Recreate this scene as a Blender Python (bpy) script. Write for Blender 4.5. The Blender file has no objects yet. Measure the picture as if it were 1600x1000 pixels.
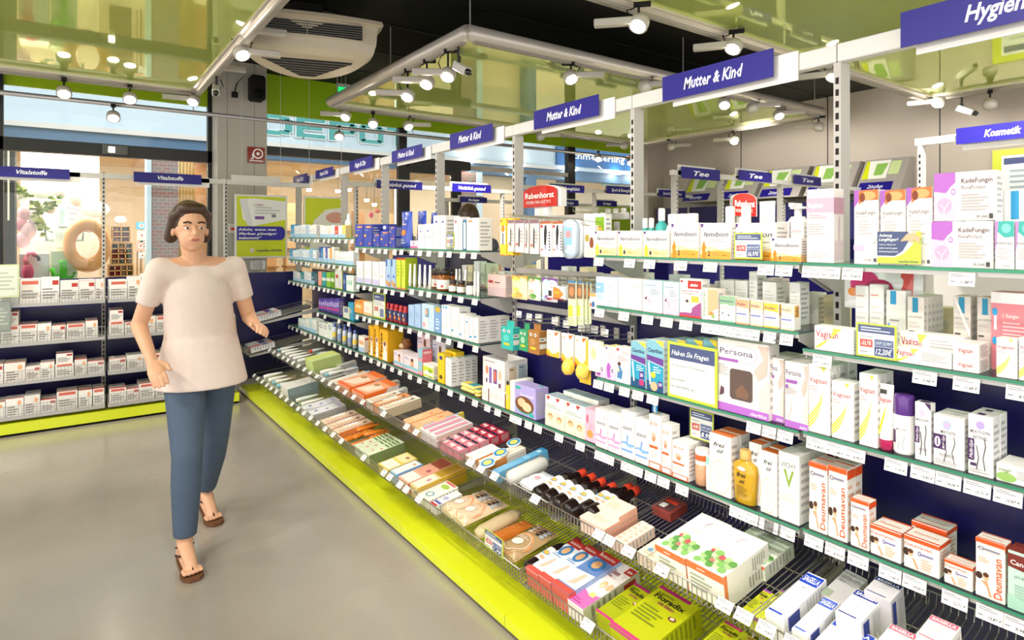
import bpy, bmesh, math, random
from mathutils import Matrix, Vector
C = bpy.context.scene.collection
SC = bpy.context.scene
rnd = random.Random(7)

# ---------------------------------------------------------------- camera, world, light, exposure
HC = 1.5                                   # eye height
CFW, CRT, FPX, HOR = (0.5842, 0.8116), (0.8116, -0.5842), 964.0, 369.0
cam = bpy.data.cameras.new('camera'); camo = bpy.data.objects.new('camera', cam); C.objects.link(camo)
camo.location = (0, 0, HC); camo.rotation_euler = (math.pi / 2, 0, -math.atan2(CFW[0], CFW[1]))
cam.sensor_width = 36; cam.lens = FPX * 36 / 1600; cam.shift_y = -(500 - HOR) / 1600
cam.clip_start = 0.02
SC.camera = camo
SC.view_settings.view_transform = 'Standard'; SC.view_settings.look = 'None'
SC.view_settings.gamma = 1; SC.view_settings.use_curve_mapping = False
SC.view_settings.exposure = 0.64
w = bpy.data.worlds.new('world'); SC.world = w; w.use_nodes = True
bg = w.node_tree.nodes['Background']; bg.inputs[0].default_value = (1.0, 0.97, 0.93, 1); bg.inputs[1].default_value = 1.35

def area(name, loc, size, power, col=(1, .95, .88), tgt=None, sy=None):
    l = bpy.data.lights.new(name, 'AREA'); l.energy = power; l.color = col; l.size = size
    if sy: l.shape = 'RECTANGLE'; l.size_y = sy
    o = bpy.data.objects.new(name, l); C.objects.link(o); o.location = loc
    if tgt is not None:
        o.rotation_euler = (Vector(tgt) - Vector(loc)).to_track_quat('-Z', 'Y').to_euler()
    return o
def spot(name, loc, tgt, power, ang=75, col=(1, .94, .86), r=.05, parent=None):
    l = bpy.data.lights.new(name, 'SPOT'); l.energy = power; l.color = col
    l.spot_size = math.radians(ang); l.spot_blend = .7; l.shadow_soft_size = r
    o = bpy.data.objects.new(name, l); C.objects.link(o); o.location = loc
    o.rotation_euler = (Vector(tgt) - Vector(loc)).to_track_quat('-Z', 'Y').to_euler()
    return o
# track lamps of the part of the shop behind and beside the viewer, plus added fill spots
for k, yy in enumerate((-.6, .35, 1.3, 2.25, 3.2, 4.15, 5.1)):
    spot('track_and_fill_light', (.75, yy, 2.8), (1.95, yy + .25, .75), 32, 85, r=.06)
for k, yy in enumerate((-.2, 1.2, 2.6, 4.0)):  # added fill spots, lower angle, to lighten goods deep under the shelves
    spot('track_and_fill_light', (-1.4, yy, 2.8), (1.95, yy + .5, .95), 55, 80, r=.06)
for k, (x, y) in enumerate(((-1.4, 1.6), (-1.6, 3.6), (-.3, 5.2), (-1.2, 5.4), (.3, .6))):
    spot('track_and_fill_light', (x, y, 2.8), (x + .3, y + .9, .3), 80, 85, r=.06)
for k, (x, y) in enumerate(((3.4, 1.0), (3.3, 2.4), (5.2, 2.6), (6.3, 1.6), (6.4, 4.0), (4.9, 5.0), (3.2, 5.2), (5.6, .4))):
    spot('track_and_fill_light', (x, y, 2.8), (x + .5, y + .2, 1.2), 190, 100, r=.06)
for x, y in ((6.6, .8), (6.6, 2.6), (6.6, 4.4)):  # unseen spots added only to brighten the right wall
    spot('wall_fill_light', (x, y, 2.8), (8.2, y + .2, 2.1), 45, 100, r=.06)
# daylight and lamps of the mall passage outside the shop window
area('mall_passage_light', (1.5, 9.4, 4.9), 7, 125, (1, .97, .95), (1.5, 9.9, 0), 2.2)
area('depot_window_light', (-.6, 12.55, 2.9), 4.5, 200, (1, .87, .76), (-.6, 12.9, 1.0), .5)
area('depot_shop_light', (4.2, 13.6, 2.95), 4.0, 170, (1, .8, .6), (4.2, 13.9, 0), 1.6)
area('travel_shop_light', (9.5, 12.9, 2.95), 5.0, 130, (1, .88, .76), (9.5, 13.4, 0), 1.0)

# ---------------------------------------------------------------- pixel -> place (photograph 1600 x 1000)
def ray(px, py=HOR):
    t = (px - 800) / FPX
    return (CFW[0] + t * CRT[0], CFW[1] + t * CRT[1], (HOR - py) / FPX)
def onX(px, py, X):
    r = ray(px, py); s = X / r[0]; return (X, r[1] * s, HC + r[2] * s)
def onY(px, py, Y):
    r = ray(px, py); s = Y / r[1]; return (r[0] * s, Y, HC + r[2] * s)
def onZ(px, py, z):
    r = ray(px, py); s = (z - HC) / r[2]; return (r[0] * s, r[1] * s, z)

# ---------------------------------------------------------------- colours and materials
def hexc(h):
    if not isinstance(h, str): return h
    h = h.lstrip('#')
    if len(h) == 3: h = ''.join(c * 2 for c in h)
    v = [int(h[i:i + 2], 16) / 255 for i in (0, 2, 4)]
    return tuple(c / 12.92 if c <= .04045 else ((c + .055) / 1.055) ** 2.4 for c in v)
MATS = {}
def P(name, col=None, rough=.5, metal=0, spec=.5, noise=0, nscale=20, bump=0, emit=None, es=0, coat=0, attr=False):
    m = bpy.data.materials.new(name); m.use_nodes = True; nt = m.node_tree; b = nt.nodes['Principled BSDF']
    b.inputs['Roughness'].default_value = rough; b.inputs['Metallic'].default_value = metal
    b.inputs['Specular IOR Level'].default_value = spec; b.inputs['Coat Weight'].default_value = coat
    tc = nt.nodes.new('ShaderNodeTexCoord')
    if attr:
        a = nt.nodes.new('ShaderNodeAttribute'); a.attribute_name = 'Col'; src = a.outputs['Color']
    else:
        c = nt.nodes.new('ShaderNodeRGB'); c.outputs[0].default_value = (*hexc(col), 1); src = c.outputs[0]
    if noise:
        n = nt.nodes.new('ShaderNodeTexNoise'); n.inputs['Scale'].default_value = nscale; n.inputs['Detail'].default_value = 3
        nt.links.new(tc.outputs['Object'], n.inputs['Vector'])
        mr = nt.nodes.new('ShaderNodeMapRange'); mr.inputs[3].default_value = 1 - noise; mr.inputs[4].default_value = 1 + noise
        nt.links.new(n.outputs['Fac'], mr.inputs[0])
        mx = nt.nodes.new('ShaderNodeVectorMath'); mx.operation = 'SCALE'
        nt.links.new(src, mx.inputs[0]); nt.links.new(mr.outputs[0], mx.inputs['Scale']); src = mx.outputs[0]
        if bump:
            bp = nt.nodes.new('ShaderNodeBump'); bp.inputs['Strength'].default_value = bump; bp.inputs['Distance'].default_value = .002
            nt.links.new(n.outputs['Fac'], bp.inputs['Height']); nt.links.new(bp.outputs[0], b.inputs['Normal'])
    nt.links.new(src, b.inputs['Base Color'])
    if emit:
        b.inputs['Emission Color'].default_value = (*hexc(emit), 1); b.inputs['Emission Strength'].default_value = es
    MATS[name] = m; return m
def glassy(name, tint, refl=.08, rough=.02, alpha=0.0, fres=1.45):
    """pane: clear tinted body with a mirror skin, plus a little body colour"""
    m = bpy.data.materials.new(name); m.use_nodes = True; nt = m.node_tree; nt.nodes.clear()
    out = nt.nodes.new('ShaderNodeOutputMaterial'); tr = nt.nodes.new('ShaderNodeBsdfTransparent'); gl = nt.nodes.new('ShaderNodeBsdfGlossy')
    tr.inputs[0].default_value = (*hexc(tint), 1); gl.inputs['Roughness'].default_value = rough
    lw = nt.nodes.new('ShaderNodeLayerWeight'); pw = nt.nodes.new('ShaderNodeMath'); pw.operation = 'POWER'; pw.inputs[1].default_value = 4
    nt.links.new(lw.outputs['Facing'], pw.inputs[0]); fr = nt.nodes.new('ShaderNodeMapRange'); fr.inputs[3].default_value = refl * .4; fr.inputs[4].default_value = .55
    nt.links.new(pw.outputs[0], fr.inputs[0])
    mx = nt.nodes.new('ShaderNodeMixShader'); src = tr.outputs[0]
    if alpha:
        df = nt.nodes.new('ShaderNodeBsdfDiffuse'); df.inputs[0].default_value = (*hexc(tint), 1)
        m2 = nt.nodes.new('ShaderNodeMixShader'); m2.inputs[0].default_value = alpha
        nt.links.new(tr.outputs[0], m2.inputs[1]); nt.links.new(df.outputs[0], m2.inputs[2]); src = m2.outputs[0]
    nt.links.new(fr.outputs[0], mx.inputs[0]); nt.links.new(src, mx.inputs[1]); nt.links.new(gl.outputs[0], mx.inputs[2])
    nt.links.new(mx.outputs[0], out.inputs[0]); MATS[name] = m; return m
P('card', attr=True, rough=.42, spec=.45, noise=.03, nscale=90)
P('gloss', attr=True, rough=.16, spec=.5, coat=.3, noise=.02, nscale=30)
P('matte', attr=True, rough=.8, spec=.2, noise=.05, nscale=40)
P('steel', '#b9b6b4', rough=.38, metal=.55, noise=.03, nscale=60)
P('wire', '#b4b0ab', rough=.3, metal=.75, noise=.02)
P('grey_paint', '#b4b0ad', rough=.45, noise=.02, nscale=30)
P('white_paint', '#d6d3d1', rough=.4, noise=.02, nscale=30)
P('navy_panel', '#15104e', rough=.3, noise=.06, nscale=6)
P('black_metal', '#17171a', rough=.4, noise=.05)
P('alu', '#cfc7bd', rough=.35, metal=.35, noise=.03, nscale=12)
P('lime', '#dbe422', rough=.22, coat=.3, noise=.03, nscale=5)
P('lime_wall', '#a6c80c', rough=.35, noise=.03, nscale=3)
P('lamp_grey', '#b5b0a8', rough=.4, noise=.02)
P('lamp_glow', '#ffffff', emit='#fff1dc', es=40)
P('beige_plastic', '#c9bda8', rough=.45, noise=.03)
glassy('shelf_glass', '#e9f6f0', rough=.03)
glassy('glass_edge', '#4fae8a', alpha=.55)
glassy('window_glass', '#f2f6f6', rough=.0, fres=1.25)
glassy('acrylic', '#fcfdfc', rough=.05, alpha=.02, refl=.03)
glassy('film', '#f1f1ef', rough=.12, alpha=.18)

# ---------------------------------------------------------------- mesh builder
class MB:
    def __init__(s): s.v = []; s.f = []; s.c = []; s.m = []; s.s = []; s.M = Matrix(); s.mats = []
    def mi(s, m):
        if m not in s.mats: s.mats.append(m)
        return s.mats.index(m)
    def add(s, vs, fs, col='#ccc', mat='card', smooth=False, flip=False):
        b = len(s.v); s.v += [tuple(s.M @ Vector(p)) for p in vs]; c = hexc(col); i = s.mi(mat)
        for f in fs:
            s.f.append([b + k for k in (reversed(f) if flip else f)]); s.c.append(c); s.m.append(i); s.s.append(smooth)
    def box(s, a, b, col='#ccc', mat='card'):
        x0, y0, z0 = a; x1, y1, z1 = b
        s.add([(x0, y0, z0), (x1, y0, z0), (x1, y1, z0), (x0, y1, z0), (x0, y0, z1), (x1, y0, z1), (x1, y1, z1), (x0, y1, z1)],
              [(3, 2, 1, 0), (4, 5, 6, 7), (0, 1, 5, 4), (1, 2, 6, 5), (2, 3, 7, 6), (3, 0, 4, 7)], col, mat)
    def bbox(s, a, b, r, col='#ccc', mat='card'):
        """box with chamfered edges"""
        x = (a[0], b[0]); y = (a[1], b[1]); z = (a[2], b[2]); vs = []; idx = {}
        for i in (0, 1):
            for j in (0, 1):
                for k in (0, 1):
                    sx, sy, sz = 1 - 2 * i, 1 - 2 * j, 1 - 2 * k
                    for ax in (0, 1, 2):
                        idx[i, j, k, ax] = len(vs)
                        vs.append((x[i] + (0 if ax == 0 else sx * r), y[j] + (0 if ax == 1 else sy * r), z[k] + (0 if ax == 2 else sz * r)))
        fs = []
        q = [(0, 0), (1, 0), (1, 1), (0, 1)]
        for i in (0, 1):
            for ax in (0, 1, 2):
                l = []
                for (p, w_) in q:
                    t = [p, w_]; t.insert(ax, i); l.append(idx[(*t, ax)])
                fs.append(l)
        for p in (0, 1):
            for w_ in (0, 1):
                fs.append([idx[p, w_, 0, 0], idx[p, w_, 1, 0], idx[p, w_, 1, 1], idx[p, w_, 0, 1]])
                fs.append([idx[p, 0, w_, 0], idx[p, 1, w_, 0], idx[p, 1, w_, 2], idx[p, 0, w_, 2]])
                fs.append([idx[0, p, w_, 1], idx[1, p, w_, 1], idx[1, p, w_, 2], idx[0, p, w_, 2]])
        for i in (0, 1):
            for j in (0, 1):
                for k in (0, 1): fs.append([idx[i, j, k, ax] for ax in (0, 1, 2)])
        cx = Vector(((x[0] + x[1]) / 2, (y[0] + y[1]) / 2, (z[0] + z[1]) / 2)); out = []
        for f in fs:
            p = [Vector(vs[k]) for k in f]; n = (p[1] - p[0]).cross(p[2] - p[0]); m = sum(p, Vector()) / len(p)
            out.append(list(f) if n.dot(m - cx) > 0 else list(reversed(f)))
        s.add(vs, out, col, mat)
    def lathe(s, prof, n=16, col='#ccc', mat='gloss', sx=1, sy=1, at=(0, 0, 0), smooth=True, cap=True):
        vs = []; fs = []
        for (r, z) in prof:
            for k in range(n):
                a = 2 * math.pi * k / n; vs.append((at[0] + r * sx * math.cos(a), at[1] + r * sy * math.sin(a), at[2] + z))
        for i in range(len(prof) - 1):
            for k in range(n): fs.append((i * n + k, i * n + (k + 1) % n, (i + 1) * n + (k + 1) % n, (i + 1) * n + k))
        s.add(vs, fs, col, mat, smooth)
        if cap:
            s.add(vs[:n], [tuple(reversed(range(n)))], col, mat); s.add(vs[-n:], [tuple(range(n))], col, mat)
    def tube(s, path, r, n=6, col='#ccc', mat='wire', cap=True, closed=False):
        pts = [Vector(p) for p in path]; vs = []; fs = []; N = len(pts)
        up = Vector((0, 0, 1))
        for i, p in enumerate(pts):
            if closed: d = pts[(i + 1) % N] - pts[i - 1]
            else: d = pts[min(i + 1, N - 1)] - pts[max(i - 1, 0)]
            d.normalize()
            u = up if abs(d.z) < .9 else Vector((1, 0, 0))
            a = d.cross(u).normalized(); b = a.cross(d)
            for k in range(n):
                t = 2 * math.pi * (k + .5) / n; vs.append(tuple(p + a * (r * math.cos(t)) + b * (r * math.sin(t))))
        for i in range(N if closed else N - 1):
            j = (i + 1) % N
            for k in range(n): fs.append((i * n + k, j * n + k, j * n + (k + 1) % n, i * n + (k + 1) % n))
        if cap and not closed: fs += [tuple(range(n)), tuple(reversed(range((N - 1) * n, N * n)))]
        s.add(vs, fs, col, mat, n > 5)
    def prism(s, poly, a, b, axis=2, col='#ccc', mat='card', smooth=False):
        """polygon given in the two other axes, extruded from a to b along axis"""
        n = len(poly)
        def pt(p, t):
            l = list(p); l.insert(axis, t); return tuple(l)
        vs = [pt(p, a) for p in poly] + [pt(p, b) for p in poly]
        fs = [tuple(reversed(range(n))), tuple(range(n, 2 * n))] + [(k, (k + 1) % n, n + (k + 1) % n, n + k) for k in range(n)]
        s.add(vs, fs, col, mat, smooth, flip=(axis == 1))
    def build(s, name, parent=None, link=True):
        me = bpy.data.meshes.new(name); me.from_pydata(s.v, [], s.f)
        for m in s.mats: me.materials.append(MATS[m])
        me.polygons.foreach_set('material_index', s.m); me.polygons.foreach_set('use_smooth', s.s)
        ca = me.color_attributes.new('Col', 'FLOAT_COLOR', 'CORNER'); buf = []
        for f, c in zip(s.f, s.c): buf += [c[0], c[1], c[2], 1.0] * len(f)
        ca.data.foreach_set('color', buf)
        me.update()
        o = bpy.data.objects.new(name, me); C.objects.link(o)
        if parent: o.parent = parent
        return o

# ---------------------------------------------------------------- text as mesh
_TX = {}
def text_geo(txt, style=''):
    k = (txt, style)
    if k in _TX: return _TX[k]
    cu = bpy.data.curves.new('lettering', 'FONT'); cu.body = txt; cu.size = 1; cu.resolution_u = 2 if len(txt) < 12 else 1
    cu.offset = .007
    if 'b' in style: cu.offset = .016
    if 'B' in style: cu.offset = .024
    if 'i' in style: cu.shear = .28
    cu.fill_mode = 'BOTH'
    o = bpy.data.objects.new('lettering', cu); C.objects.link(o)
    dg = bpy.context.evaluated_depsgraph_get(); me = bpy.data.meshes.new_from_object(o.evaluated_get(dg))
    vs = [(v.co.x, v.co.y) for v in me.vertices]; fs = [tuple(p.vertices) for p in me.polygons]
    fl = [p.normal.z < 0 for p in me.polygons]; fs = [tuple(reversed(f)) if q else f for f, q in zip(fs, fl)]
    bpy.data.objects.remove(o); bpy.data.meshes.remove(me); bpy.data.curves.remove(cu)
    x0 = min(v[0] for v in vs); x1 = max(v[0] for v in vs); H = .70
    _TX[k] = ([((x - x0) / (x1 - x0), y / H) for x, y in vs], fs); return _TX[k]

# ---------------------------------------------------------------- flat print: elements in 0..1 coordinates of a face
def art(mb, fn, els, W, H, mat='card', lay=0.00025):
    """fn(x, y, off) -> point; W, H real size"""
    k = 0
    for e in els:
        k += 1; off = .0003 + k * lay
        t = e[0]
        if t == 'r':
            x0, y0, x1, y1, c = e[1:6]; mb.add([fn(x0, y0, off), fn(x1, y0, off), fn(x1, y1, off), fn(x0, y1, off)], [(0, 1, 2, 3)], c, mat)
        elif t == 'p': mb.add([fn(x, y, off) for x, y in e[1]], [tuple(range(len(e[1])))], e[2], mat)
        elif t == 'c':
            cx, cy, rx, ry, c = e[1:6]; n = e[6] if len(e) > 6 else 20
            mb.add([fn(cx + rx * math.cos(6.2832 * i / n), cy + ry * math.sin(6.2832 * i / n), off) for i in range(n)], [tuple(range(n))], c, mat)
        elif t == 'o':      # ring
            cx, cy, rx, ry, q, c = e[1:7]; n = 24; vs = []
            for i in range(n):
                a = 6.2832 * i / n; vs += [fn(cx + rx * math.cos(a), cy + ry * math.sin(a), off), fn(cx + q * rx * math.cos(a), cy + q * ry * math.sin(a), off)]
            mb.add(vs, [(2 * i, (2 * i + 2) % (2 * n), (2 * i + 3) % (2 * n), 2 * i + 1) for i in range(n)], c, mat)
        elif t == 's':      # band between two curves: points (x, ylow, yhigh)
            ps = e[1]; vs = []
            for (x, a, b) in ps: vs += [fn(x, a, off), fn(x, b, off)]
            mb.add(vs, [(2 * i, 2 * i + 2, 2 * i + 3, 2 * i + 1) for i in range(len(ps) - 1)], e[2], mat)
        elif t == 'k':      # stroke along points, width in face-height units
            ps = e[1]; wd = e[2] / 2; vs = []
            for i, (x, y) in enumerate(ps):
                a = ps[max(i - 1, 0)]; b = ps[min(i + 1, len(ps) - 1)]; dx, dy = (b[0] - a[0]) * W, (b[1] - a[1]) * H; l = math.hypot(dx, dy) or 1
                nx, ny = -dy / l * wd * H / W, dx / l * wd
                vs += [fn(x - nx, y - ny, off), fn(x + nx, y + ny, off)]
            mb.add(vs, [(2 * i, 2 * i + 2, 2 * i + 3, 2 * i + 1) for i in range(len(ps) - 1)], e[3], mat)
        elif t in 'tv':
            _, txt, x0, y0, x1, y1, c = e[:7]; vs, fs = text_geo(txt, e[7] if len(e) > 7 else '')
            if t == 't': pts = [fn(x0 + a * (x1 - x0), y0 + b * (y1 - y0), off) for a, b in vs]
            else: pts = [fn(x1 - b * (x1 - x0), y0 + a * (y1 - y0), off) for a, b in vs]
            mb.add(pts, fs, c, mat)
        elif t == 'l':      # lines of small print
            x0, y0, x1, y1, n, c = e[1:7]
            for i in range(n):
                yy = y1 - (y1 - y0) * (i + .5) / n; hh = (y1 - y0) / n * .22; xe = x0 + (x1 - x0) * (.62 + .38 * ((i * 37 + 11) % 10) / 9)
                mb.add([fn(x0, yy - hh, off), fn(xe, yy - hh, off), fn(xe, yy + hh, off), fn(x0, yy + hh, off)], [(0, 1, 2, 3)], c, mat)

# ---------------------------------------------------------------- objects, labels
TH = []                                    # things whose labels get finished at the end
def tag(o, label, cat, group=None, kind=None):
    o['label'] = label; o['category'] = cat
    if group: o['group'] = group
    if kind: o['kind'] = kind
    return o
def struct(o): o['kind'] = 'structure'; return o
def empty(name, loc=(0, 0, 0), rz=0):
    o = bpy.data.objects.new(name, None); C.objects.link(o); o.location = loc; o.rotation_euler = (0, 0, rz); o.empty_display_size = .05; return o
def reg(o, desc, cat, where, loc, group=None):
    """desc + where make the label; look-alikes of one place get their rank from the left added"""
    TH.append((o, desc, where, loc)); o['category'] = cat; o['group'] = group or ('%s on the %s' % (cat if cat.endswith('s') else cat + ('es' if cat.endswith('x') else 's'), where)); return o
ORD = 'first second third fourth fifth sixth seventh eighth ninth tenth eleventh twelfth thirteenth fourteenth fifteenth sixteenth seventeenth eighteenth nineteenth twentieth'.split()
def ordn(i): return ORD[i] if i < 20 else ('twenty-' + ORD[i - 20] if i < 29 else '%dth' % (i + 1))
def finish_labels():
    g = {}
    for t in TH: g.setdefault((t[1], t[2]), []).append(t)
    for (desc, where), l in g.items():
        if len(l) == 1: l[0][0]['label'] = '%s, %s' % (desc, where); continue
        cols = []
        for t in sorted(l, key=lambda t: t[3][0]):
            if cols and abs(cols[-1][0][3][0] - t[3][0]) < .012: cols[-1].append(t)
            else: cols.append([t])
        for i, cl in enumerate(cols):
            cl.sort(key=lambda t: (t[3][1], t[3][2]))
            for j, t in enumerate(cl):
                d = desc
                if len(cols) > 1: d += ', %s from left' % ordn(i)
                if len(cl) > 1: d += ', front one' if j == 0 else ', %s deep' % ordn(j)
                t[0]['label'] = '%s, %s' % (d, where)
# ================================================================ THE ROOM
def floor_mat():
    m = P('floor_terrazzo', '#a89c8e', rough=.2, spec=.7, coat=.35); nt = m.node_tree; b = nt.nodes['Principled BSDF']; b.inputs['Coat Roughness'].default_value = .16; L = nt.links.new
    tc = [n for n in nt.nodes if n.type == 'TEX_COORD'][0]
    n1 = nt.nodes.new('ShaderNodeTexNoise'); n1.inputs['Scale'].default_value = 1.3; n1.inputs['Detail'].default_value = 3; L(tc.outputs['Object'], n1.inputs[0])
    r1 = nt.nodes.new('ShaderNodeValToRGB'); r1.color_ramp.elements[0].position = .15; r1.color_ramp.elements[1].position = .9
    r1.color_ramp.elements[0].color = (*hexc('#8d857c'), 1); r1.color_ramp.elements[1].color = (*hexc('#aaa298'), 1); L(n1.outputs['Fac'], r1.inputs[0])
    v = nt.nodes.new('ShaderNodeTexVoronoi'); v.inputs['Scale'].default_value = 210; L(tc.outputs['Object'], v.inputs['Vector'])
    r2 = nt.nodes.new('ShaderNodeValToRGB'); r2.color_ramp.elements[0].position = .12; r2.color_ramp.elements[1].position = .2
    r2.color_ramp.elements[0].color = (1, 1, 1, 1); r2.color_ramp.elements[1].color = (0, 0, 0, 1); L(v.outputs['Distance'], r2.inputs[0])
    wn = nt.nodes.new('ShaderNodeTexNoise'); wn.inputs['Scale'].default_value = 120; L(tc.outputs['Object'], wn.inputs[0])
    r3 = nt.nodes.new('ShaderNodeValToRGB'); r3.color_ramp.elements[0].position = .55; r3.color_ramp.elements[1].position = .6; L(wn.outputs['Fac'], r3.inputs[0])
    mu = nt.nodes.new('ShaderNodeMath'); mu.operation = 'MULTIPLY'; L(r2.outputs[0], mu.inputs[0]); L(r3.outputs[0], mu.inputs[1])
    mx = nt.nodes.new('ShaderNodeMix'); mx.data_type = 'RGBA'; L(mu.outputs[0], mx.inputs[0]); L(r1.outputs[0], mx.inputs[6]); mx.inputs[7].default_value = (*hexc('#d6cbb8'), 1)
    L(mx.outputs[2], b.inputs['Base Color'])
    rr = nt.nodes.new('ShaderNodeMapRange'); rr.inputs[3].default_value = .16; rr.inputs[4].default_value = .34; L(n1.outputs['Fac'], rr.inputs[0]); L(rr.outputs[0], b.inputs['Roughness'])
floor_mat()
m = MB(); m.box((-4, -2.5, -.1), (9.2, 7.35, 0), mat='floor_terrazzo'); struct(m.build('floor'))
P('mall_floor', '#c9bba9', rough=.25, noise=.06, nscale=2)
m = MB(); m.box((-8, 7.35, -.1), (16, 17, -.004), mat='mall_floor'); struct(m.build('floor_mall'))
P('dark_ceiling', '#141210', rough=.7, noise=.2, nscale=3)
m = MB(); m.box((-4, -2.5, 3.35), (9.2, 7.35, 3.45), mat='dark_ceiling')
for k in range(8): m.box((-4, 1.0 + k * .8, 3.342), (9.2, 1.02 + k * .8, 3.35), mat='black_metal')
struct(m.build('ceiling'))
P('wall_beige', '#c4b9ad', rough=.7, noise=.03, nscale=2)
m = MB(); m.box((8.2, -2.5, 0), (8.35, 7.35, 3.35), mat='wall_beige')
for k in range(6): m.box((8.195, -1 + k * 1.3, 0), (8.2, -.99 + k * 1.3, 3.35), mat='black_metal')
struct(m.build('wall_right'))
# far corner pier beside the shop window, catching daylight
m = MB(); x0 = onY(1012, 300, 7.0)[0]
m.box((x0, 7.0, 0), (8.2, 7.35, 3.35), mat='wall_beige'); struct(m.build('wall_window_pier'))
# ---- shop window front at Y 7.3
YW = 7.3
def vbar(name, px0, px1, z0, z1, mat='black_metal', y=YW, d=.09):
    a = onY(px0, 300, y)[0]; b = onY(px1, 300, y)[0]; m = MB(); m.box((a, y, z0), (b, y + d, z1), mat=mat); return struct(m.build(name))
xl = -4; xp = onY(340, 300, YW)[0]; xq = onY(417, 300, YW)[0]
zt = onY(0, 212.5, YW)[2]; zb = zt - .12; ZBT, ZBB = zt, zb
# lime film band along the top of the glazing
zg1 = 3.35; zg0 = onY(60, 138, YW + .05)[2]
m = MB(); m.box((xl, YW + .03, zg0), (x0, YW + .06, zg1), mat='lime_wall'); struct(m.build('trim_1'))
wm = MB(); wm.box((xl, YW, zb), (xp, YW + .1, zt), mat='black_metal'); struct(wm.build('trim_2'))
vbar('window_frame_1', -12, 5, 0, zg1); vbar('window_frame_2', 325, 341, 0, zg1)
vbar('window_frame_3', 624, 636, 0, 2.9); vbar('window_frame_4', 888, 899, 0, 2.9)
for i, (a, b, u, v) in enumerate(((5, 325, zt, zg0), (5, 325, 0, zb), (417, 624, 0, zg0), (636, 888, 2.15, zg0), (899, 1012, 0, zg0))):
    m = MB(); p = onY(a, 300, YW)[0]; q = onY(b, 300, YW)[0]; m.box((p, YW + .04, u), (q, YW + .05, v), mat='window_glass'); struct(m.build('window_%d' % (i + 1)))
# transom over the automatic door and the dark door leaf
zd = onY(640, 258, YW)[2]; a = onY(417, 300, YW)[0]; b = onY(890, 300, YW)[0]
m = MB(); m.box((a, YW, zd), (onY(636, 300, YW)[0], YW + .1, zd + .1), mat='black_metal'); struct(m.build('trim_3'))
m = MB(); m.box((onY(636, 300, YW)[0], YW - .06, zd - .02), (onY(732, 300, YW)[0], YW + .1, zd + .1), mat='black_metal')
m.box((onY(732, 300, YW)[0], YW, zd), (b, YW + .1, zd + .06), mat='steel'); struct(m.build('trim_4'))
m = MB(); p = onY(620, 300, YW)[0]; q = onY(718, 300, YW)[0]
for (u, v) in ((p, p + .16), (q - .14, q)): m.box((u, YW - .05, 0), (v, YW, zd - .02), mat='black_metal')
m.box((p + .16, YW - .05, zd - .1), (q - .14, YW, zd - .02), mat='black_metal'); d = struct(m.build('door_1'))
m = MB(); m.box((p + .16, YW - .03, 0), (q - .14, YW - .02, zd - .1), mat='window_glass'); g = m.build('door_glass', d)
m = MB(); m.box((p + .2, YW - .09, .9), (p + .23, YW - .05, 1.5), mat='steel'); m.build('door_handle', d)
# ---- grey column at the corner of the glazing
cx0 = onY(340, 300, 7.0)[0]; cx1 = onY(417, 300, 7.0)[0]
P('column_grey', '#b9b4aa', rough=.55, noise=.03)
m = MB(); m.box((cx0, 7.0, 0), (cx1, 7.42, 3.35), mat='column_grey'); m.box((cx0 + .09, 6.997, 0), (cx0 + .094, 7.0, 3.35), col='#777', mat='card'); m.box((cx0 + .36, 6.997, 0), (cx0 + .364, 7.0, 3.35), col='#777', mat='card')
struct(m.build('column'))
# fire hose sign
m = MB(); p = onY(387, 254, 6.98); q = onY(414, 231, 6.98)
m.box((p[0], 6.985, p[2]), (q[0], 6.998, q[2]), '#8d1f14', 'gloss')
art(m, lambda x, y, o: (p[0] + x * (q[0] - p[0]), 6.985 - o, p[2] + y * (q[2] - p[2])),
    [('o', .6, .6, .3, .32, .75, '#fff'), ('c', .6, .6, .1, .1, '#fff'), ('k', [(.3, .6), (.3, .25), (.16, .25)], .08, '#fff'), ('r', .12, .12, .9, .17, '#fff')], 1, 1, 'gloss')
tag(m.build('fire_hose_sign'), 'dark red square fire hose sign on the grey column', 'sign')
# loudspeaker and small socket on the column
m = MB(); p = onY(392, 155, 6.85); q = onY(415, 119, 6.85); m.bbox((p[0], 6.83, p[2]), (q[0], 6.995, q[2]), .02, '#1b1b1d', 'matte')
s = m.build('wall_speaker'); tag(s, 'small black loudspeaker high on the grey column', 'speaker')
m = MB(); m.M = Matrix.Translation(((p[0] + q[0]) / 2, 6.828, p[2] + .07)) @ Matrix.Rotation(math.pi / 2, 4, 'X'); m.lathe([(.0, -.004), (.05, -.004), (.05, .004), (0, .004)], 20, '#0c0c0d', 'matte', cap=False); m.build('speaker_cone', s)
m = MB(); p = onY(367, 148, 6.98); m.bbox((p[0] - .03, 6.97, p[2] - .03), (p[0] + .03, 6.998, p[2] + .03), .004, '#222', 'matte')
m.tube([(p[0], 6.985, p[2] + .03), (p[0] + .02, 6.985, p[2] + .12), (p[0] + .08, 6.985, p[2] + .2)], .006, 6, '#222', 'matte'); tag(m.build('cable_socket'), 'small black cable box on the grey column', 'socket')

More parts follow.
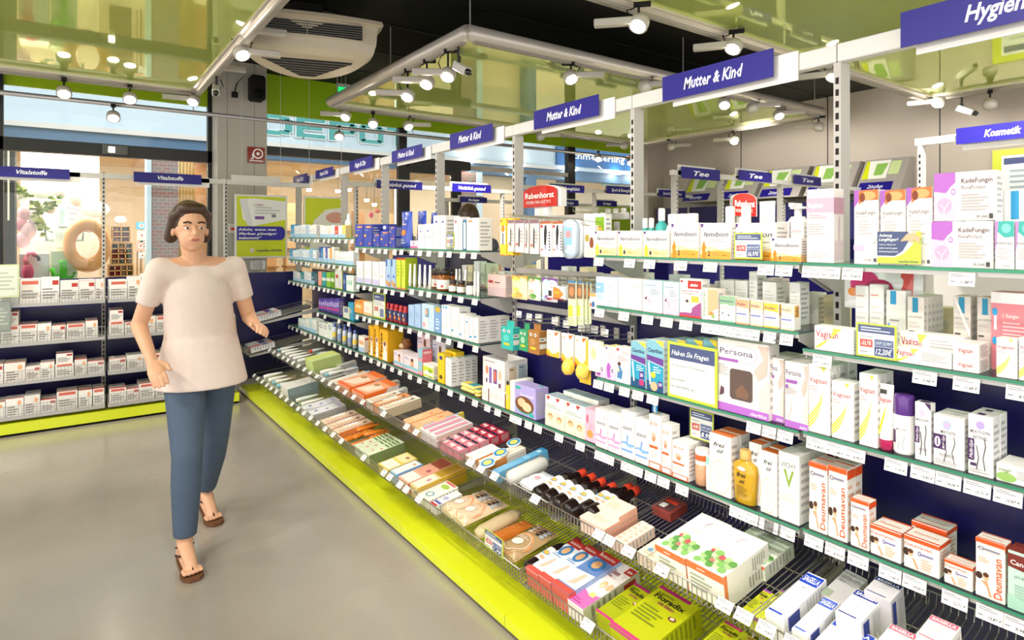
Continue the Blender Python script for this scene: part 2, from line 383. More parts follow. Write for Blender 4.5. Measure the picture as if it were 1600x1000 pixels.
# ================================================================ STRETCH CEILING PANELS (glossy lime)
mm = P('stretch_ceiling', '#cbd974', rough=.03, metal=.42, noise=.02, nscale=1)
def ceiling_panel(label, x0, x1, y0, y1, z, sides, r=.055):
    e = empty('stretch_ceiling_panel', ((x0 + x1) / 2, (y0 + y1) / 2, z)); tag(e, label, 'ceiling panel', 'lime ceiling panels')
    ox, oy = (x0 + x1) / 2, (y0 + y1) / 2
    m = MB(); m.box((x0 - ox, y0 - oy, 0), (x1 - ox, y1 - oy, .012), mat='stretch_ceiling'); m.build('stretch_film', e)
    for sd in sides:
        m = MB()
        a, b = {'l': ((x0, y0), (x0, y1)), 'r': ((x1, y0), (x1, y1)), 'n': ((x0, y0), (x1, y0)), 'f': ((x0, y1), (x1, y1))}[sd]
        a = (a[0] - ox, a[1] - oy); b = (b[0] - ox, b[1] - oy)
        ov = {'l': (-1, 0), 'r': (1, 0), 'n': (0, -1), 'f': (0, 1)}[sd]
        d = Vector((b[0] - a[0], b[1] - a[1], 0)).normalized() * .05
        m.tube([(a[0] + ov[0] * .05 - d.x, a[1] + ov[1] * .05 - d.y, .02), (b[0] + ov[0] * .05 + d.x, b[1] + ov[1] * .05 + d.y, .02)], r, 14, mat='alu')
        u = sorted((a[0], b[0] + ov[0] * .012)); v = sorted((a[1], b[1] + ov[1] * .012))
        m.box((min(a[0], b[0]) - (.012 if ov[0] else 0), min(a[1], b[1]) - (.012 if ov[1] else 0), -.014), (max(a[0], b[0]) + (.012 if ov[0] else 0), max(a[1], b[1]) + (.012 if ov[1] else 0), .03), mat='alu')
        m.box((min(a[0], b[0]) + ov[0] * .05 - (.018 if ov[0] else 0), min(a[1], b[1]) + ov[1] * .05 - (.018 if ov[1] else 0), -.05), (max(a[0], b[0]) + ov[0] * .05 + (.018 if ov[0] else 0), max(a[1], b[1]) + ov[1] * .05 + (.018 if ov[1] else 0), -.03), '#9a948c', 'matte')
        m.build('edge_profile', e)
    m = MB(); n = 0
    for (x, y) in ((x0, y0), (x0, y1), (x1, y0), (x1, y1), ((x0 + x1) / 2, y0), (x0, (y0 + y1) / 2)):
        m.tube([(x - ox, y - oy, .05), (x - ox, y - oy, 3.345 - z)], .006, 5, mat='steel')
    m.build('suspension_cable', e)
    return e
ZP = 2.9
ceiling_panel('glossy lime ceiling panel above the aisle, nearest the window column', -3.2, .963, .6, 6.57, ZP, 'rf')
ceiling_panel('glossy lime ceiling panel behind the long shelf, middle of three', 2.31, 6.95, 3.717, 6.37, ZP, 'lrnf')
ceiling_panel('glossy lime ceiling panel over the nearest header signs and right wall', 2.31, 7.0, -1.5, 2.55, ZP, 'lrf')
# ================================================================ THE LONG SHELF RUN (along Y, fronts face -X)
VX, SX = 2.037, 1.815                      # upright plane, glass front plane
PY = [.114 + .9 * k for k in range(8)]     # uprights
BAYN = ['nearest bay', 'second bay', 'third bay', 'fourth bay', 'fifth bay', 'sixth bay', 'seventh bay']
def bayof(y): return max(0, min(6, int((y - .114) / .9)))
# plinth
m = MB(); m.box((1.344, -1.2, .018), (2.36, 6.37, .061), mat='lime'); m.box((1.365, -1.2, 0), (2.36, 6.35, .018), '#151515', 'matte')
for y in PY[1:7]: m.box((1.3438, y - .001, .018), (1.35, y + .001, .0612), '#7c8a10', 'matte')
tag(m.build('shelf_plinth'), 'long lime green plinth under the wire baskets of the main shelf', 'plinth')
def upright(x, y, z0, z1, label, grp, w=.024, d=.06, face=-1, axis='x', pitch=.0385):
    """slotted steel upright; the slotted narrow face looks along -X (axis x) or -Y (axis y)"""
    m = MB()
    if axis == 'x': m.M = Matrix.Translation((x, y, 0))
    else: m.M = Matrix.Translation((x, y, 0)) @ Matrix.Rotation(-math.pi / 2, 4, 'Z') @ Matrix.Scale(-1, 4, (1, 0, 0)) if False else Matrix.Translation((x, y, 0)) @ Matrix.Rotation(math.pi / 2, 4, 'Z')
    m.box((0, -w / 2, z0), (d, w / 2, z1), mat='grey_paint')
    k = 0; z = z0 + .05
    while z < z1 - .04:
        m.box((-.0006, -w * .22, z), (.0002, w * .22, z + pitch * .55), '#2a2724', 'matte'); z += pitch
    o = m.build('shelf_upright'); return tag(o, label, 'upright', grp)
zb0 = onX(1320, 95, VX)[2]; ztop = onX(1320, 66, VX)[2]
for k in range(7):
    upright(VX, PY[k] if k else .114, .06, zb0, 'slotted grey steel upright of the main shelf, %s from the camera' % ordn(k), 'uprights of the main shelf')
for k in range(7):
    m = MB(); m.bbox((VX - .005, PY[k] + .0015, zb0), (VX + .035, PY[k + 1] - .0015, ztop), .003, mat='white_paint')
    tag(m.build('header_rail'), 'white square rail along the top of the main shelf, %s' % BAYN[k], 'rail', 'top rails of the main shelf')
for k in range(7):
    m = MB(); m.box((VX + .016, PY[k] + .014, .062), (VX + .03, PY[k + 1] - .014, 1.165), mat='navy_panel')
    tag(m.build('back_panel'), 'navy blue back panel of the main shelf, %s' % BAYN[k], 'panel', 'navy back panels of the main shelf')
# ---- header signs
NAVY = '#190f80'
def sign(p0, p1, txt, label, plane, at, box=(.2, .28, .8, .68), back=True, col=NAVY, tc='#f4f3ff', grp=None, style='Bi', off=(.03, -.022)):
    """p0 top left pixel, p1 bottom right pixel (y of p1 measured at the left end)"""
    f = (lambda px, py: onX(px, py, at)) if plane == 'X' else (lambda px, py: onY(px, py, at))
    a = f(p0[0], p0[1]); zbm = f(p0[0], p1[1])[2]; b = f(p1[0], 300)
    W = abs((a[1] - b[1]) if plane == 'X' else (b[0] - a[0])); H = a[2] - zbm
    e = empty('header_sign', (a[0], a[1], zbm), -math.pi / 2 if plane == 'X' else 0); tag(e, label, 'sign', grp or 'navy header signs')
    m = MB(); m.box((0, 0, 0), (W, .004, H), col, 'card')
    art(m, lambda x, y, o: (x * W, -o, y * H), [('t', txt, *box, tc, style)] if txt else [], W, H, 'card'); m.build('sign_panel', e)
    if back:
        m = MB(); m.box((off[0], .03, off[1]), (W + off[0] * 2.4, .036, H + off[1]), '#efece8', 'card'); m.build('sign_backing', e)
        for f in (.3, .7):
            m = MB(); m.box((W * f, .004, H * .4), (W * (f + .04), .03, H * .55), mat='steel'); m.build('sign_clip', e)
    return e
for p0, p1, t, l, bx in (
    ((1407, 20), (1640, 75), 'Hygiene', 'navy Hygiene sign, largest header sign, at the right edge', (.47, .3, .93, .72)),
    ((1035, 121), (1208, 159), 'Mutter & Kind', 'navy Mutter & Kind sign, nearest of the four', (.22, .3, .76, .74)),
    ((834, 174), (935, 203), 'Mutter & Kind', 'navy Mutter & Kind sign, second nearest of the four', (.22, .3, .76, .74)),
    ((703, 210), (769, 234), 'Mutter & Kind', 'navy Mutter & Kind sign, third nearest of the four', (.22, .3, .76, .74)),
    ((612, 237), (659, 255), 'Mutter & Kind', 'navy Mutter & Kind sign, farthest of the four', (.22, .3, .76, .74)),
    ((546, 252), (581, 269), 'Auge & Ohr', 'navy Auge & Ohr sign, nearest of the three', (.25, .3, .75, .74)),
    ((493, 267), (520, 280), 'Auge & Ohr', 'navy Auge & Ohr sign, middle of the three', (.25, .3, .75, .74)),
    ((458, 276), (480, 290), 'Auge & Ohr', 'navy Auge & Ohr sign, farthest of the three', (.25, .3, .75, .74))):
    sign(p0, p1, t, l, 'X', VX - .045, bx)

# ---- price tags
TAGM = {}
PRICES = ['14,04 €', '12,71 €', '10,87 €', '9,98 €', '11,88 €', '8,99 €', '7,10 €', '13,45 €']
def tag_mesh(k, W=.052, H=.034):
    if (k, W) in TAGM: return TAGM[k, W]
    m = MB(); m.box((-W / 2, 0, -H), (W / 2, .0012, 0), '#f7f5f3', 'card')
    m.box((-W / 2, -.0008, -.006), (W / 2, .003, .002), mat='acrylic')
    art(m, lambda x, y, o: (-W / 2 + x * W, -o, -H + y * H), [('l', .08, .66, .8, .92, 2, '#8b8890'), ('t', PRICES[k], .45, .2, .94, .4, '#33303a', 'i'), ('l', .08, .22, .36, .42, 1, '#8b8890')], W, H)
    o = m.build('price_tag'); TAGM[k, W] = o.data; bpy.data.objects.remove(o); return TAGM[k, W]
def price_tag(loc, rz, tilt, where, k, W=.052):
    o = bpy.data.objects.new('price_tag', tag_mesh(k % 8, W)); C.objects.link(o); o.location = loc
    o.rotation_euler = (tilt, 0, rz); reg(o, 'white price tag', 'price tag', where, ORDKEY(loc, rz)); return o
def ORDKEY(loc, rz): return (-loc[1], loc[0], loc[2]) if abs(rz) > 1 else (loc[0], loc[1], loc[2])

# ---- glass shelves
NROW = {1: 'top shelf', 2: 'second shelf', 3: 'third shelf', 4: 'lowest shelf'}
ZS = {}
def glass_shelf(b, row, z, tags=None, seam=()):
    ya, yb = PY[b] + .006, PY[b + 1] - .006; ZS[b, row] = z; where = '%s, %s' % (NROW[row], BAYN[b])
    e = empty('glass_shelf', (SX, (ya + yb) / 2, z)); h = (yb - ya) / 2; D = VX - SX - .003
    tag(e, 'clear glass shelf with green front edge, %s' % where, 'shelf', 'glass shelves of the main shelf')
    m = MB(); m.box((.001, -h, -.008), (D, h, 0), mat='shelf_glass'); m.add([(0, -h, -.008), (0, h, -.008), (0, h, 0), (0, -h, 0)], [(0, 3, 2, 1)], '#fff', 'glass_edge')
    m.build('glass_plate', e)
    for y in (-h + .004, h - .008):
        m = MB(); m.prism([(.012, -.0085), (D, -.0085), (D, -.1), (D - .03, -.1), (.012, -.03)], y, y + .004, 1, mat='grey_paint'); m.build('shelf_bracket', e)
    m = MB(); m.box((.004, -h, -.02), (.009, h, -.0082), mat='steel'); m.build('price_rail', e)
    ys = [onX(px, 400, SX - .004)[1] for px in tags] if tags is not None else [ya + .06 + (yb - ya - .12) * (i + rnd.uniform(-.2, .2)) / 6 for i in range(7)]
    for i, y in enumerate(ys): price_tag((SX - .003, y, z - .011), -math.pi / 2, -.2, where, i + b + row, .056)
    return e
glass_shelf(0, 1, 1.420, (1268, 1298, 1332, 1503)); glass_shelf(1, 1, 1.420, (936, 984, 1015, 1064, 1110, 1197, 1225))
for b, z in ((3, 1.42), (4, 1.42), (5, 1.487), (6, 1.487)): glass_shelf(b, 1, z)
glass_shelf(0, 2, 1.159, (1285, 1445, 1510, 1595)); glass_shelf(1, 2, 1.206, (937, 975, 1012, 1042, 1072, 1107, 1129, 1151, 1175, 1206, 1226))
for b, z in ((3, 1.167), (4, 1.14), (5, 1.27), (6, 1.27)): glass_shelf(b, 2, z)
glass_shelf(0, 3, .908, (1275, 1305, 1336, 1400, 1442, 1482, 1527, 1575)); glass_shelf(1, 3, .904, (935, 952, 976, 997, 1020, 1179, 1202, 1226))
for b, z in ((3, .91), (4, .905), (5, 1.06), (6, 1.06)): glass_shelf(b, 3, z)
glass_shelf(0, 4, .612, (1272, 1305, 1341, 1391, 1429, 1492, 1547, 1590)); glass_shelf(1, 4, .606, (937, 952, 979, 996, 1017, 1037, 1066, 1152, 1175, 1197, 1207, 1229))
glass_shelf(2, 4, .613, (762, 778, 802, 810, 826, 841, 874, 907))
for b in (3, 4, 5, 6): glass_shelf(b, 4, .613)
glass_shelf(5, 4, .83, (497, 508, 530, 545)); ZS[5, 5] = .613; ZS[6, 5] = .613

# ---- sloping wire baskets, two tiers
TIER = {2: dict(xf=1.56, rz=.433, f0=.378, xb=2.0, f1=.445, bt=.482), 1: dict(xf=1.42, rz=.209, f0=.152, xb=1.88, f1=.222, bt=.262)}
TN = {2: 'upper', 1: 'lower'}
def floorz(t, x): T = TIER[t]; return T['f0'] + (x - T['xf']) / (T['xb'] - T['xf']) * (T['f1'] - T['f0'])
def wire(m, pts, r=.0018): m.tube(pts, r, 4, mat='wire', cap=False)
def basket(t, ya, yb, label, divs, T=None, grp='sloping wire baskets'):
    T = T or TIER[t]; e = empty('wire_basket', (T['xf'], (ya + yb) / 2, T['f0'])); tag(e, label, 'basket', grp)
    o = Vector(e.location); m = MB(); m.M = Matrix.Translation(-o)
    n = int((yb - ya) / .018)
    for k in range(n + 1):
        y = ya + (yb - ya) * k / n
        wire(m, [(T['xf'], y, T['rz']), (T['xf'] + .002, y, T['f0'] + .004), (T['xf'] + .008, y, T['f0'] - .002), (T['xb'] - .03, y, T['f1'] - .004), (T['xb'], y, T['f1'] + .004), (T['xb'] + .008, y, T['bt'])])
    for f in (.25, .5, .75): x = T['xf'] + f * (T['xb'] - T['xf']); wire(m, [(x, ya, T['f0'] + f * (T['f1'] - T['f0']) - .004), (x, yb, T['f0'] + f * (T['f1'] - T['f0']) - .004)], .002)
    m.build('wire_grid', e)
    m = MB(); m.M = Matrix.Translation(-o)
    for (x, z) in ((T['xf'], T['rz']), (T['xb'] + .008, T['bt'])): m.tube([(x, ya, z), (x, yb, z)], .0028, 6, mat='wire')
    for y in (ya, yb): m.tube([(T['xf'], y, T['rz']), (T['xb'] + .008, y, T['bt'])], .0022, 5, mat='wire')
    m.build('basket_rail', e)
    for y in (ya + .004, yb - .008):
        m = MB(); m.M = Matrix.Translation(-o); m.prism([(T['xf'] + .02, T['f0'] - .006), (VX, T['f1'] - .006), (VX, T['f1'] - .05), (T['xf'] + .02, T['f0'] - .02)], y, y + .003, 1, mat='grey_paint'); m.build('basket_bracket', e)
    for y in divs:
        m = MB(); m.M = Matrix.Translation(-o)
        for h in (.012, .03, .05): wire(m, [(T['xf'] + .004, y, T['f0'] + h + .006), (T['xb'], y, T['f1'] + h)], .0013)
        wire(m, [(T['xf'] + .004, y, T['f0']), (T['xf'] + .004, y, T['f0'] + .058)], .0016); wire(m, [(T['xb'], y, T['f1']), (T['xb'], y, T['f1'] + .05)], .0016)
        m.build('wire_divider', e)
        m = MB(); m.M = Matrix.Translation(-o); wire(m, [(T['xf'] - .003, y, T['rz'] - .004), (T['xf'] - .012, y, T['rz'] - .03), (T['xf'] - .006, y, T['f0'] - .006), (T['xf'] - .012, y, T['f0'] - .015), (T['xf'] - .004, y + .006, T['f0'] - .02)], .0013); m.build('divider_hook', e)
    return e
def bpx(px, t): return onX(px, 500, TIER[t]['xf'])[1]
BT = {(2, 0): (1190, 1330, 1560), (2, 1): (945, 1010), (2, 2): (760, 800, 925), (2, 3): (705, 745), (1, 0): (), (1, 1): (920,), (1, 2): (), (1, 3): (655, 700)}
BTAG = {(2, 0): (1203, 1245, 1340), (2, 1): (942, 957, 988, 1040, 1138, 1168), (2, 2): (740, 757, 778, 842, 897), (2, 3): (604, 640, 655, 690, 709), (1, 0): (1120, 1300), (1, 1): (925, 1010), (1, 2): (660, 820), (1, 3): (573, 605, 614, 630, 640)}
for t in (2, 1):
    for b in range(7):
        ya, yb = PY[b] + .005, PY[b + 1] - .005
        if b == 6: yb = 6.1
        dv = [bpx(p, t) for p in BT[t, b]] if (t, b) in BT else [ya + (yb - ya) * k / 4 for k in (1, 2, 3)]
        dv = [y for y in dv if ya + .01 < y < yb - .01]
        wh = '%s basket, %s' % (TN[t], BAYN[b])
        basket(t, ya, yb, 'chrome wire basket with dividers, %s row, %s' % (TN[t], BAYN[b]), dv)
        tg = [bpx(p, t) for p in BTAG[t, b]] if (t, b) in BTAG else [ya + .07 + .76 * k / 5 for k in range(6)]
        for i, y in enumerate(tg):
            if ya < y < yb: price_tag((TIER[t]['xf'] - .008, y, TIER[t]['rz'] + .012), -math.pi / 2, -.75, wh, i + b)
# ================================================================ GOODS: builders
RZ = -math.pi / 2
def WH(b, row): return '%s, %s' % ('lowest shelf' if row == 5 else NROW[row], BAYN[b])
def face(W, H, D, which):
    if which == 'F': return (lambda x, y, o: (-W / 2 + x * W, -o, y * H)), W, H
    if which == 'R': return (lambda x, y, o: (W / 2 + o, x * D, y * H)), D, H
    if which == 'T': return (lambda x, y, o: (-W / 2 + x * W, y * D, H + o)), W, D
    if which == 'B': return (lambda x, y, o: (-W / 2 + x * W, (1 - y) * D, -o)), W, D
KN = ['supplement_carton']
def carton(W, H, D, base, F=(), R=(), T=(), B=(), mat='card', name=None):
    name = name or KN[0]
    m = MB(); m.bbox((-W / 2, 0, 0), (W / 2, D, H), min(.0012, W * .06), base, mat)
    for k, els in (('F', F), ('R', R), ('T', T), ('B', B)):
        if els: art(m, *((lambda q: (q[0], els, q[1], q[2]))(face(W, H, D, k))), mat=mat)
    return m.build(name)
def SEAM(c='#cfcbc8'): return [('r', 0, .9, 1, .912, c)]
def FINE(c='#b9b6b8', n=7): return [('l', .12, .12, .88, .9, n, c)]
def S(z, X, px0, px1, pyt, D, base, desc, where, F=(), R=None, T=None, deep=1, cat='box', name=None, mat='card', gap=.0015, zoff=0, wid=None):
    """a carton standing with its front on X; left/right edge pixels and top-left pixel row measured in the photograph"""
    a = onX(px0, pyt, X); b = onX(px1, 300, X); W = (a[1] - b[1]) - gap; H = a[2] - z - zoff; yc = (a[1] + b[1]) / 2
    if H < .01: print('LOW', desc, where, H); H = .04
    o = carton(W, H, D, base, F, FINE() if R is None else R, SEAM() if T is None else T, mat=mat, name=name)
    for k in range(deep):
        q = o if k == 0 else o.copy()
        if k: C.objects.link(q)
        q.location = (X + k * (D + .0015), yc, z + zoff + .0004); q.rotation_euler = (0, 0, RZ); reg(q, desc, cat, where, (-yc, X + k * D, zoff))
    return o
def stand_on(bpz, X, lst, where, **kw):
    for it in lst:
        k = dict(kw); k.update(it[6] if len(it) > 6 else {}); S(bpz, X, it[0], it[1], it[2], it[3], it[4], it[5], where, **k)
def place(o, X, px, z, desc, where, cat, rz=0, yoff=0):
    y = onX(px, 300, X)[1] + yoff; o.location = (X, y, z); o.rotation_euler = (0, 0, RZ + rz); reg(o, desc, cat, where, (-y, X, z)); return o
def size(px0, px1, pyt, X, z):
    a = onX(px0, pyt, X); return a[1] - onX(px1, 300, X)[1], a[2] - z
# bottle: a root with body, cap and label; local origin at the foot centre
def bottle(prof, col, cap, capcol, label=None, n=18, sy=1.0, matb='gloss', name='bottle', lab=(), fillmat=None):
    e = empty(name); m = MB(); m.lathe(prof, n, col, matb, 1, sy); m.build('bottle_body', e)
    if cap:
        m = MB(); m.lathe(cap, n, capcol, 'gloss', 1, 1); m.build('bottle_cap', e)
    if label:
        z0, z1, r, lc = label; m = MB(); m.lathe([(r, z0), (r, z1)], n, lc, 'card', 1, sy, cap=False)
        if lab: art(m, lambda x, y, o: (r * .86 * (2 * x - 1), -(r + .0006 + o) * math.sqrt(max(0, 1 - (.86 * (2 * x - 1)) ** 2)) * sy, z0 + y * (z1 - z0)), lab, 2 * r, z1 - z0)
        m.build('bottle_label', e)
    return e
def tubepack(H, W, col, capcol, F=(), name='cream_tube', caph=.16, flip=False):
    """squeeze tube standing on its cap, crimped flat at the top"""
    e = empty(name); m = MB(); vs = []; fs = []; n = 16; L = 6; c0 = H * caph
    for i in range(L + 1):
        t = i / L; z = c0 + t * (H - c0); rx = W / 2 * (.86 + .14 * t); ry = W / 2 * .8 * (1 - t) ** .7 + .0012
        for k in range(n): a = 6.2832 * k / n; vs.append((rx * math.cos(a), ry * math.sin(a), z))
    for i in range(L):
        for k in range(n): fs.append((i * n + k, i * n + (k + 1) % n, (i + 1) * n + (k + 1) % n, (i + 1) * n + k))
    m.add(vs, fs, col, 'gloss', True); m.add(vs[-n:], [tuple(range(n))], col, 'gloss')
    if F: art(m, lambda x, y, o: (W * (x - .5) * .9, -(W / 2 * .8 * (1 - y) ** .7 + .0014) * math.sqrt(max(.02, 1 - (1.8 * (x - .5) * .93) ** 2)) - o, c0 + y * (H - c0)), F, W, H)
    m.build('tube_body', e); m = MB(); m.lathe([(W * .34, 0), (W * .4, .002), (W * .42, c0)], 16, capcol, 'gloss', 1, .9); m.build('tube_cap', e)
    return e
def pouch(W, H, D, col, F=(), name='pouch_bag', mat='gloss', taper=.55, nx=8, nz=10, crimp=.08, wob=.0, one=True, bot=None):
    """filled bag: pillow with crimped edge, front to -y"""
    m = MB(); vs = []; fs = []
    def dep(x, z):
        t = max(0, min(1, (1 - z - crimp) / (1 - crimp)));
        return D / 2 * (t ** taper) * (1 - (2 * x - 1) ** 4) * min(1, z * 8 + .35) * (1 + wob * math.sin(9 * x + 13 * z))
    for sgn in (-1, 1):
        for j in range(nz + 1):
            for i in range(nx + 1): x, z = i / nx, j / nz; vs.append((W * (x - .5), D / 2 + sgn * dep(x, z), z * H))
    N = (nx + 1) * (nz + 1)
    for s_ in (0, 1):
        for j in range(nz):
            for i in range(nx):
                a = s_ * N + j * (nx + 1) + i; q = (a, a + 1, a + nx + 2, a + nx + 1); fs.append(q if s_ == 0 else tuple(reversed(q)))
    m.add(vs, fs, col, mat, True)
    m.add([vs[i] for i in range(nx + 1)] + [vs[N + i] for i in range(nx + 1)], [(i + 1, i, nx + 1 + i, nx + 2 + i) for i in range(nx)], col, mat)
    if F: art(m, lambda x, y, o: (W * (x - .5), D / 2 - dep(x, y) - o - .0012, y * H), F, W, H, mat)
    return m.build(name)
# lying in the sloping baskets: printed face up, foot end to the front rail
def lie_frame(t, X, Y, zt):
    T = TIER[t]; s = math.atan2(T['f1'] - T['f0'], T['xb'] - T['xf'])
    return Matrix.Translation((X, Y, zt)) @ Matrix.Rotation(RZ, 4, 'Z') @ Matrix.Rotation(s, 4, 'X') @ Matrix.Rotation(-math.pi / 2, 4, 'X')
def on_slope(t, px, py, X0, zt):
    T = TIER[t]; sl = (T['f1'] - T['f0']) / (T['xb'] - T['xf']); r = ray(px, py)
    k = (zt - X0 * sl - HC) / (r[2] - sl * r[0]); return (r[0] * k, r[1] * k)
def L(t, FL, FR, BL, base, desc, where, F=(), R=None, B=(), X0=None, cat='box', name=None, th=None, deep=0, mat='card'):
    X0 = X0 or TIER[t]['xf'] + .012
    a = onX(FL[0], FL[1], X0); b = onX(FR[0], FR[1], X0); zt = a[2]; W = a[1] - b[1] - .0015
    q = on_slope(t, BL[0], BL[1], X0, zt); ln = q[0] - X0; fz = floorz(t, X0); d = th or max(.012, zt - fz - .001)
    if th: zt = fz + th + .001
    if ln < .02 or ln > .4: print('LEN', desc, where, round(ln, 3)); ln = min(.3, max(.06, ln))
    ln = min(ln, TIER[t]['xb'] - X0)
    o = carton(W, ln, d, base, F, FINE() if R is None else R, (), B, mat=mat, name=name); yc = (a[1] + b[1]) / 2
    o.matrix_world = lie_frame(t, X0, yc, zt); reg(o, desc, cat, where, (-yc, X0, zt)); return o
def BW(t, b): return '%s basket, %s' % (TN[t], BAYN[b])
def lay(o, t, X, Y, zt, desc, where, cat, twist=0, roll=0):
    o.matrix_world = lie_frame(t, X, Y, zt) @ Matrix.Rotation(twist, 4, 'Y') @ Matrix.Rotation(roll, 4, 'Z'); reg(o, desc, cat, where, (-Y, X, zt)); return o
# acrylic stand with printed card
def card_sign(X, z, px0, px1, pyt, pyb, label, els, frame='#c9d61a', face_='#f6f5f3', lean=.12, col2=None):
    a = onX(px0, pyt, X); b = onX(px1, 300, X); c = onX(px0, pyb, X); W = a[1] - b[1]; H = a[2] - c[2]; zz = max(z + .0005, c[2]) if z else c[2]
    e = empty('promotion_card', (X, (a[1] + b[1]) / 2, zz), RZ); tag(e, label, 'sign', 'promotion cards among the goods')
    m = MB(); m.bbox((-W / 2, 0, 0), (W / 2, .0018, H), .0005, frame)
    art(m, lambda x, y, o: (-W / 2 + x * W, -o, y * H), [('r', .05, .05 * W / H, .95, 1 - .05 * W / H, face_)] + els, W, H); m.build('printed_card', e)
    m = MB(); m.box((-W / 2 - .003, -.003, -.0), (W / 2 + .003, -.0022, H + .003), mat='acrylic'); m.box((-W / 2 - .003, -.003, -.0), (W / 2 + .003, .04, .0015), mat='acrylic'); m.build('acrylic_holder', e)
    return e
def PRICE(big, small, pct, head=''):
    return [('r', .05, .72, .95, .95, '#3c4a86'), ('l', .12, .76, .88, .91, 2, '#dfe3f4'), ('r', .1, .3, .42, .52, '#d2402f'), ('t', pct, .13, .36, .39, .47, '#fff', 'bi'),
            ('r', .47, .36, .93, .56, '#5a6aa0'), ('t', small, .5, .41, .9, .5, '#e8ebf6', 'i'), ('r', .47, .08, .93, .34, '#33437f'), ('t', big, .5, .13, .9, .29, '#fff', 'bi'), ('l', .1, .12, .4, .2, 1, '#a9abb8'), ('l', .1, .58, .6, .66, 1, '#b9bac4')]
# ================================================================ GOODS: nearest two bays, art and places
XF = SX + .012
DK = '#4b4466'
def fem(n, dark='#f2a53a', lite='#fbd9a4', edge=None):
    return [('s', [(0, 0, .3), (.2, 0, .36), (.45, 0, .33), (.7, 0, .27), (1, 0, .33)], lite), ('s', [(0, 0, .12), (.3, 0, .22), (.6, 0, .24), (1, 0, .2)], dark if n == 2 else '#fbe7a0'),
            ('p', [(.08, 0), (.19, 0), (.2, .16), (.17, .26), (.2, .33), (.16, .4), (.15, .48), (.11, .48), (.09, .42), (.05, .3), (.07, .2)], '#e98422' if n == 2 else '#f4cd3c'),
            ('t', 'femibion', .12, .62, .93, .76, DK, 'i'), ('k', [(.3, .9), (.5, .93), (.75, .9)], .008, '#c9c4d2'), ('p', [(.02, .98), (.12, .98), (.1, .9), (.04, .87)], '#5b3a86'),
            ('l', .28, .46, .9, .56, 2, '#b9b3bf'), ('t', str(n), .26, .08, .34, .22, '#3a3350', 'b'), ('l', .42, .1, .7, .2, 2, '#d9a25a'), ('l', .75, .1, .93, .135, 1, '#8a5a30')]
w = WH(1, 1); z = 1.42
for p in ((929, 963), (965, 1003), (1005, 1045)): S(z, XF, *p, 361, .07, '#f8f3ec', 'white carton, yellow wave, numeral 1', w, fem(1), deep=2)
for p in ((1048, 1092), (1094, 1142)): S(z, XF, *p, 349, .085, '#faf3ee', 'white carton, orange wave, numeral 2', w, fem(2), deep=1)
S(z, XF + .03, 1146, 1212, 349, .08, '#faf3ee', 'wide white carton, orange wave, behind the 56,97 price card', w, fem(2))
S(z, XF, 1205, 1252, 372, .05, '#faf3ee', 'small white carton with orange wave, front right', w, fem(2), R=[('s', [(0, 0, .33), (.5, 0, .3), (1, 0, .2)], '#f2b766')] + FINE())
for p in ((1213, 1233), (1235, 1256)): S(z, XF + .1, *p, 347, .06, '#f7efee', 'pale pink lettered carton behind the small orange one', w, [('t', 'femibion', .1, .72, .9, .82, '#c49aa8', 'i'), ('r', 0, .2, 1, .5, '#f6dfe0')])
card_sign(XF - .008, z, 1147, 1191, 364, 404, 'lime framed price card reading 56,97 €', PRICE('56,97€', 'statt 66,05€', '-13,7%'))
# bottles behind on the top shelf of the second bay
PRB = [(.001, 0), (.03, 0), (.033, .004), (.033, .12), (.028, .135), (.016, .145), (.016, .15)]
for i, px in enumerate((1008, 1018, 1034)):
    s = 1 if i == 2 else .8; e = bottle([(r * .8 * s, h * s * .95) for r, h in PRB], '#3aa8a8', [(.014 * s, .143 * s), (.014 * s, .19 * s), (.011 * s, .195 * s)], '#f4f4f2', (.04 * s, .1 * s, .0272 * s, '#52b5b8'))
    place(e, XF + .17, px, z + .0005, 'teal mouthwash bottle with white cap' if i < 2 else 'tall teal mouthwash bottle with white pump cap', 'far back of ' + w, 'bottle')
for px in (1052, 1068, 1083):
    e = bottle([(.001, 0), (.026, 0), (.03, .006), (.03, .1), (.024, .12), (.017, .13)], '#f3f0ee', [(.02, .13), (.021, .132), (.021, .165), (.018, .168)], '#f8f7f5', (.03, .09, .0305, '#ece6e6'))
    place(e, XF + .15, px, z + .0005, 'white bottle with wide white cap', 'back of ' + w, 'bottle')
for px in (1141, 1166):
    e = bottle([(.001, 0), (.024, 0), (.027, .005), (.027, .115), (.022, .125)], '#f3cfcb', [(.017, .125), (.017, .185), (.014, .188)], '#f7f5f4', (.03, .09, .0275, '#f5e3e0'))
    place(e, XF + .14, px, z + .0005, 'pale pink bottle with tall white cap', 'back of ' + w, 'bottle')
place(tubepack(.2, .06, '#f5f4f3', '#f0eeee', [('l', .2, .4, .8, .6, 4, '#c9c7c7')]), XF + .13, 1199, z + .0005, 'white cream tube standing on its cap', 'back of ' + w, 'tube')
e = bottle([(.001, 0), (.03, 0), (.032, .006), (.032, .13), (.022, .145)], '#f4f2f0', [(.012, .145), (.012, .17), (.026, .171), (.026, .178), (.012, .18)], '#fafafa', (.03, .11, .0325, '#f7f3f2'), name='pump_bottle')
m = MB(); m.box((-.008, -.045, .178), (.008, .012, .19), '#fafafa', 'gloss'); m.build('pump_nozzle', e)
place(e, XF + .165, 1247, z + .0005, 'white pump bottle between small cartons and pink banded box', 'back of ' + w, 'bottle')
S(z, XF + .12, 912, 946, 334, .04, '#f6f6f4', 'white and green tea carton behind the yellow wave cartons', w, [('r', .55, .1, .95, .9, '#8ab82a'), ('c', .75, .5, .15, .2, '#f3d25a')])
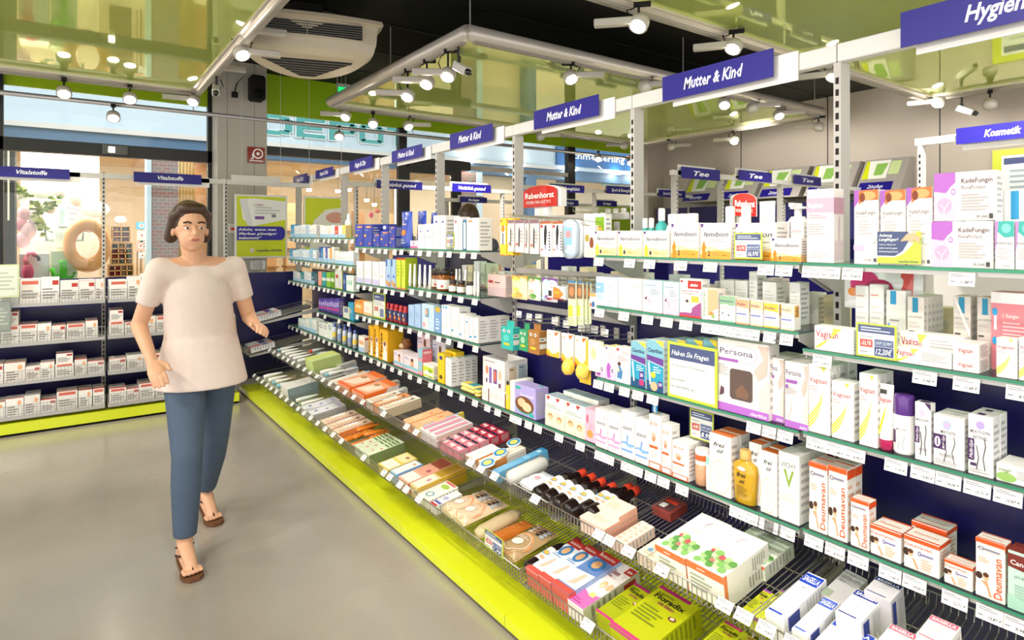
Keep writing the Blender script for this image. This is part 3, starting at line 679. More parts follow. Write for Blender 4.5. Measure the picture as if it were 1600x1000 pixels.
# nearest bay, top shelf
w = WH(0, 1)
S(z, XF, 1260, 1303, 297, .06, '#f3ecea', 'tall pale carton with pink band', w, [('r', 0, .68, 1, .88, '#dcaec2'), ('t', 'Replens', .06, .75, .62, .82, '#f9f4f6', 'b'), ('c', .22, .92, .05, .02, '#d9cfd6'), ('c', .1, .9, .06, .025, '#e5dbe2'), ('l', .1, .6, .8, .66, 2, '#c9a4b2'), ('l', .06, .38, .7, .54, 5, '#bdb7b9'), ('l', .2, .06, .8, .16, 3, '#cfc6c9'), ('o', .12, .1, .08, .04, .8, '#d9bcc6')],
  R=[('r', 0, .66, 1, .88, '#cf9fb8'), ('r', .1, .04, .9, .3, '#e5d3da'), ('k', [(.5, .3), (.55, .62)], .03, '#dcc6cf')])
def kade(): return [('p', [(0, 1), (.42, 1), (.18, .84), (0, .76)], '#a45fb8'), ('s', [(.2, .8, .98), (.4, .86, 1), (.7, .86, 1), (1, .86, 1)], '#c4713a'), ('c', .6, .92, .3, .06, '#e8a56a'), ('c', .35, .9, .12, .06, '#7d3b1e'), ('t', 'KadeFungin', .12, .67, .9, .72, '#8b8186'), ('t', 'Milchsäurekur', .12, .63, .6, .655, '#b3a9ae'), ('l', .16, .4, .75, .6, 5, '#c6c0c2'), ('c', .76, .34, .14, .06, '#d8e2e6'), ('r', 0, .19, .42, .26, '#d5bade'), ('t', 'DR. KADE', .45, .05, .74, .075, '#77716f', 'b'), ('r', .82, .04, .93, .085, '#555')]
for p in ((1334, 1373), (1375, 1415), (1416, 1457)): S(z, XF, *p, 298 if p[0] < 1400 else 294, .05, '#f1ece8', 'tall carton with orange photo, purple corner', w, kade(), deep=2)
def flora(): return [('p', [(0, 0), (.34, 0), (.36, .3), (.27, .5), (.27, .65), (.36, .8), (.36, 1), (0, 1)], '#e3c3e6'), ('p', [(0, .62), (.2, .58), (.36, .8), (.36, 1), (0, 1)], '#b267c3'), ('c', .18, .32, .12, .16, '#e9a9c9'), ('k', [(.1, .35), (.18, .25), (.26, .4)], .02, '#f6e6f4'), ('k', [(.18, .25), (.17, .1)], .02, '#f6e6f4'),
                 ('c', .33, .6, .08, .13, '#f3eef2'), ('o', .33, .6, .04, .065, .6, '#b267c3'), ('t', 'KadeFungin', .46, .77, .95, .87, '#5b4152'), ('t', 'FloraProtect', .46, .64, .84, .72, '#7b6672'), ('l', .46, .2, .9, .56, 6, '#b9b0b4'), ('t', 'DR. KADE', .7, .06, .88, .11, '#5b5653', 'b'), ('r', .9, .04, .96, .14, '#444')]
S(z, XF, 1455, 1552, 347, .05, '#f2ede9', 'wide white carton with lilac flower design, lower one', w, flora())
S(z, XF, 1459, 1557, 272, .05, '#f2ede9', 'wide white carton with lilac flower design, on top', w, flora(), zoff=onX(1455, 346, XF)[2] - z)
for p in ((1554, 1585), (1586, 1618)): S(z, XF, *p, 346, .05, '#eef0ee', 'narrow white carton with teal leaf and purple edge', w, [('p', [(0, 1), (.2, 1), (.08, .5), (0, .3)], '#b98cc8'), ('p', [(.2, 1), (1, 1), (1, .68), (.5, .66), (.15, .78)], '#3fb0a8'), ('c', .6, .85, .25, .1, '#7fd0c8'), ('t', 'KadeFungin', .1, .52, .92, .58, '#8b7f88'), ('l', .12, .2, .85, .46, 6, '#c3bcc0'), ('t', 'DR. KADE', .4, .06, .8, .09, '#77716f', 'b')])
S(z, XF + .08, 1566, 1620, 297, .06, '#f4f2f0', 'white carton with blue square, at the back right', w, [('r', .25, .62, .5, .98, '#2f9ad0'), ('t', 'LA ROCHE-POSAY', .1, .4, .95, .47, '#8a8a8e'), ('l', .1, .1, .9, .3, 3, '#bbb')])
card_sign(XF - .016, z, 1371, 1439, 362, 411, 'lime and navy shoplifting notice card with a grasping hand',
    [('r', 0, 0, 1, 1, '#cbdc2a'), ('p', [(0, .2), (0, 1), (.9, 1), (.82, .6), (.6, .3), (.4, .2)], '#f5f5f2'), ('p', [(0, .24), (0, 1), (.72, 1), (.75, .75), (.6, .4), (.42, .24)], '#2b3e7a'), ('t', 'Achtung', .04, .84, .36, .93, '#fff', 'bi'), ('t', 'Langfinger!', .04, .71, .5, .8, '#fff', 'bi'), ('t', 'Unsere Ware ist', .04, .57, .44, .62, '#e8ecf8', 'bi'), ('t', 'elektronisch gegen', .04, .46, .48, .51, '#e8ecf8', 'bi'), ('t', 'Diebstahl gesichert!', .04, .35, .5, .4, '#e8ecf8', 'bi'),
     ('p', [(.55, .7), (.7, .93), (.85, .98), (1, .8), (.97, .62), (.88, .74), (.8, .66), (.74, .72)], '#e8b48c'), ('t', 'easyApotheke', .5, .05, .96, .11, '#3b3f6a', 'bi')], frame='#cbdc2a', face_='#cbdc2a')
KN[0] = 'gel_carton'
w = WH(0, 2); z = 1.159
def VAG(sc=1): return [('t', 'Vagisan', .04, .55, .62, .82, '#b5172f'), ('p', [(.5, .96), (.72, .96), (.42, .5)], '#dfe85a'), ('s', [(.02, .05, .08), (.15, .14, .26), (.3, .34, .42), (.4, .5, .52)], '#d8e23a'), ('l', .04, .38, .5, .5, 1, '#c5bfc0')]
def VAGL(): return [('t', 'Vagisan', .03, .5, .37, .82, '#b5172f'), ('p', [(.3, .96), (.46, .96), (.34, .62)], '#dfe85a'), ('s', [(.02, .03, .1), (.12, .12, .24), (.22, .3, .4), (.28, .45, .48)], '#d8e23a'), ('l', .5, .3, .95, .85, 5, '#bab5b6')]
def VAGV(tag_=''): return [('t', 'Vagisan', .04, .74, .88, .81, '#b5172f'), ('p', [(.58, .985), (.82, .985), (.72, .91)], '#dfe85a')] + [('s', [(.02, .06 + i * .045, .06 + i * .045 + .028), (.3, .16 + i * .055, .16 + i * .055 + .03), (.5, .3 + i * .045, .3 + i * .045 + .022), (.62, .45 + i * .03, .47 + i * .03), (.67, .62, .63)], '#d8e02c') for i in range(4)] + [('l', .06, .62, .45, .7, 2, '#c9b5b7'), ('l', .06, .46, .42, .58, 3, '#cfcacb')]
S(z, XF, 1272, 1334, 508, .05, '#f7f5f1', 'flat white carton, red word, left of price card', w, VAG())
card_sign(XF - .008, z, 1338, 1401, 503, 555, 'lime framed price card reading 12,20 €', PRICE('12,20€', 'UVP 15,99€', '-23,7%'), )
S(z, XF, 1396, 1487, 540, .05, '#f7f5f1', 'long white carton, red word, lower of a pair', w, VAGL())
S(z, XF + .055, 1405, 1504, 517, .05, '#f7f5f1', 'long white carton, red word, raised behind', w, VAGL())
H = onX(1487, 557, XF)[2] - z
for k in (0, 1): S(z, XF, 1488, 1530, 557 - 23 * k, .075, '#f6f3ef', 'small white carton, red word, %s of two stacked' % ('lower', 'upper')[k], w, [('t', 'Vagisan', .2, .38, .78, .66, '#b5172f'), ('l', .3, .2, .8, .3, 1, '#c9c3c3')], zoff=H * k)
for p in ((1556, 1590), (1591, 1627)): S(z, XF, *p, 527, .04, '#f7f5f1', 'upright white carton with lime stripes, right end', w, VAGV())
XB = XF + .11
S(z, XB, 1336, 1357, 446, .06, '#f4f2f0', 'tall plain white carton with faint red print', w, [('l', .1, .82, .9, .86, 1, '#e3a79c'), ('l', .1, .3, .9, .7, 5, '#ddd8d6')])
S(z, XB, 1358, 1381, 444, .06, '#f5f3f1', 'tall plain white carton with orange red print', w, [('l', .1, .82, .9, .86, 1, '#e3968a'), ('l', .1, .3, .9, .7, 5, '#ddd8d6')])
S(z, XB, 1384, 1416, 453, .06, '#f3f1ee', 'white carton with blue square and blue bracket', w, [('r', .22, .78, .52, .99, '#2b9bd2'), ('l', .2, .5, .9, .56, 1, '#a9a9ab'), ('r', .1, .3, .18, .48, '#2b9bd2'), ('l', .2, .2, .8, .45, 3, '#cfcdcc')])
LR = [('r', .32, .75, .66, .985, '#1a87b0'), ('t', 'LA ROCHE-POSAY', .08, .66, .92, .695, '#8f8a86'), ('l', .1, .42, .6, .47, 1, '#3a3836'), ('l', .1, .1, .9, .38, 4, '#b8b0aa'), ('l', .1, .5, .8, .62, 2, '#c4bdb8')]
for k in range(2):
    S(z, XF + .075, 1417 + k * .01, 1444, 463 - k * 0, .025, '#d9d1cb', 'greige carton with blue square, film wrapped row', w, LR, deep=5); break
S(z, XB - .01, 1489, 1517, 462, .06, '#d6cec8', 'greige carton with blue square under a film flap', w, LR + [('p', [(0, .98), (.12, 1), (1, .5), (1, .38)], '#ece8e4')])
S(z, XB - .01, 1526, 1553, 464, .06, '#d3c9c3', 'greige carton with blue square beside the pink box', w, LR)
S(z, XB - .02, 1548, 1612, 456, .07, '#e0848f', 'large pink box with white cap strip and blue dots', w, [('r', 0, .86, 1, 1, '#f3eeee'), ('c', .1, .75, .07, .05, '#2b9bd2'), ('r', .08, .52, .15, .7, '#dfeaf2'), ('c', .1, .38, .07, .05, '#2b9bd2'), ('t', '1. Reinigen', .3, .68, .7, .73, '#fbe8ea', 'i'), ('l', .3, .45, .95, .64, 4, '#f3c3c8'), ('t', '2. Pflegen', .3, .36, .66, .41, '#fbe8ea', 'i'), ('l', .3, .2, .9, .32, 3, '#f3c3c8')])
m = pouch(.22, .13, .05, '#f1eff2', [('c', .3, .6, .2, .3, '#dd3f7e'), ('c', .5, .5, .18, .22, '#a81f58'), ('c', .15, .4, .08, .1, '#f08f3c'), ('r', .75, .1, .9, .9, '#e25a5a')]); place(m, XF + .135, 1372, z + .118, 'white pack with magenta flower behind the cartons', w, 'pack')
KN[0] = 'vitamin_carton'
w = WH(1, 2); z = 1.206
S(z, XF, 931, 965, 432, .055, '#cfdff2', 'light blue carton with line drawing of a seated figure', w, [('r', 0, .45, .38, .8, '#8fbbe2'), ('l', .04, .6, .32, .68, 1, '#f3f8ff'), ('k', [(.55, .08), (.9, .1), (.7, .2), (.62, .4), (.6, .6), (.72, .75), (.78, .85), (.7, .9), (.62, .84), (.7, .6), (.92, .4), (.85, .22), (.55, .14)], .008, '#9a7aa0'), ('l', .06, .2, .4, .4, 4, '#a9c0de')])
S(z, XF, 966, 1003, 434, .06, '#f6e6da', 'plain pale peach carton', w, [('t', 'femibion', .6, .75, .92, .79, '#8c83a8', 'i'), ('l', .1, .1, .5, .2, 2, '#e3d0c2')])
BAB = lambda a, b: [('s', [(0, 0, .6), (.5, 0, .5), (1, 0, .55)], b), ('r', .1, .82, .7, .86, '#a9b0c4'), ('p', [(.1, .42), (.25, .5), (.18, .38)], '#222'), ('k', [(.2, .42), (.4, .34), (.36, .26)], .012, '#6a5560'), ('l', .4, .55, .9, .75, 3, '#b9a9b8')]
S(z, XF, 1004, 1035, 437, .05, '#bfe0e4', 'pale blue and pink carton with a stork', w, BAB(0, '#f3c9d6'))
S(z, XF, 1036, 1061, 440, .05, '#c4e3e8', 'narrower pale blue and pink carton with a stork', w, BAB(0, '#efc0cf'))
S(z, XF, 1062, 1096, 435, .05, '#f5f2ef', 'white carton with red corner and purple foot', w, [('r', .38, .75, 1, .96, '#b5302c'), ('t', 'aktiv', .5, .81, .86, .89, '#fff', 'b'), ('c', .1, .93, .06, .03, '#c22'), ('t', 'Nährstoffe für', .06, .66, .9, .71, '#a63a52'), ('t', 'Schwangere', .06, .6, .7, .64, '#a63a52'), ('r', .55, .4, .9, .56, '#e0b840'), ('s', [(0, 0, .1), (.4, 0, .14), (.7, 0, .3), (1, 0, .42)], '#a0508c'), ('p', [(.2, .12), (.55, .12), (.6, .2), (.42, .26), (.4, .4), (.28, .42), (.24, .3)], '#efe2dc'), ('c', .36, .42, .07, .04, '#4a2c22'), ('r', 0, 0, 1, .05, '#c9443c')])
S(z, XF, 1097, 1122, 450, .045, '#f7eae0', 'narrow peach carton with vertical green word', w, [('s', [(0, 0, 1), (.3, 0, 1)], '#faf6ee'), ('v', 'Vitaverlan', .04, .08, .2, .9, '#5e8a4c', 'b'), ('s', [(.35, .1, .98), (.7, .3, .98), (1, .4, .98)], '#f4b28a'), ('c', .6, .2, .15, .06, '#f08a4a'), ('c', .72, .12, .1, .05, '#8ab85a')])
S(z, XF, 1124, 1149, 462, .04, '#eeeae4', 'white carton with sage green top', w, [('s', [(0, .66, 1), (.4, .7, 1), (.7, .64, 1), (1, .68, 1)], '#8fb592'), ('t', 'Nausema', .04, .78, .86, .85, '#2d4a78', 'b'), ('r', 0, 0, 1, .06, '#8cc0a0'), ('l', .1, .5, .8, .62, 2, '#bbb5b0'), ('c', .22, .33, .05, .03, '#2a2a5a'), ('c', .6, .28, .05, .03, '#2a2a5a')])
for i, p in enumerate(((1150, 1170), (1172, 1192), (1193, 1217), (1220, 1241))):
    c = ('#f6a77c', '#f7c39a', '#f6c04a', '#fbe0b4')[i]; S(z, XF, *p, 466 + i * 3, .04, '#f3efe9', ('white carton with orange top', 'white carton with peach top', 'white carton with golden top', 'white carton with cream top and gold side')[i] + ' and dark blue word', w,
      [('s', [(.02, .7, .97), (.3, .66, .97), (.6, .66, .97), (.98, .62, .97)], c), ('t', 'Folio', .1, .74, .75, .83, '#3b2c6e', 'b'), ('l', .15, .5, .8, .6, 2, '#bdb8b8'), ('r', .06, .37, .82, .43, '#7f86c4'), ('l', .12, .14, .8, .32, 4, '#cdc8c4'), ('r', 0, 0, 1, .07, c)], R=[('r', .1, .5, .7, .95, '#e9b23c'), ('v', 'Folio', .2, .55, .6, .9, '#3b2c6e', 'b')])
for p, y in (((1125, 1147), 437), ((1148, 1168), 438), ((1170, 1183), 424), ((1191, 1213), 440), ((1233, 1250), 441)):
    S(z, XF + .12, *p, y, .06, '#f4f2f0', 'plain white carton in the back row', w, [('l', .15, .3, .85, .8, 6, '#dcd8d6')])
KN[0] = 'test_carton'
w = WH(1, 3); z = .904
for p in ((930, 945), (946, 961)): S(z, XF, *p, 540, .06, '#f3eef2', 'white carton with purple figure and zero', w, [('s', [(0, 0, .3), (1, 0, .22)], '#e2c4ea'), ('p', [(.2, .05), (.55, .05), (.5, .3), (.6, .4), (.4, .5), (.25, .5), (.1, .35)], '#b25ec0'), ('t', '0', .62, .22, .85, .34, '#3a2a60', 'b'), ('l', .2, .6, .9, .8, 3, '#c7bccb'), ('p', [(.05, .96), (.25, .96), (.1, .88)], '#5b3a86')], T=[('r', .1, .1, .9, .9, '#efe79a')])
S(z, XF, 962, 985, 541, .05, '#f1eeee', 'white carton with kneeling woman in blue', w, [('c', .15, .92, .1, .04, '#c33'), ('r', .4, .8, .95, .9, '#c9c2c4'), ('l', .1, .6, .9, .76, 3, '#e09aa2'), ('c', .25, .52, .12, .06, '#5a3726'), ('p', [(.1, .1), (.4, .05), (.5, .3), (.3, .48), (.18, .46)], '#4a80b4'), ('p', [(.1, .3), (.2, .46), (.3, .3)], '#eec9ac'), ('s', [(0, 0, .12), (.5, 0, .1), (1, 0, .2)], '#c9dcee')])
CB = lambda n: [('s', [(0, .62, 1), (1, .56, 1)], '#7fb6c8'), ('p', [(.5, 1), (1, 1), (1, .88)], '#f4d23c'), ('t', 'Clearblue', .06, .76, .92, .84, '#23335f', 'b'), ('s', [(0, .6, .7), (1, .52, .66)], '#6a3f92'), ('s', [(0, 0, .58), (1, 0, .5)], '#2c9bbe'), ('s', [(0, 0, .2), (1, 0, .15)], '#1d4f7a'), ('k', [(.12, .55), (.22, .12)], .04, '#f3f6f8'), ('l', .4, .36, .9, .5, 3, '#cfeaf3')] + ([('r', .6, .2, .9, .36, '#5b2d88'), ('r', .6, .06, .9, .18, '#d0387a'), ('t', '20', .65, .25, .85, .32, '#fff', 'b')] if n else [('c', .4, .32, .15, .06, '#f4d23c'), ('c', .45, .1, .22, .09, '#e8b690'), ('r', .7, .1, .95, .22, '#5b2d88'), ('t', '10', .74, .13, .92, .19, '#fff', 'b')])
S(z, XF, 986, 1009, 532, .045, '#d9e4ea', 'turquoise and violet test carton with a 20', w, CB(1), deep=2); S(z, XF, 1011, 1037, 530, .045, '#d9e4ea', 'turquoise and violet test carton with baby face and 10', w, CB(0), deep=2)
for k, p in enumerate(((1046, 1072), (1073, 1098), (1099, 1121))): S(z, XF + .06, *p, 529, .09, '#cfdde4', 'blue test carton behind the question card', w, [('s', [(0, .8, 1), (1, .74, 1)], '#7fb6c8'), ('p', [(.4, 1), (1, 1), (1, .86)], '#f4d23c')], T=[('r', .1, .1, .9, .9, '#bcd4de')])
card_sign(XF - .01, z, 1043, 1121, 541, 627, 'lime framed card asking Haben Sie Fragen', [('r', .05, .7, .95, .95, '#33437f'), ('t', 'Haben Sie Fragen', .09, .77, .84, .86, '#f4f5fb', 'bi'), ('t', 'zu unseren Produkten ?', .09, .57, .82, .62, '#8a8a94'), ('t', 'Sprechen', .07, .32, .37, .37, '#8a8a94'), ('t', 'Sie uns bitte an !', .07, .19, .6, .25, '#8a8a94')])
PER = [('t', 'Persona', .05, .8, .7, .88, '#5a4a72'), ('o', .52, .82, .26, .12, .96, '#b3a2b8'), ('r', .02, .7, .42, .74, '#9a5ab0'), ('s', [(0, 0, .11), (1, 0, .1)], '#b26ac6'), ('t', 'clearblue', .65, .02, .96, .07, '#f0dff4', 'bi'), ('p', [(.8, .98), (.9, .8), (.72, .62), (.8, .5), (.96, .6), (1, .98)], '#cdb8ae'), ('p', [(.84, .12), (.8, .3), (.92, .5), (1, .52), (1, .12)], '#dccfc8'), ('l', .02, .5, .24, .66, 5, '#b8b0b4')]
S(z, XF, 1121, 1202, 528, .06, '#e8e2df', 'large white box with dark display window', w, PER + [('p', [(.26, .22), (.3, .19), (.66, .19), (.7, .22), (.7, .58), (.66, .61), (.3, .61), (.26, .58)], '#5d4b46'), ('p', [(.36, .3), (.5, .42), (.64, .3), (.6, .22), (.4, .22)], '#7a5a4a'), ('p', [(.05, .2), (.14, .24), (.14, .32), (.08, .34)], '#5a3a50')])
for p in ((1192, 1225), (1226, 1263)): S(z, XF + (.02 if p[0] < 1200 else 0), *p, 556 if p[0] < 1200 else 564, .07, '#e8e2df', 'white carton, nude back photo, purple foot', w, PER[:1] + PER[3:] + [('r', .05, .68, .55, .73, '#9a5ab0'), ('c', .1, .62, .06, .03, '#8a4aa4'), ('l', .15, .52, .55, .62, 3, '#b8b0b4'), ('k', [(.15, .15), (.3, .28), (.28, .4)], .01, '#c9b4a8')], deep=2)
KN[0] = 'lotion_carton'
w = WH(0, 3); z = .908
S(z, XF, 1263, 1297, 568, .055, '#f6f4f0', 'tall white carton with lime stripes, largest of three', w, VAGV(), deep=3)
S(z, XF, 1299, 1334, 594, .055, '#f6f4f0', 'shorter white carton with lime stripes, middle of three', w, VAGV())
S(z, XF, 1342, 1371, 582, .05, '#f6f4f0', 'slim white carton with lime stripes beside the tube', w, VAGV(), deep=2)
W_, H_ = size(1373, 1397, 598, XF + .02, z)
place(tubepack(H_, W_, '#f3f2ec', '#c21f5e', [('r', .1, .82, .6, .9, '#3a3a34'), ('t', 'Vagisan', .05, .68, .92, .76, '#c2304a'), ('s', [(.12, .05, .2), (.3, .2, .36), (.5, .4, .52), (.62, .62, .66)], '#dfe23c'), ('l', .2, .3, .8, .6, 6, '#d0cec6')]), XF + .02, 1385, z + .0005, 'white tube with lime swoosh on a magenta cap', w, 'tube')
W_, H_ = size(1397, 1429, 613, XF + .03, z); r = W_ / 2
GY = [('k', [(.7, .1), (.62, .3), (.72, .5), (.68, .62)], .012, '#2a2230'), ('k', [(.36, .1), (.44, .3), (.36, .5)], .012, '#2a2230')]
e = bottle([(r * .9, 0), (r, .004), (r, H_ * .62), (r * .96, H_ * .66)], '#f3f1f1', [(r * .94, H_ * .66), (r * .97, H_ * .68), (r * .97, H_ * .95), (r * .88, H_ * .995), (r * .5, H_)], '#5a2f86', (H_ * .04, H_ * .5, r * 1.005, '#f5f3f3'), lab=[('t', 'MULTI-GYN', .25, .8, .8, .87, '#6a6070'), ('r', .02, .3, .22, .78, '#4a2a5e')] + GY)
place(e, XF + .03, 1413, z + .0005, 'white round can with large violet cap', w, 'bottle')
S(z, XF, 1429, 1455, 627, .03, '#f0eeec', 'slim white carton with violet flag and hologram', w, [('c', .45, .82, .2, .07, '#d8c4e4'), ('p', [(.6, 1), (1, 1), (1, .88)], '#4a2a5e'), ('t', 'MULTI-GYN', .1, .68, .85, .72, '#5a5260'), ('r', 0, .3, .3, .58, '#4a2a5e'), ('v', 'Multi-Gyn', .08, .32, .22, .56, '#e8dff0', 'bi'), ('t', 'LIQUIGEL', .2, .18, .8, .22, '#7a7280')] + GY, T=[('r', .2, .2, .8, .8, '#4a2a5e')])
S(z, XF, 1458, 1507, 646, .045, '#f0eeec', 'wide white carton with violet flag and plus emblem', w, [('c', .45, .82, .14, .09, '#d8b4dc'), ('o', .45, .82, .14, .09, .7, '#a8c4e4'), ('t', 'MULTI-GYN', .25, .65, .72, .71, '#5a5260'), ('r', 0, .33, .42, .62, '#4a2a5e'), ('c', .14, .47, .1, .1, '#efe8f4'), ('r', .12, .4, .16, .54, '#4a2a5e'), ('v', 'Multi-Gyn', .3, .35, .38, .6, '#efe8f4', 'bi'), ('t', 'FLORAPLUS', .22, .2, .7, .26, '#7a7280'), ('l', .05, .04, .9, .15, 3, '#bdb8bc')] + GY, deep=2)
S(z, XF, 1512, 1552, 646, .05, '#f0eeec', 'tall white carton with violet flag, right of plus carton', w, [('c', .5, .84, .18, .07, '#b8a4dc'), ('t', 'MULTI-GYN', .1, .7, .88, .75, '#5a5260'), ('t', 'ACTIGEL', .2, .61, .8, .66, '#5a5260'), ('r', 0, .24, .26, .6, '#4a2a5e'), ('v', 'Multi-Gyn', .06, .27, .2, .57, '#efe8f4', 'bi'), ('r', .1, .15, .35, .2, '#4a2a5e'), ('l', .05, .04, .9, .12, 2, '#bdb8bc')] + GY, T=[('r', .3, .2, .6, .6, '#4a2a5e')], deep=2)
S(z, XF + .003, 1556, 1640, 722, .09, '#f2f0ec', 'low white carton with green leaf at the right edge', w, [('c', .2, .3, .2, .25, '#9cc46a'), ('t', 'vagi', .05, .6, .3, .8, '#7a9a58', 'i'), ('l', .4, .3, .9, .8, 4, '#c4c0bc')])
KN[0] = 'oil_carton'
w = WH(1, 4); z = .606
EL = lambda c: [('t', 'elevit', .12, .6, .84, .7, '#4a5060'), ('k', [(.62, .78), (.75, .82), (.85, .76)], .02, '#e6a8c8' if c == 'p' else '#a8c4e6'), ('s', [(0, .28, .32), (.3, .3, .36), (.6, .24, .32), (1, .28, .34)], '#efa2cc' if c == 'p' else '#86b2e2'), ('p', [(.4, .3), (.5, .34), (.56, .48), (.46, .52), (.42, .4)], '#e77db8' if c == 'p' else '#6aa0dc'), ('r', .05, .14, .9, .19, '#efa2cc' if c == 'p' else '#7aa8de'), ('l', .1, .03, .8, .1, 2, '#d5d0d4')]
for i, p in enumerate(((930, 949), (950, 970), (971, 991), (992, 1014))): S(z, XF, *p, (637, 643, 640, 652)[i], .05 if i < 2 else .09, '#f2efee', 'white carton with %s ribbon figure' % ('pink' if i < 2 else 'blue'), w, EL('p' if i < 2 else 'b'), deep=2 if i < 2 else 1)
BIO = [('t', 'Bi-Oil', .1, .8, .7, .87, '#e2622e'), ('c', .4, .6, .2, .08, '#e7b9a6'), ('c', .4, .55, .12, .05, '#e2855a'), ('r', .05, .38, .75, .43, '#e2622e'), ('l', .1, .2, .7, .34, 3, '#d5c9c4'), ('r', 0, .0, 1, .13, '#e2622e'), ('r', .08, .02, .92, .11, '#f0ece8')]
for i, p in enumerate(((1014, 1033), (1034, 1049), (1050, 1076))): S(z, XF + (.0, .0, .0)[i], *p, (646, 661, 687)[i], .05 if i < 2 else .045, '#f0ece8', 'white carton with orange drop and orange foot, %s' % ('tallest', 'middle', 'shortest')[i], w, BIO, deep=1 if i < 2 else 3)
m = MB(); m.box((-.012, 0, 0), (.012, .002, .03), '#3a9ad2'); m.box((-.004, -.0006, 0), (.004, .002, .03), '#dfe8ee'); place(m.build('shelf_flag'), XF + .005, 1023, onX(1023, 645, XF)[2] + .001, 'small blue and white paper flag on the tallest orange drop carton', w, 'flag')
card_sign(XF + .06, 0, 1078, 1115, 637, 682, 'lime framed price card reading 8.99', PRICE('8.99', 'UVP 9,39€', '-4,8%'))
W_, H_ = size(1089, 1108, 698, XF + .03, z); r = W_ / 2
place(bottle([(r * .8, 0), (r, .004), (r, H_ * .5), (r * .9, H_ * .58)], '#d9a07c', [(r * .98, H_ * .58), (r, H_ * .6), (r, H_ * .97), (r * .9, H_)], '#f3efec', (H_ * .7, H_ * .86, r * 1.01, '#e2622e')), XF + .03, 1098, z + .0005, 'small amber oil bottle with white cap and orange mark', w, 'bottle')
S(z, XF, 1103, 1108, 712, .03, '#eef1ee', 'very slim white and mint carton', w, [('r', 0, .75, 1, .98, '#8fd0c0')])
FO = [('t', 'frei', .2, .8, .72, .87, '#1e1c20', 'bi'), ('t', 'öl', .36, .7, .66, .765, '#1e1c20', 'bi'), ('c', .75, .87, .015, .008, '#c22'), ('o', .5, .3, .46, .28, .95, '#f3c3a2'), ('o', .25, .1, .18, .09, .95, '#b9c9d0'), ('l', .3, .2, .8, .5, 6, '#d9d4d0'), ('o', .8, .08, .1, .05, .9, '#c9c4c0')]
S(z, XF, 1108, 1142, 675, .055, '#f1eeea', 'tallest white oil carton with orange flap', w, FO, deep=2, T=[('p', [(0, .1), (1, .1), (1, .9), (0, .9)], '#ea7d40')])
W_, H_ = size(1146, 1184, 700, XF - .0, z)
e = bottle([(W_ * .4, 0), (W_ * .44, .004), (W_ * .5, H_ * .55), (W_ * .47, H_ * .72), (W_ * .2, H_ * .8), (W_ * .17, H_ * .84)], '#c79a1e', [(W_ * .2, H_ * .83), (W_ * .2, H_ * .98), (W_ * .17, H_)], '#d8a95a', None, sy=.5)
m = MB(); art(m, lambda x, y, o: (W_ * (x - .5) * .8, -W_ * .26 - o, y * H_ * .7), [('t', 'frei', .25, .72, .72, .84, '#1e1c10', 'bi'), ('t', 'öl', .38, .56, .66, .66, '#1e1c10', 'bi'), ('c', .5, .95, .22, .05, '#efe8d8'), ('l', .25, .2, .8, .5, 6, '#8a6c18')], W_, H_, 'gloss'); m.build('bottle_label', e)
place(e, XF + .02, 1165, z + .0005, 'amber oil bottle with gold cap standing before the white cartons', w, 'bottle')
S(z, XF + .03, 1170, 1190, 690, .05, '#f1eeea', 'white oil carton with orange flap behind the amber bottle', w, FO, deep=2, T=[('r', 0, .1, 1, .9, '#ea7d40')])
S(z, XF, 1188, 1214, 703, .05, '#f1eeea', 'oil carton with orange flap beside V carton', w, FO, deep=2, T=[('r', 0, .1, 1, .9, '#ea7d40')])
S(z, XF, 1216, 1249, 704, .085, '#ecebe4', 'tall off white carton with large green V', w, [('t', 'VICHY', .12, .79, .86, .86, '#6f776a'), ('p', [(.25, .76), (.38, .76), (.5, .6), (.66, .76), (.76, .76), (.52, .5)], '#8aa640'), ('l', .1, .28, .9, .42, 3, '#cdd0c4')], deep=2)
KN[0] = 'ointment_carton'
w = WH(0, 4); z = .612
WOM = [('c', .12, .36, .12, .06, '#3a2418'), ('p', [(0, .02), (.5, .02), (.46, .2), (.36, .3), (.2, .28), (0, .2)], '#f4efe8'), ('p', [(.18, .28), (.4, .3), (.55, .06), (.48, .04), (.38, .2)], '#d9a47c'), ('c', .36, .36, .1, .055, '#e6b890'), ('c', .36, .4, .1, .04, '#5a3420')]
DEUV = WOM + [('v', 'Deumavan', .62, .06, .9, .74, '#e8571e'), ('r', 0, .93, 1, 1, '#e8571e'), ('l', .1, .6, .5, .7, 3, '#d8b4a0'), ('o', .2, .84, .12, .03, .6, '#6a6480'), ('r', .26, .825, .85, .855, '#8a86a0')]
DEUH = [('t', 'Deumavan', .03, .7, .8, .8, '#e8571e'), ('r', 0, .86, 1, .98, '#e8571e'), ('c', .07, .5, .09, .12, '#3a2418'), ('p', [(.02, .04), (.3, .04), (.32, .2), (.24, .34), (.1, .34), (0, .25)], '#f4efe8'), ('c', .2, .48, .07, .09, '#e6b890'), ('c', .2, .55, .08, .07, '#5a3420'), ('p', [(.24, .34), (.3, .36), (.44, .08), (.38, .06)], '#d9a47c'), ('o', .46, .56, .05, .07, .6, '#5a54a0'), ('r', .5, .53, .84, .58, '#7a76b4'), ('l', .5, .1, .85, .45, 4, '#e0b8a2')]
TD = [('r', 0, 0, 1, .1, '#e8571e'), ('r', 0, .9, 1, 1, '#e8571e'), ('t', 'Deumavan', .15, .4, .85, .55, '#e8916a')]; RD = [('r', 0, .86, 1, .98, '#e8571e'), ('l', .15, .12, .85, .8, 6, '#e6b69e')]
for i, p in enumerate(((1264, 1293), (1294, 1324))): S(z, XF, *p, 720 + i * 6, .045, '#f2ede6', 'tall white carton with orange vertical word', w, DEUV, deep=2, T=TD, R=RD)
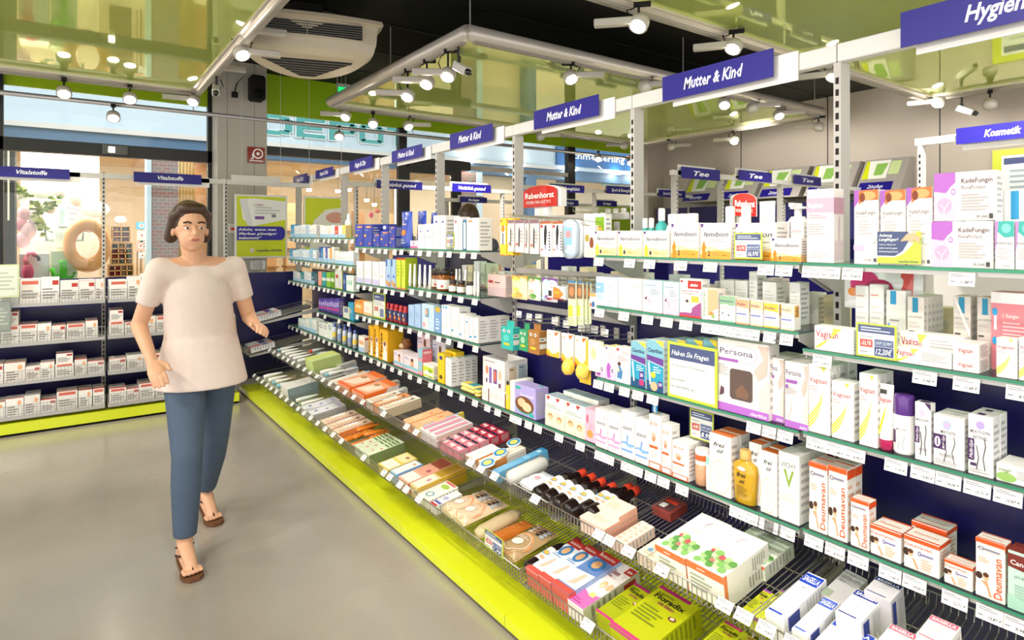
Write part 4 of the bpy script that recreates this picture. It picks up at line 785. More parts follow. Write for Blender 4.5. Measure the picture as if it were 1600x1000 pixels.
S(z, XF, 1329, 1358, 777, .045, '#f2ede6', 'medium white carton, orange vertical word, next to tall pair', w, DEUV, T=TD, R=RD)
S(z, XF, 1360, 1408, 818, .075, '#f2ede6', 'square white carton with orange edge, left of two', w, DEUH, T=TD, R=RD)
S(z, XF, 1412, 1468, 834, .075, '#f2ede6', 'square white carton with orange edge, violet mark', w, DEUH, T=TD, R=RD)
S(z, XF + .085, 1424, 1480, 812, .07, '#f2ede6', 'square white carton with orange edge standing behind', w, DEUH, T=TD, R=RD)
S(z, XF, 1475, 1520, 872, .04, '#f2ede6', 'lowest white carton with orange edge', w, DEUH, T=TD, R=RD)
S(z, XF, 1524, 1571, 838, .045, '#f2ede6', 'white carton, orange vertical word, beside the mint one', w, DEUV, T=TD, R=RD)
S(z, XF, 1574, 1630, 858, .06, '#c4e2d4', 'mint carton with dark red band at the right edge', w, [('s', [(0, .72, .95), (1, .66, .95)], '#7a2c26'), ('t', 'Canesten', .08, .77, .98, .85, '#f7f0ee', 'b'), ('t', 'pH-Balance', .2, .55, .8, .6, '#7a9a8c'), ('l', .2, .2, .9, .45, 5, '#9abcae'), ('s', [(0, 0, .25), (1, 0, .15)], '#a8d4c0')], T=[('r', 0, 0, 1, 1, '#8a3a30')])
# ================================================================ GOODS: third bay (pegs) to the far end
def col(s): return s
def simple(band=None, word=None, wc='#555', fig=None, lines='#cfcbc9'):
    e = []
    if band: e += [('r', 0, band[0], 1, band[1], band[2])]
    if word: e += [('t', word, .12, .74, .86, .82, wc, 'b')]
    if fig: e += [('c', .5, .32, .3, .14, fig)]
    return e + [('l', .15, .4, .85, .66, 4, lines)]
def row(b, r, z, X, lst):
    w = WH(b, r)
    for it in lst:
        x0, x1, y, D, c, d, F = it[:7]; S(z, X, x0, x1, y, D, c, d, w, F, deep=it[7] if len(it) > 7 else 1, **(it[8] if len(it) > 8 else {}))
KN[0] = 'baby_care_carton'
z = .613
S(z, XF + .0, 804, 837, 598, .08, '#b3a6de', 'lilac box with photo of mother and baby', WH(2, 4), [('c', .17, .88, .14, .05, '#2cb49a'), ('t', 'Lansinoh', .3, .66, .92, .74, '#f2eefb', 'b'), ('c', .48, .34, .44, .28, '#2cb4a0'), ('c', .48, .37, .44, .27, '#7a4a26'), ('c', .36, .42, .2, .15, '#eec09a'), ('c', .6, .32, .22, .15, '#f2cca8'), ('c', .82, .1, .1, .06, '#2cb4a0')], T=[('c', .8, .8, .12, .1, '#2cb49a')])
S(z, XF, 797, 804, 594, .06, '#f3f1ee', 'slim white carton left of the lilac box', WH(2, 4), simple(), deep=2)
S(z, XF, 790, 796, 602, .06, '#f0cf3c', 'slim yellow pack left of the lilac box', WH(2, 4), simple())
m = MB(); m.lathe([(0, 0), (.028, 0), (.034, .01), (.03, .02), (.012, .026), (.01, .03), (0, .03)], 18, '#d5ecea', 'gloss'); m.M = Matrix(); place(m.build('breast_shield'), XF + .005, 803, z + .0005, 'clear mint breast shield cap before the lilac box', WH(2, 4), 'shield', yoff=.03) if False else None
FAM = [('p', [(.05, .98), (.28, .98), (.14, .84)], '#c23a30'), ('p', [(.55, .98), (.78, .98), (.64, .84)], '#c23a30'), ('l', .05, .6, .9, .74, 2, '#aab8a0'), ('s', [(0, 0, .55), (1, 0, .5)], '#dfe8c8'), ('c', .28, .34, .13, .1, '#c98a4a'), ('c', .28, .3, .1, .08, '#f0c8a0'), ('c', .75, .3, .13, .1, '#c98a4a'), ('c', .75, .26, .1, .08, '#f0c8a0'), ('p', [(.15, .04), (.42, .04), (.38, .2), (.18, .2)], '#e8d8d0'), ('p', [(.62, 0), (.9, 0), (.86, .16), (.66, .16)], '#e8d8d0')]
BLT = [('r', 0, .1 + i * .2, 1, .2 + i * .2, '#4a86a6') for i in range(4)]
for p, y in (((852, 882), 616), ((883, 914), 627)): S(z, XF, *p, y, .075, '#f3f3ea', 'white and pale green carton with two children', WH(2, 4), FAM, T=BLT)
S(z, XF + .09, 880, 935, 610, .07, '#eef1ea', 'blue topped carton stack behind the children cartons', WH(2, 4), simple(), T=BLT)
S(z, XF, 914, 930, 638, .09, '#eab8cc', 'pink carton beside the ribbon figure cartons', WH(2, 4), [('c', .25, .7, .1, .14, '#d9587a'), ('c', .5, .25, .3, .12, '#d99a4a'), ('l', .4, .4, .9, .6, 3, '#d898b4')])
# display cube with cut out art
e = empty('display_cube', (XF + .03, (onX(755, 555, XF + .03)[1] + onX(788, 555, XF + .03)[1]) / 2, z + .0005), RZ)
tag(e, 'large open topped white display cube with cosmetics pictures', 'display box')
W_, H_ = size(755, 789, 556, XF + .03, z); D_ = .15
for nm, a, b_, fe in (('front_panel', (-W_ / 2, 0, .03), (W_ / 2, .003, H_), 'F'), ('side_panel', (W_ / 2 - .003, .003, 0), (W_ / 2, D_, H_), 'R'), ('side_panel', (-W_ / 2, .003, 0), (-W_ / 2 + .003, D_, H_), None), ('rear_panel', (-W_ / 2 + .003, D_ - .003, 0), (W_ / 2 - .003, D_, H_), None)):
    m = MB(); m.box(a, b_, '#efebe9')
    if fe == 'F': art(m, *(face(W_, H_, D_, 'F')[0], [('l', .1, .88, .8, .95, 1, '#b9aab4'), ('r', .3, .4, .42, .78, '#8a6ab8'), ('r', .5, .42, .66, .76, '#6a4a9c'), ('c', .2, .7, .06, .1, '#e28a6a'), ('c', .58, .6, .06, .14, '#e2705a'), ('c', .8, .65, .06, .12, '#f0c0a0'), ('r', .16, .4, .22, .5, '#5a3a6a'), ('r', .74, .36, .84, .46, '#7a4a7a')], W_, H_))
    if fe == 'R': art(m, *(face(W_, H_, D_, 'R')[0], [('r', .2, .4, .5, .85, '#d9c4aa'), ('l', .22, .76, .46, .82, 1, '#6a5a4a'), ('r', .6, .35, .95, .88, '#aebec4'), ('l', .64, .8, .9, .85, 1, '#4a5a6a'), ('c', .12, .5, .05, .06, '#444')], D_, H_))
    m.build(nm, e)
for i, p in enumerate(((753, 764), (764, 774), (772, 782), (780, 790))):
    S(z, XF + .0 + .0 * i, p[0], p[1] - 1.5, 603 + i * 3, .02, '#f1ecea', 'small white cube carton with brown side', WH(2, 4), simple(), R=[('r', .05, .05, .95, .95, '#7a4a3a')])
# ---- pegs of the third bay
def peg(y, z, where, X1=VX + .01, ln=.22):
    m = MB(); m.tube([(X1, y, z), (X1 - ln + .01, y, z + .012), (X1 - ln, y, z + .022)], .0022, 5); m.tube([(X1, y, z + .02), (X1 - ln + .004, y, z + .032), (X1 - ln, y, z + .03)], .0016, 5)
    m.box((X1 - .004, y - .015, z - .02), (X1 + .004, y + .015, z + .03), mat='grey_paint'); reg(m.build('peg_hook'), 'chrome double peg hook', 'hook', where, (-y, X1, z), 'peg hooks of the third bay')
for zz, nm in ((1.597, 'top peg row, third bay'), (1.315, 'middle peg row, third bay'), (1.12, 'lower peg row, third bay')):
    m = MB(); m.box((VX, PY[2] + .02, zz - .02), (VX + .012, PY[3] - .02, zz + .01), mat='steel'); tag(m.build('peg_bar'), 'grey cross bar carrying hooks, %s' % nm, 'bar', 'peg bars')
    if zz > 1.5:
        for k in range(3): peg(PY[2] + .06 + k * .05, zz, nm)
TH_ = [('r', 0, .9, 1, 1, '#8a6a78'), ('p', [(.35, .2), (.5, .15), (.55, .6), (.5, .8), (.38, .7)], '#4a4448'), ('c', .2, .25, .12, .04, '#e8604a'), ('l', .6, .3, .9, .7, 4, '#a9a4a6'), ('r', 0, 0, 1, .14, '#ece8e6')]
TB = [('r', 0, .93, 1, 1, '#b0623a'), ('c', .14, .86, .1, .05, '#d8402c'), ('p', [(.36, .35), (.5, .3), (.6, .7), (.55, .88), (.42, .9), (.34, .7)], '#26262e'), ('p', [(.4, .3), (.5, .3), (.48, .14)], '#6a74b8'), ('c', .16, .2, .07, .03, '#d8402c')] + [('c', .84, .2 + i * .08, .06, .025, '#3a4266') for i in range(7)]
TY = [('r', .1, .3, .9, .8, '#f7f3ea'), ('c', .5, .72, .3, .1, '#f08a2a'), ('p', [(.4, .3), (.6, .3), (.6, .6), (.4, .6)], '#5a5a60'), ('c', .2, .93, .12, .03, '#e0503c'), ('r', .15, 0, .85, .02, '#d8502c')]
def hang(px0, px1, y0, y1, X, D, base, F, desc, where, name='hanging_pack', deep=1, cat='pack', step=.02, mat='card', R=None):
    a = onX(px0, y0, X); b = onX(px1, 300, X); c = onX(px0, y1, X); W = a[1] - b[1] - .002; H = a[2] - c[2]; o = carton(W, H, D, base, F, R or (), (), mat=mat, name=name)
    m2 = o.data
    for k in range(deep):
        q = o if not k else o.copy()
        if k: C.objects.link(q)
        if not k: peg((a[1] + b[1]) / 2, a[2] - .012, where)
        q.location = (X + k * step, (a[1] + b[1]) / 2, c[2]); q.rotation_euler = (0, 0, RZ); reg(q, desc, cat, where, (-(a[1] + b[1]) / 2, X + k * step, 0))
w = 'top peg row, third bay'; X = SX + .01
for p in ((781, 791), (792, 801)): hang(*p, 341, 399, X, .014, '#f3c63a', TY, 'yellow children thermometer pack', w, deep=3)
for p in ((794, 803), (805, 819), (820, 826), (828, 842)): hang(*p, 344, 393 + (p[0] - 794) * .1, X - .004 if p[0] == 794 else X + .0, .018, '#d9d2d0', TH_, 'grey and white thermometer pack', w, deep=1 if p[0] == 794 else 4)
for p in ((844, 862), (863, 880)): hang(*p, 346, 401, X, .02, '#efe9e5', TB, 'white pack with black thermometer', w, deep=3)
# blue soother case
W_, H_ = size(881, 897, 343, X, onX(881, 404, X)[2])
def capsule(W, H, D, colr, name, F=()):
    m = MB(); n = 24; out = []
    for k in range(n):
        a = 6.2832 * k / n; r = W / 2; out.append((r * math.cos(a), (r * math.sin(a) + (H / 2 - r) * (1 if math.sin(a) >= 0 else -1))))
    m.prism([(x, y + H / 2) for x, y in out], 0, D, 1, colr, 'gloss', True)
    if F: art(m, lambda x, y, o: (W * (x - .5), -o, y * H), F, W, H)
    return m.build(name)
for k, (cc, dd) in enumerate((('#cfe0f4', 'pale blue rounded hanging case with baby print'), ('#e2e8f0', 'whitish rounded hanging case behind the blue one'))):
    o = capsule(W_ * 1.2, H_, .03, cc, 'hanging_case', [('r', .2, .35, .8, .8, '#8fc0ea'), ('c', .5, .62, .25, .1, '#e89aa0'), ('c', .5, .2, .25, .06, '#b9d4f0')] if k == 0 else [])
    place(o, X + k * .036, 888 + k * 10, onX(881, 404, X)[2], dd, w, 'case')
hang(912, 930, 352, 402, X + .05, .02, '#ece7dd', [('c', .3, .6, .2, .12, '#b3a04a'), ('c', .7, .45, .18, .18, '#8a4a2a'), ('p', [(.1, 0), (.9, 0), (.8, .3), (.2, .3)], '#d9d2ca')], 'cream sachet with a figure, left of the yellow wave cartons', w)
w = 'middle peg row, third bay'; X = SX + .012
QU = lambda c, f: [('r', 0, .8, 1, 1, c), ('c', .35, .87, .25, .08, f), ('c', .45, .4, .2, .1, f), ('c', .6, .2, .25, .1, c), ('c', .3, .15, .2, .07, f)]
for px0, px1, y0, y1, c, F, d in ((795, 819, 430, 466, '#f8dfae', QU('#f4a94e', '#f6c860'), 'orange squeeze pouch with fruit print'), (820, 840, 433, 468, '#e8f0dc', QU('#5a9a3a', '#e7b6a0'), 'green and white squeeze pouch with child print'), (842, 866, 434, 470, '#efe6f0', QU('#7a4a9a', '#b8d0e0'), 'violet and white squeeze pouch')):
    a = onX(px0, y0, X); b = onX(px1, 300, X); c2 = onX(px0, y1, X); o = pouch(a[1] - b[1], a[2] - c2[2], .04, c, F); peg((a[1] + b[1]) / 2, a[2] - .02, w); o.location = (X, (a[1] + b[1]) / 2, c2[2]); o.rotation_euler = (0, 0, RZ); reg(o, d, 'pouch', w, (-a[1], X, 0))
hang(864, 882, 447, 467, X - .006, .03, '#f0f2f4', [('p', [(.02, .05), (.02, .98), (.55, .85), (.95, .45), (.6, .1)], '#f08a3a'), ('t', 'NUK', .15, .45, .6, .62, '#f7d24a', 'b'), ('r', 0, 0, 1, .1, '#a8342a')], 'white box with orange oval emblem', w, deep=2)
hang(855, 863, 450, 467, X - .004, .03, '#efefef', [('r', .2, .3, .9, .8, '#33333a'), ('r', 0, 0, 1, .14, '#b0342a')], 'narrow white box with black window', w)
for i, p in enumerate(((887, 900), (900, 911), (909, 917), (915, 923))):
    hang(*p, 438 + i, 508 - i, X + .0 + i * .012, .008, '#dfe4c0', [('r', 0, .95, 1, 1, '#3a7ab0'), ('r', .05, .6, .95, .94, '#8a6a52'), ('c', .5, .76, .3, .1, '#d08a5a'), ('r', .1, .2, .6, .45, '#dcea4a'), ('l', .1, .03, .9, .18, 3, '#b4b890')], 'long brown and lime toothbrush card', w)
hang(921, 931, 458, 482, X - .006, .02, '#f2ece8', [('r', 0, .8, 1, 1, '#f0a860'), ('c', .6, .3, .25, .2, '#3a6aa0'), ('c', .2, .25, .15, .15, '#e07a5a')], 'small white card pack with orange top', w)
w = 'lower peg row, third bay'; X = SX + .01
AN = lambda belly: [('c', .28, .82, .12, .07, '#f4f4ee'), ('c', .68, .82, .12, .07, '#f4f4ee'), ('c', .3, .82, .05, .035, '#3a2a20'), ('c', .68, .82, .05, .035, '#3a2a20'), ('c', .48, .52, .26, .16, belly), ('r', .25, .2, .75, .3, '#e8c83a')]
SD = [('r', .08, .55, .92, .72, '#f0efe6'), ('r', .08, .25, .92, .46, '#f0efe6'), ('l', .14, .58, .86, .7, 1, '#6a6a6a')]
for px0, px1, y0, y1, c, bl, d in ((783, 801, 509, 544, '#38b4ac', '#58c8c0', 'teal animal face box with hanging tab'), (811, 824, 514, 547, '#3a9a6a', '#9ac8a8', 'green animal face box with hanging tab'), (825, 842, 515, 551, '#a8743c', '#b98a50', 'brown bear face box with hanging tab')):
    a = onX(px0, y0, X); b = onX(px1, 300, X); c2 = onX(px0, y1, X); W = a[1] - b[1]; H = a[2] - c2[2]; e = empty('animal_box', (X, (a[1] + b[1]) / 2, c2[2]), RZ); reg(e, d, 'box', w, (-a[1], X, 0))
    m = MB(); m.bbox((-W / 2, 0, 0), (W / 2, .05, H), .002, c); art(m, *face(W, H, .05, 'F')[:1], AN(bl), W, H); art(m, *face(W, H, .05, 'R')[:1], SD, .05, H); m.build('carton_body', e)
    peg((a[1] + b[1]) / 2, a[2] + .02, w); m = MB(); m.box((-W * .3, .024, H), (W * .3, .026, H + .03), c); m.build('hanging_tab', e)
for p in ((854, 874), (877, 896), (898, 917)):
    hang(*p, 515 + (p[0] - 854) * .2, 555 + (p[0] - 854) * .35, X, .012, '#f1ece6', [('p', [(.6, .95), (1, .98), (.7, .8)], '#f0702c'), ('s', [(0, 0, .3), (.4, 0, .16), (.7, 0, .14), (1, 0, .28)], '#f3b83a'), ('p', [(0, 0), (.35, 0), (0, .1)], '#f0702c'), ('c', .5, .4, .3, .28, '#e6dfd8'), ('l', .1, .8, .5, .9, 1, '#d8b090')], 'white hanging card with orange corner', w)
for px, dx in ((887, 0), (909, .004)):
    m = MB(); m.lathe([(0, -.034), (.02, -.03), (.032, -.012), (.033, .008), (.024, .028), (.008, .036), (0, .036)], 18, '#f2cf52', 'gloss', 1, .8); p = onX(px, 574 + (px > 900) * 7, X - .035)
    o = m.build('soother_capsule'); o.location = (p[0] + .004, p[1], p[2]); reg(o, 'yellow egg shaped capsule under a hanging card', 'capsule', w, (-p[1], 0, 0))
hang(905, 923, 560, 597, X + .002, .004, '#f3c93a', [('l', .2, .3, .8, .7, 3, '#e8b020')], 'yellow backing card behind the capsules', w)
hang(915, 936, 531, 577, X - .012, .03, '#f6efe2', [('r', 0, 0, .2, 1, '#f0b43a'), ('c', .6, .6, .2, .2, '#f3d9a0')], 'white carton with orange edge, hanging aslant', w)
for px, py in ((811, 492), (827, 496), (841, 497), (867, 502), (885, 507), (909, 513), (929, 515), (945, 520)): p = onX(px, py - 6, VX - .1); price_tag((p[0], p[1], p[2]), RZ, -.1, 'pegs of the third bay', px % 8, .046)
KN[0] = 'cream_carton'
S(1.42, XF, 641, 652, 376, .05, '#f2dce4', 'tiny pale pink carton at the foot of the tall stack', WH(3, 1), [('r', 0, 0, 1, .3, '#d8629a'), ('r', .4, .4, .6, .9, '#e68ab4')])
row(3, 1, 1.42, XF, [(653, 663, 351, .06, '#f6f1f3', 'white carton with pink and blue stripe', simple((.45, .52, '#eac4dc'), None) + [('r', 0, .38, 1, .45, '#c4dcf0'), ('c', .4, .72, .12, .04, '#6a5ab0')]), (664, 676, 350, .06, '#f6f1f3', 'white carton with pink and blue stripe', simple((.45, .52, '#eac4dc')) + [('r', 0, .38, 1, .45, '#c4dcf0'), ('c', .4, .72, .12, .04, '#6a5ab0')]),
    (677, 687, 337, .06, '#f6f2f4', 'taller white carton with pink and blue stripe', simple((.48, .53, '#eac4dc')) + [('r', 0, .43, 1, .48, '#c4dcf0'), ('r', .3, .78, .7, .84, '#6a5ab0')]), (688, 696, 337, .1, '#f6f2f4', 'taller white carton with pink and blue stripe', simple((.48, .53, '#eac4dc')) + [('r', 0, .43, 1, .48, '#c4dcf0'), ('r', .3, .78, .7, .84, '#6a5ab0')]),
    (709, 716, 339, .08, '#f5f3f1', 'slim white carton with red mark', [('r', .3, .8, .6, .9, '#d8402c'), ('l', .2, .2, .8, .6, 4, '#ddd')]), (717, 722, 341, .08, '#f5f3f1', 'slim plain white carton', simple()),
    (723, 728, 344, .08, '#3a78a0', 'narrow white carton framed in blue', [('r', .3, .05, 1, .92, '#f3f1ef')]), (729, 748, 341, .09, '#f5f1ec', 'large white carton with beige side and orange flap', [('c', .3, .9, .2, .03, '#f08a4a'), ('l', .2, .3, .8, .7, 4, '#e4ded8')])])
card_sign(XF - .006, 1.42, 698, 709, 364, 386, 'small lime framed price card between white cartons', PRICE('4,99', '5,99', '-3%'))
for i, (px0, px1, y, X2) in enumerate(((622, 638, 331, XF + .01), (647, 660, 330, XF + .1), (668, 676, 332, XF + .16))):
    a = onX(px0, y, X2); b = onX(px1, 300, X2); o = pouch(a[1] - b[1], a[2] - 1.421, .06, '#3a52b4', [('l', .3, .62, .8, .68, 1, '#f0c8a8'), ('c', .45, .42, .2, .08, '#e8862e'), ('p', [(.2, .2), (.28, .2), (.8, .95), (.74, .95)], '#8fa4e6'), ('l', .3, .1, .7, .25, 2, '#9ab')], mat='gloss', name='coffee_pouch'); o.location = (X2, (a[1] + b[1]) / 2, 1.4205); o.rotation_euler = (0, 0, RZ); reg(o, 'tall shiny blue foil bag', 'bag', 'top shelf, fourth and fifth bay', (-a[1], X2, 0))
w = WH(3, 2); z = 1.167
def tubeat(b, X, px, z, H, W, c, cc, d, w, F=()): place(tubepack(H, W, c, cc, F), X, px, z + .0005, d, w, 'tube')
for px in (641, 648, 656, 664, 672): tubeat(3, XF + .02, px, z, .15, .026, '#f2f0ee', '#e4e2e0', 'slim white tube', w, [('l', .2, .3, .8, .6, 3, '#c9c6c6')])
JAR = lambda s: ([(.001, 0), (.036 * s, 0), (.04 * s, .006 * s), (.04 * s, .07 * s), (.03 * s, .085 * s), (.028 * s, .09 * s)], [(.034 * s, .088 * s), (.036 * s, .092 * s), (.036 * s, .118 * s), (.032 * s, .122 * s)])
for px, X2, s in ((683, XF + .09, 1), (694, XF + .045, 1.12), (706, XF + .1, 1.05)):
    p_, c_ = JAR(s); place(bottle(p_, '#8a4a12', c_, '#241a16', (.012, .06 * s, .0405 * s, '#f3efea'), lab=[('l', .2, .2, .8, .8, 4, '#c9c4c0'), ('c', .9, .3, .08, .14, '#e23a2c')]), X2, px, z + .0005, 'brown glass jar with black lid', w, 'jar')
for px in (708, 721, 735): p_, c_ = JAR(.62); place(bottle(p_, '#6a3a16' if px < 730 else '#e8e4e0', c_, '#2a2220', (.008, .04, .0255, '#f3efea')), XF + .025, px, z + .0005, 'small jar with black lid and white label', w, 'jar')
for px, X2 in ((713, XF + .07), (718, XF + .09), (727, XF + .06), (742, XF + .02), (747, XF + .015)): tubeat(3, X2, px, z, .135, .02, '#f4f2f0', '#ebe9e6', 'slender white tube behind the small jars', w)
S(z, XF + .1, 762, 790, 428, .06, '#e6c4c0', 'dusky pink carton pack at the shelf end', w, [('r', .05, .6, .3, .72, '#a83a3a'), ('r', .4, .62, .7, .66, '#3a2424'), ('r', 0, 0, 1, .4, '#cfb4b6')])
row(3, 3, .91, XF, [(638, 647, 476, .06, '#a9c6ea', 'light blue carton', simple(None, None, lines='#8fb0dc'), 2), (648, 657, 475, .06, '#a9c6ea', 'light blue carton', simple(None, None, lines='#8fb0dc'), 2), (659, 678, 474, .06, '#c3dbf0', 'pale blue carton with woman photo', [('r', .3, .5, .6, .85, '#6a9ac0'), ('c', .4, .7, .1, .14, '#d8a888'), ('p', [(.2, .05), (.6, .05), (.5, .5), (.25, .5)], '#ece6e2'), ('c', .2, .2, .12, .1, '#e8a8b4')]),
    (679, 689, 481, .05, '#7fa6d8', 'mid blue carton with gold disc', [('c', .5, .95, .45, .12, '#c9b04a'), ('l', .2, .3, .8, .6, 3, '#dfeaf6'), ('r', .2, .16, .7, .22, '#f1f5fa')]),
    (690, 704, 476, .07, '#f4f1ef', 'white carton with two blue strips', [('r', .15, .88, .3, .98, '#2f9ad0'), ('r', .45, .88, .6, .98, '#2f9ad0'), ('l', .2, .2, .8, .6, 3, '#ddd')]), (705, 717, 479, .08, '#f2eeeb', 'white carton with blue dot low left', [('r', .05, .18, .25, .26, '#2f9ad0'), ('l', .3, .3, .9, .7, 3, '#ddd')]),
    (718, 726, 490, .08, '#f2eeeb', 'lower white carton with blue dot', [('r', .05, .14, .35, .22, '#2f9ad0')]), (727, 732, 494, .08, '#f2eeeb', 'slim white carton with blue dot', [('c', .5, .78, .3, .04, '#2f9ad0')]), (733, 739, 496, .08, '#f2eeeb', 'slim white carton with low blue dot', [('r', .1, .16, .7, .24, '#2f9ad0')]), (740, 747, 496, .07, '#f1ece8', 'white carton row end with blue dot', [('r', .1, .2, .6, .28, '#2f9ad0')], 3)])
w = WH(3, 4); z = .613
BABY = [('c', .6, .75, .1, .12, '#6a3f2c'), ('p', [(.5, .2), (.72, .2), (.68, .66), (.52, .66)], '#e0a878'), ('s', [(0, .1, .3), (.5, .16, .34), (1, .12, .3)], '#8fc8dc'), ('l', .06, .7, .4, .9, 2, '#9aa4d0'), ('s', [(0, 0, .08), (1, 0, .1)], '#f0b4c4')]
S(z, XF, 615, 630, 547, .09, '#f1dfe6', 'pale pink nappy box with child photo', w, BABY); S(z, XF, 631, 653, 553, .09, '#f1dfe6', 'pale pink nappy box with child photo', w, BABY)
H1 = onX(653, 563, XF)[2] - z
for k in (0, 1): S(z, XF, 653, 660, 563 - k * 19 if k else 563, .07, '#8fc4d4', 'pink cube carton with turquoise front, %s' % ('lower', 'upper')[k], w, simple((.0, .25, '#e8a0b0')), R=[('r', 0, 0, 1, 1, '#d8707e'), ('r', .1, .6, .9, .8, '#f0c0c4')], zoff=k * H1)
S(z, XF + .1, 652, 672, 520, .06, '#e8c6cc', 'tall pink and blue carton at the back', w, BABY); S(z, XF + .1, 676, 696, 530, .06, '#d8cfd8', 'tall grey pink carton at the back', w, BABY)
LM = [('p', [(0, .1), (.5, .5), (1, .2), (1, .75), (0, .75)], '#cfdc3a'), ('c', .7, .4, .2, .2, '#8ab82a'), ('l', .1, .8, .8, .95, 1, '#c9c4b4')]
H1 = onX(661, 582, XF)[2] - z
for k in (0, 1): S(z, XF, 661, 677, 582 - k * 15 if k else 582, .07, '#f6f4ec', 'flat white carton with lime band, %s' % ('lower', 'upper')[k], w, LM, zoff=k * H1)
H1 = onX(684, 573, XF)[2] - z
for k in (0, 1): S(z, XF, 684, 694, 573 - k * 22 if k else 573, .05, '#f0c824', 'bright yellow carton, %s' % ('lower', 'upper')[k], w, [('c', .5, .7 if k else .4, .25, .14, '#3a3a8a' if k else '#5a4a20')], zoff=k * H1)
S(z, XF + .06, 695, 712, 546, .06, '#f0c824', 'bright yellow carton behind the white row', w, simple(None, None, lines='#b89a1a'))
S(z, XF, 696, 705, 559, .045, '#f3f0ee', 'white carton with mint paper flag, row going back', w, [('k', [(.2, .8), (.5, .84), (.7, .76), (.5, .7)], .02, '#8a8488'), ('l', .1, .1, .8, .4, 4, '#dedad8')], deep=4, T=[('p', [(.1, .2), (.9, .4), (.8, .7), (.0, .5)], '#8fcfc4')])
for k in (0, 1):
    m = MB(); m.bbox((-.07, 0, 0), (.07, .07, .022), .008, '#f2e48a', 'gloss'); art(m, *face(.14, .022, .07, 'T')[:1], [('r', .5, .1, .95, .9, '#3a9ab0'), ('r', .1, .2, .4, .8, '#f3d23c')], .14, .07); place(m.build('soap_pack'), XF + .01, 729, z + .0005 + k * .0225, 'flat pale yellow wipes pack with blue corner, %s' % ('lower', 'upper')[k], w, 'pack')
for k in (0, 1):
    m = MB(); m.lathe([(.001, 0), (.022, 0), (.022, .017), (.001, .018)], 18, '#f1cf2c', 'gloss'); m.lathe([(.022, .006), (.0224, .011)], 18, '#f5f2e8', 'gloss', cap=False); m.lathe([(.0, .0182), (.015, .0183)], 18, '#3a9ac4', 'gloss', cap=False); place(m.build('balm_tin'), XF + .023, 748, z + .0005 + k * .0185, 'small round yellow tin with blue lid, %s' % ('lower', 'upper')[k], w, 'tin')
KN[0] = 'powder_carton'
w = WH(4, 1); z = 1.42
BL = [('r', .3, .84, .92, .92, '#e8863a'), ('l', .34, .855, .86, .905, 1, '#fbe8d4'), ('c', .2, .5, .14, .06, '#f0b24a'), ('c', .75, .14, .1, .05, '#e87a3a'), ('l', .2, .7, .8, .78, 1, '#8fa0d8')]
for p, y in (((555, 567), 351), ((568, 581), 351), ((583, 593), 365), ((594, 607), 361)): S(z, XF, *p, y, .07, '#3446a8', 'blue carton with orange wordmark', w, BL)
S(z, XF + .08, 582, 606, 351, .07, '#2f3f9c', 'dark blue carton with two white discs, behind', w, [('c', .5, .85, .1, .08, '#f0f0f4'), ('c', .8, .85, .1, .08, '#f0f0f4'), ('l', .2, .5, .8, .7, 2, '#8090d0')])
H1 = onX(608, 371, XF)[2] - z
for k in (0, 1): S(z, XF, 608, 617, 371 - 17 * k if k else 371, .08, '#3446a8', 'small blue carton with orange wordmark, %s' % ('lower', 'upper')[k], w, BL, zoff=k * H1)
for px in (567, 579): place(bottle([(.001, 0), (.025, 0), (.026, .01), (.026, .09), (.016, .11)], '#3a2a22', [(.022, .108), (.022, .135), (.02, .137)], '#4a3626'), XF + .165, px, z + .0005, 'dark bottle with brown cap behind blue cartons', w, 'bottle')
row(4, 2, 1.14, XF, [(557, 567, 408, .06, '#f3efef', 'tall white carton with pale violet foot', simple((0, .25, '#c9c4e6')), 2), (569, 580, 408, .06, '#f3efef', 'tall white carton with pale violet foot', simple((0, .25, '#c9c4e6')), 2), (582, 592, 409, .06, '#f3efef', 'tall white carton with pale violet foot', simple((0, .25, '#c9c4e6')), 2), (593, 602, 409, .06, '#f1eff1', 'tall white carton with orange dot', [('c', .4, .4, .16, .04, '#f0b060'), ('l', .2, .5, .8, .9, 4, '#c9c9d4')], 2)])
for p in ((603, 610), (611, 618)): S(z - .28, XF, *p, 405, .06, '#a9c4e6', 'blue carton with two bears', WH(4, 2), [('c', .3, .18, .3, .08, '#d8a868'), ('c', .7, .1, .3, .08, '#c98a4a'), ('r', 0, .75, .3, 1, '#3a6ab0'), ('c', .6, .4, .2, .06, '#5a7ad0')])
for p in ((619, 626), (627, 633)): S(1.14, XF, *p, 403, .09, '#cfdc4a', 'lime green carton with red flag', WH(4, 2), [('r', 0, .94, 1, 1, '#c8342c'), ('l', .2, .4, .8, .8, 4, '#a8b830'), ('r', 0, 0, 1, .05, '#e07a6a')], R=[('r', 0, 0, 1, 1, '#a8ba12')])
w = WH(4, 3); z = .905
S(z, XF, 554, 567, 468, .06, '#f3a04a', 'orange carton with coloured dots', w, [('c', .2, .9, .1, .06, '#3a3a8a'), ('c', .5, .9, .1, .06, '#5ab02a'), ('c', .8, .9, .1, .06, '#e0402c'), ('r', .2, .4, .8, .65, '#f8d0a0')]); S(z, XF, 568, 581, 471, .06, '#f4e6d8', 'white carton with orange edge', w, simple((0, .2, '#f6c090')))
card_sign(XF - .004, z, 583, 602, 458, 497, 'lime framed medicine notice card by the red bottles', [('r', .05, .7, .95, .96, '#3c4a86'), ('l', .2, .8, .8, .88, 1, '#e8ecf8'), ('r', .12, .28, .45, .45, '#d8786a'), ('r', .58, .1, .88, .4, '#6a78a8'), ('l', .1, .5, .9, .66, 2, '#bbb')])
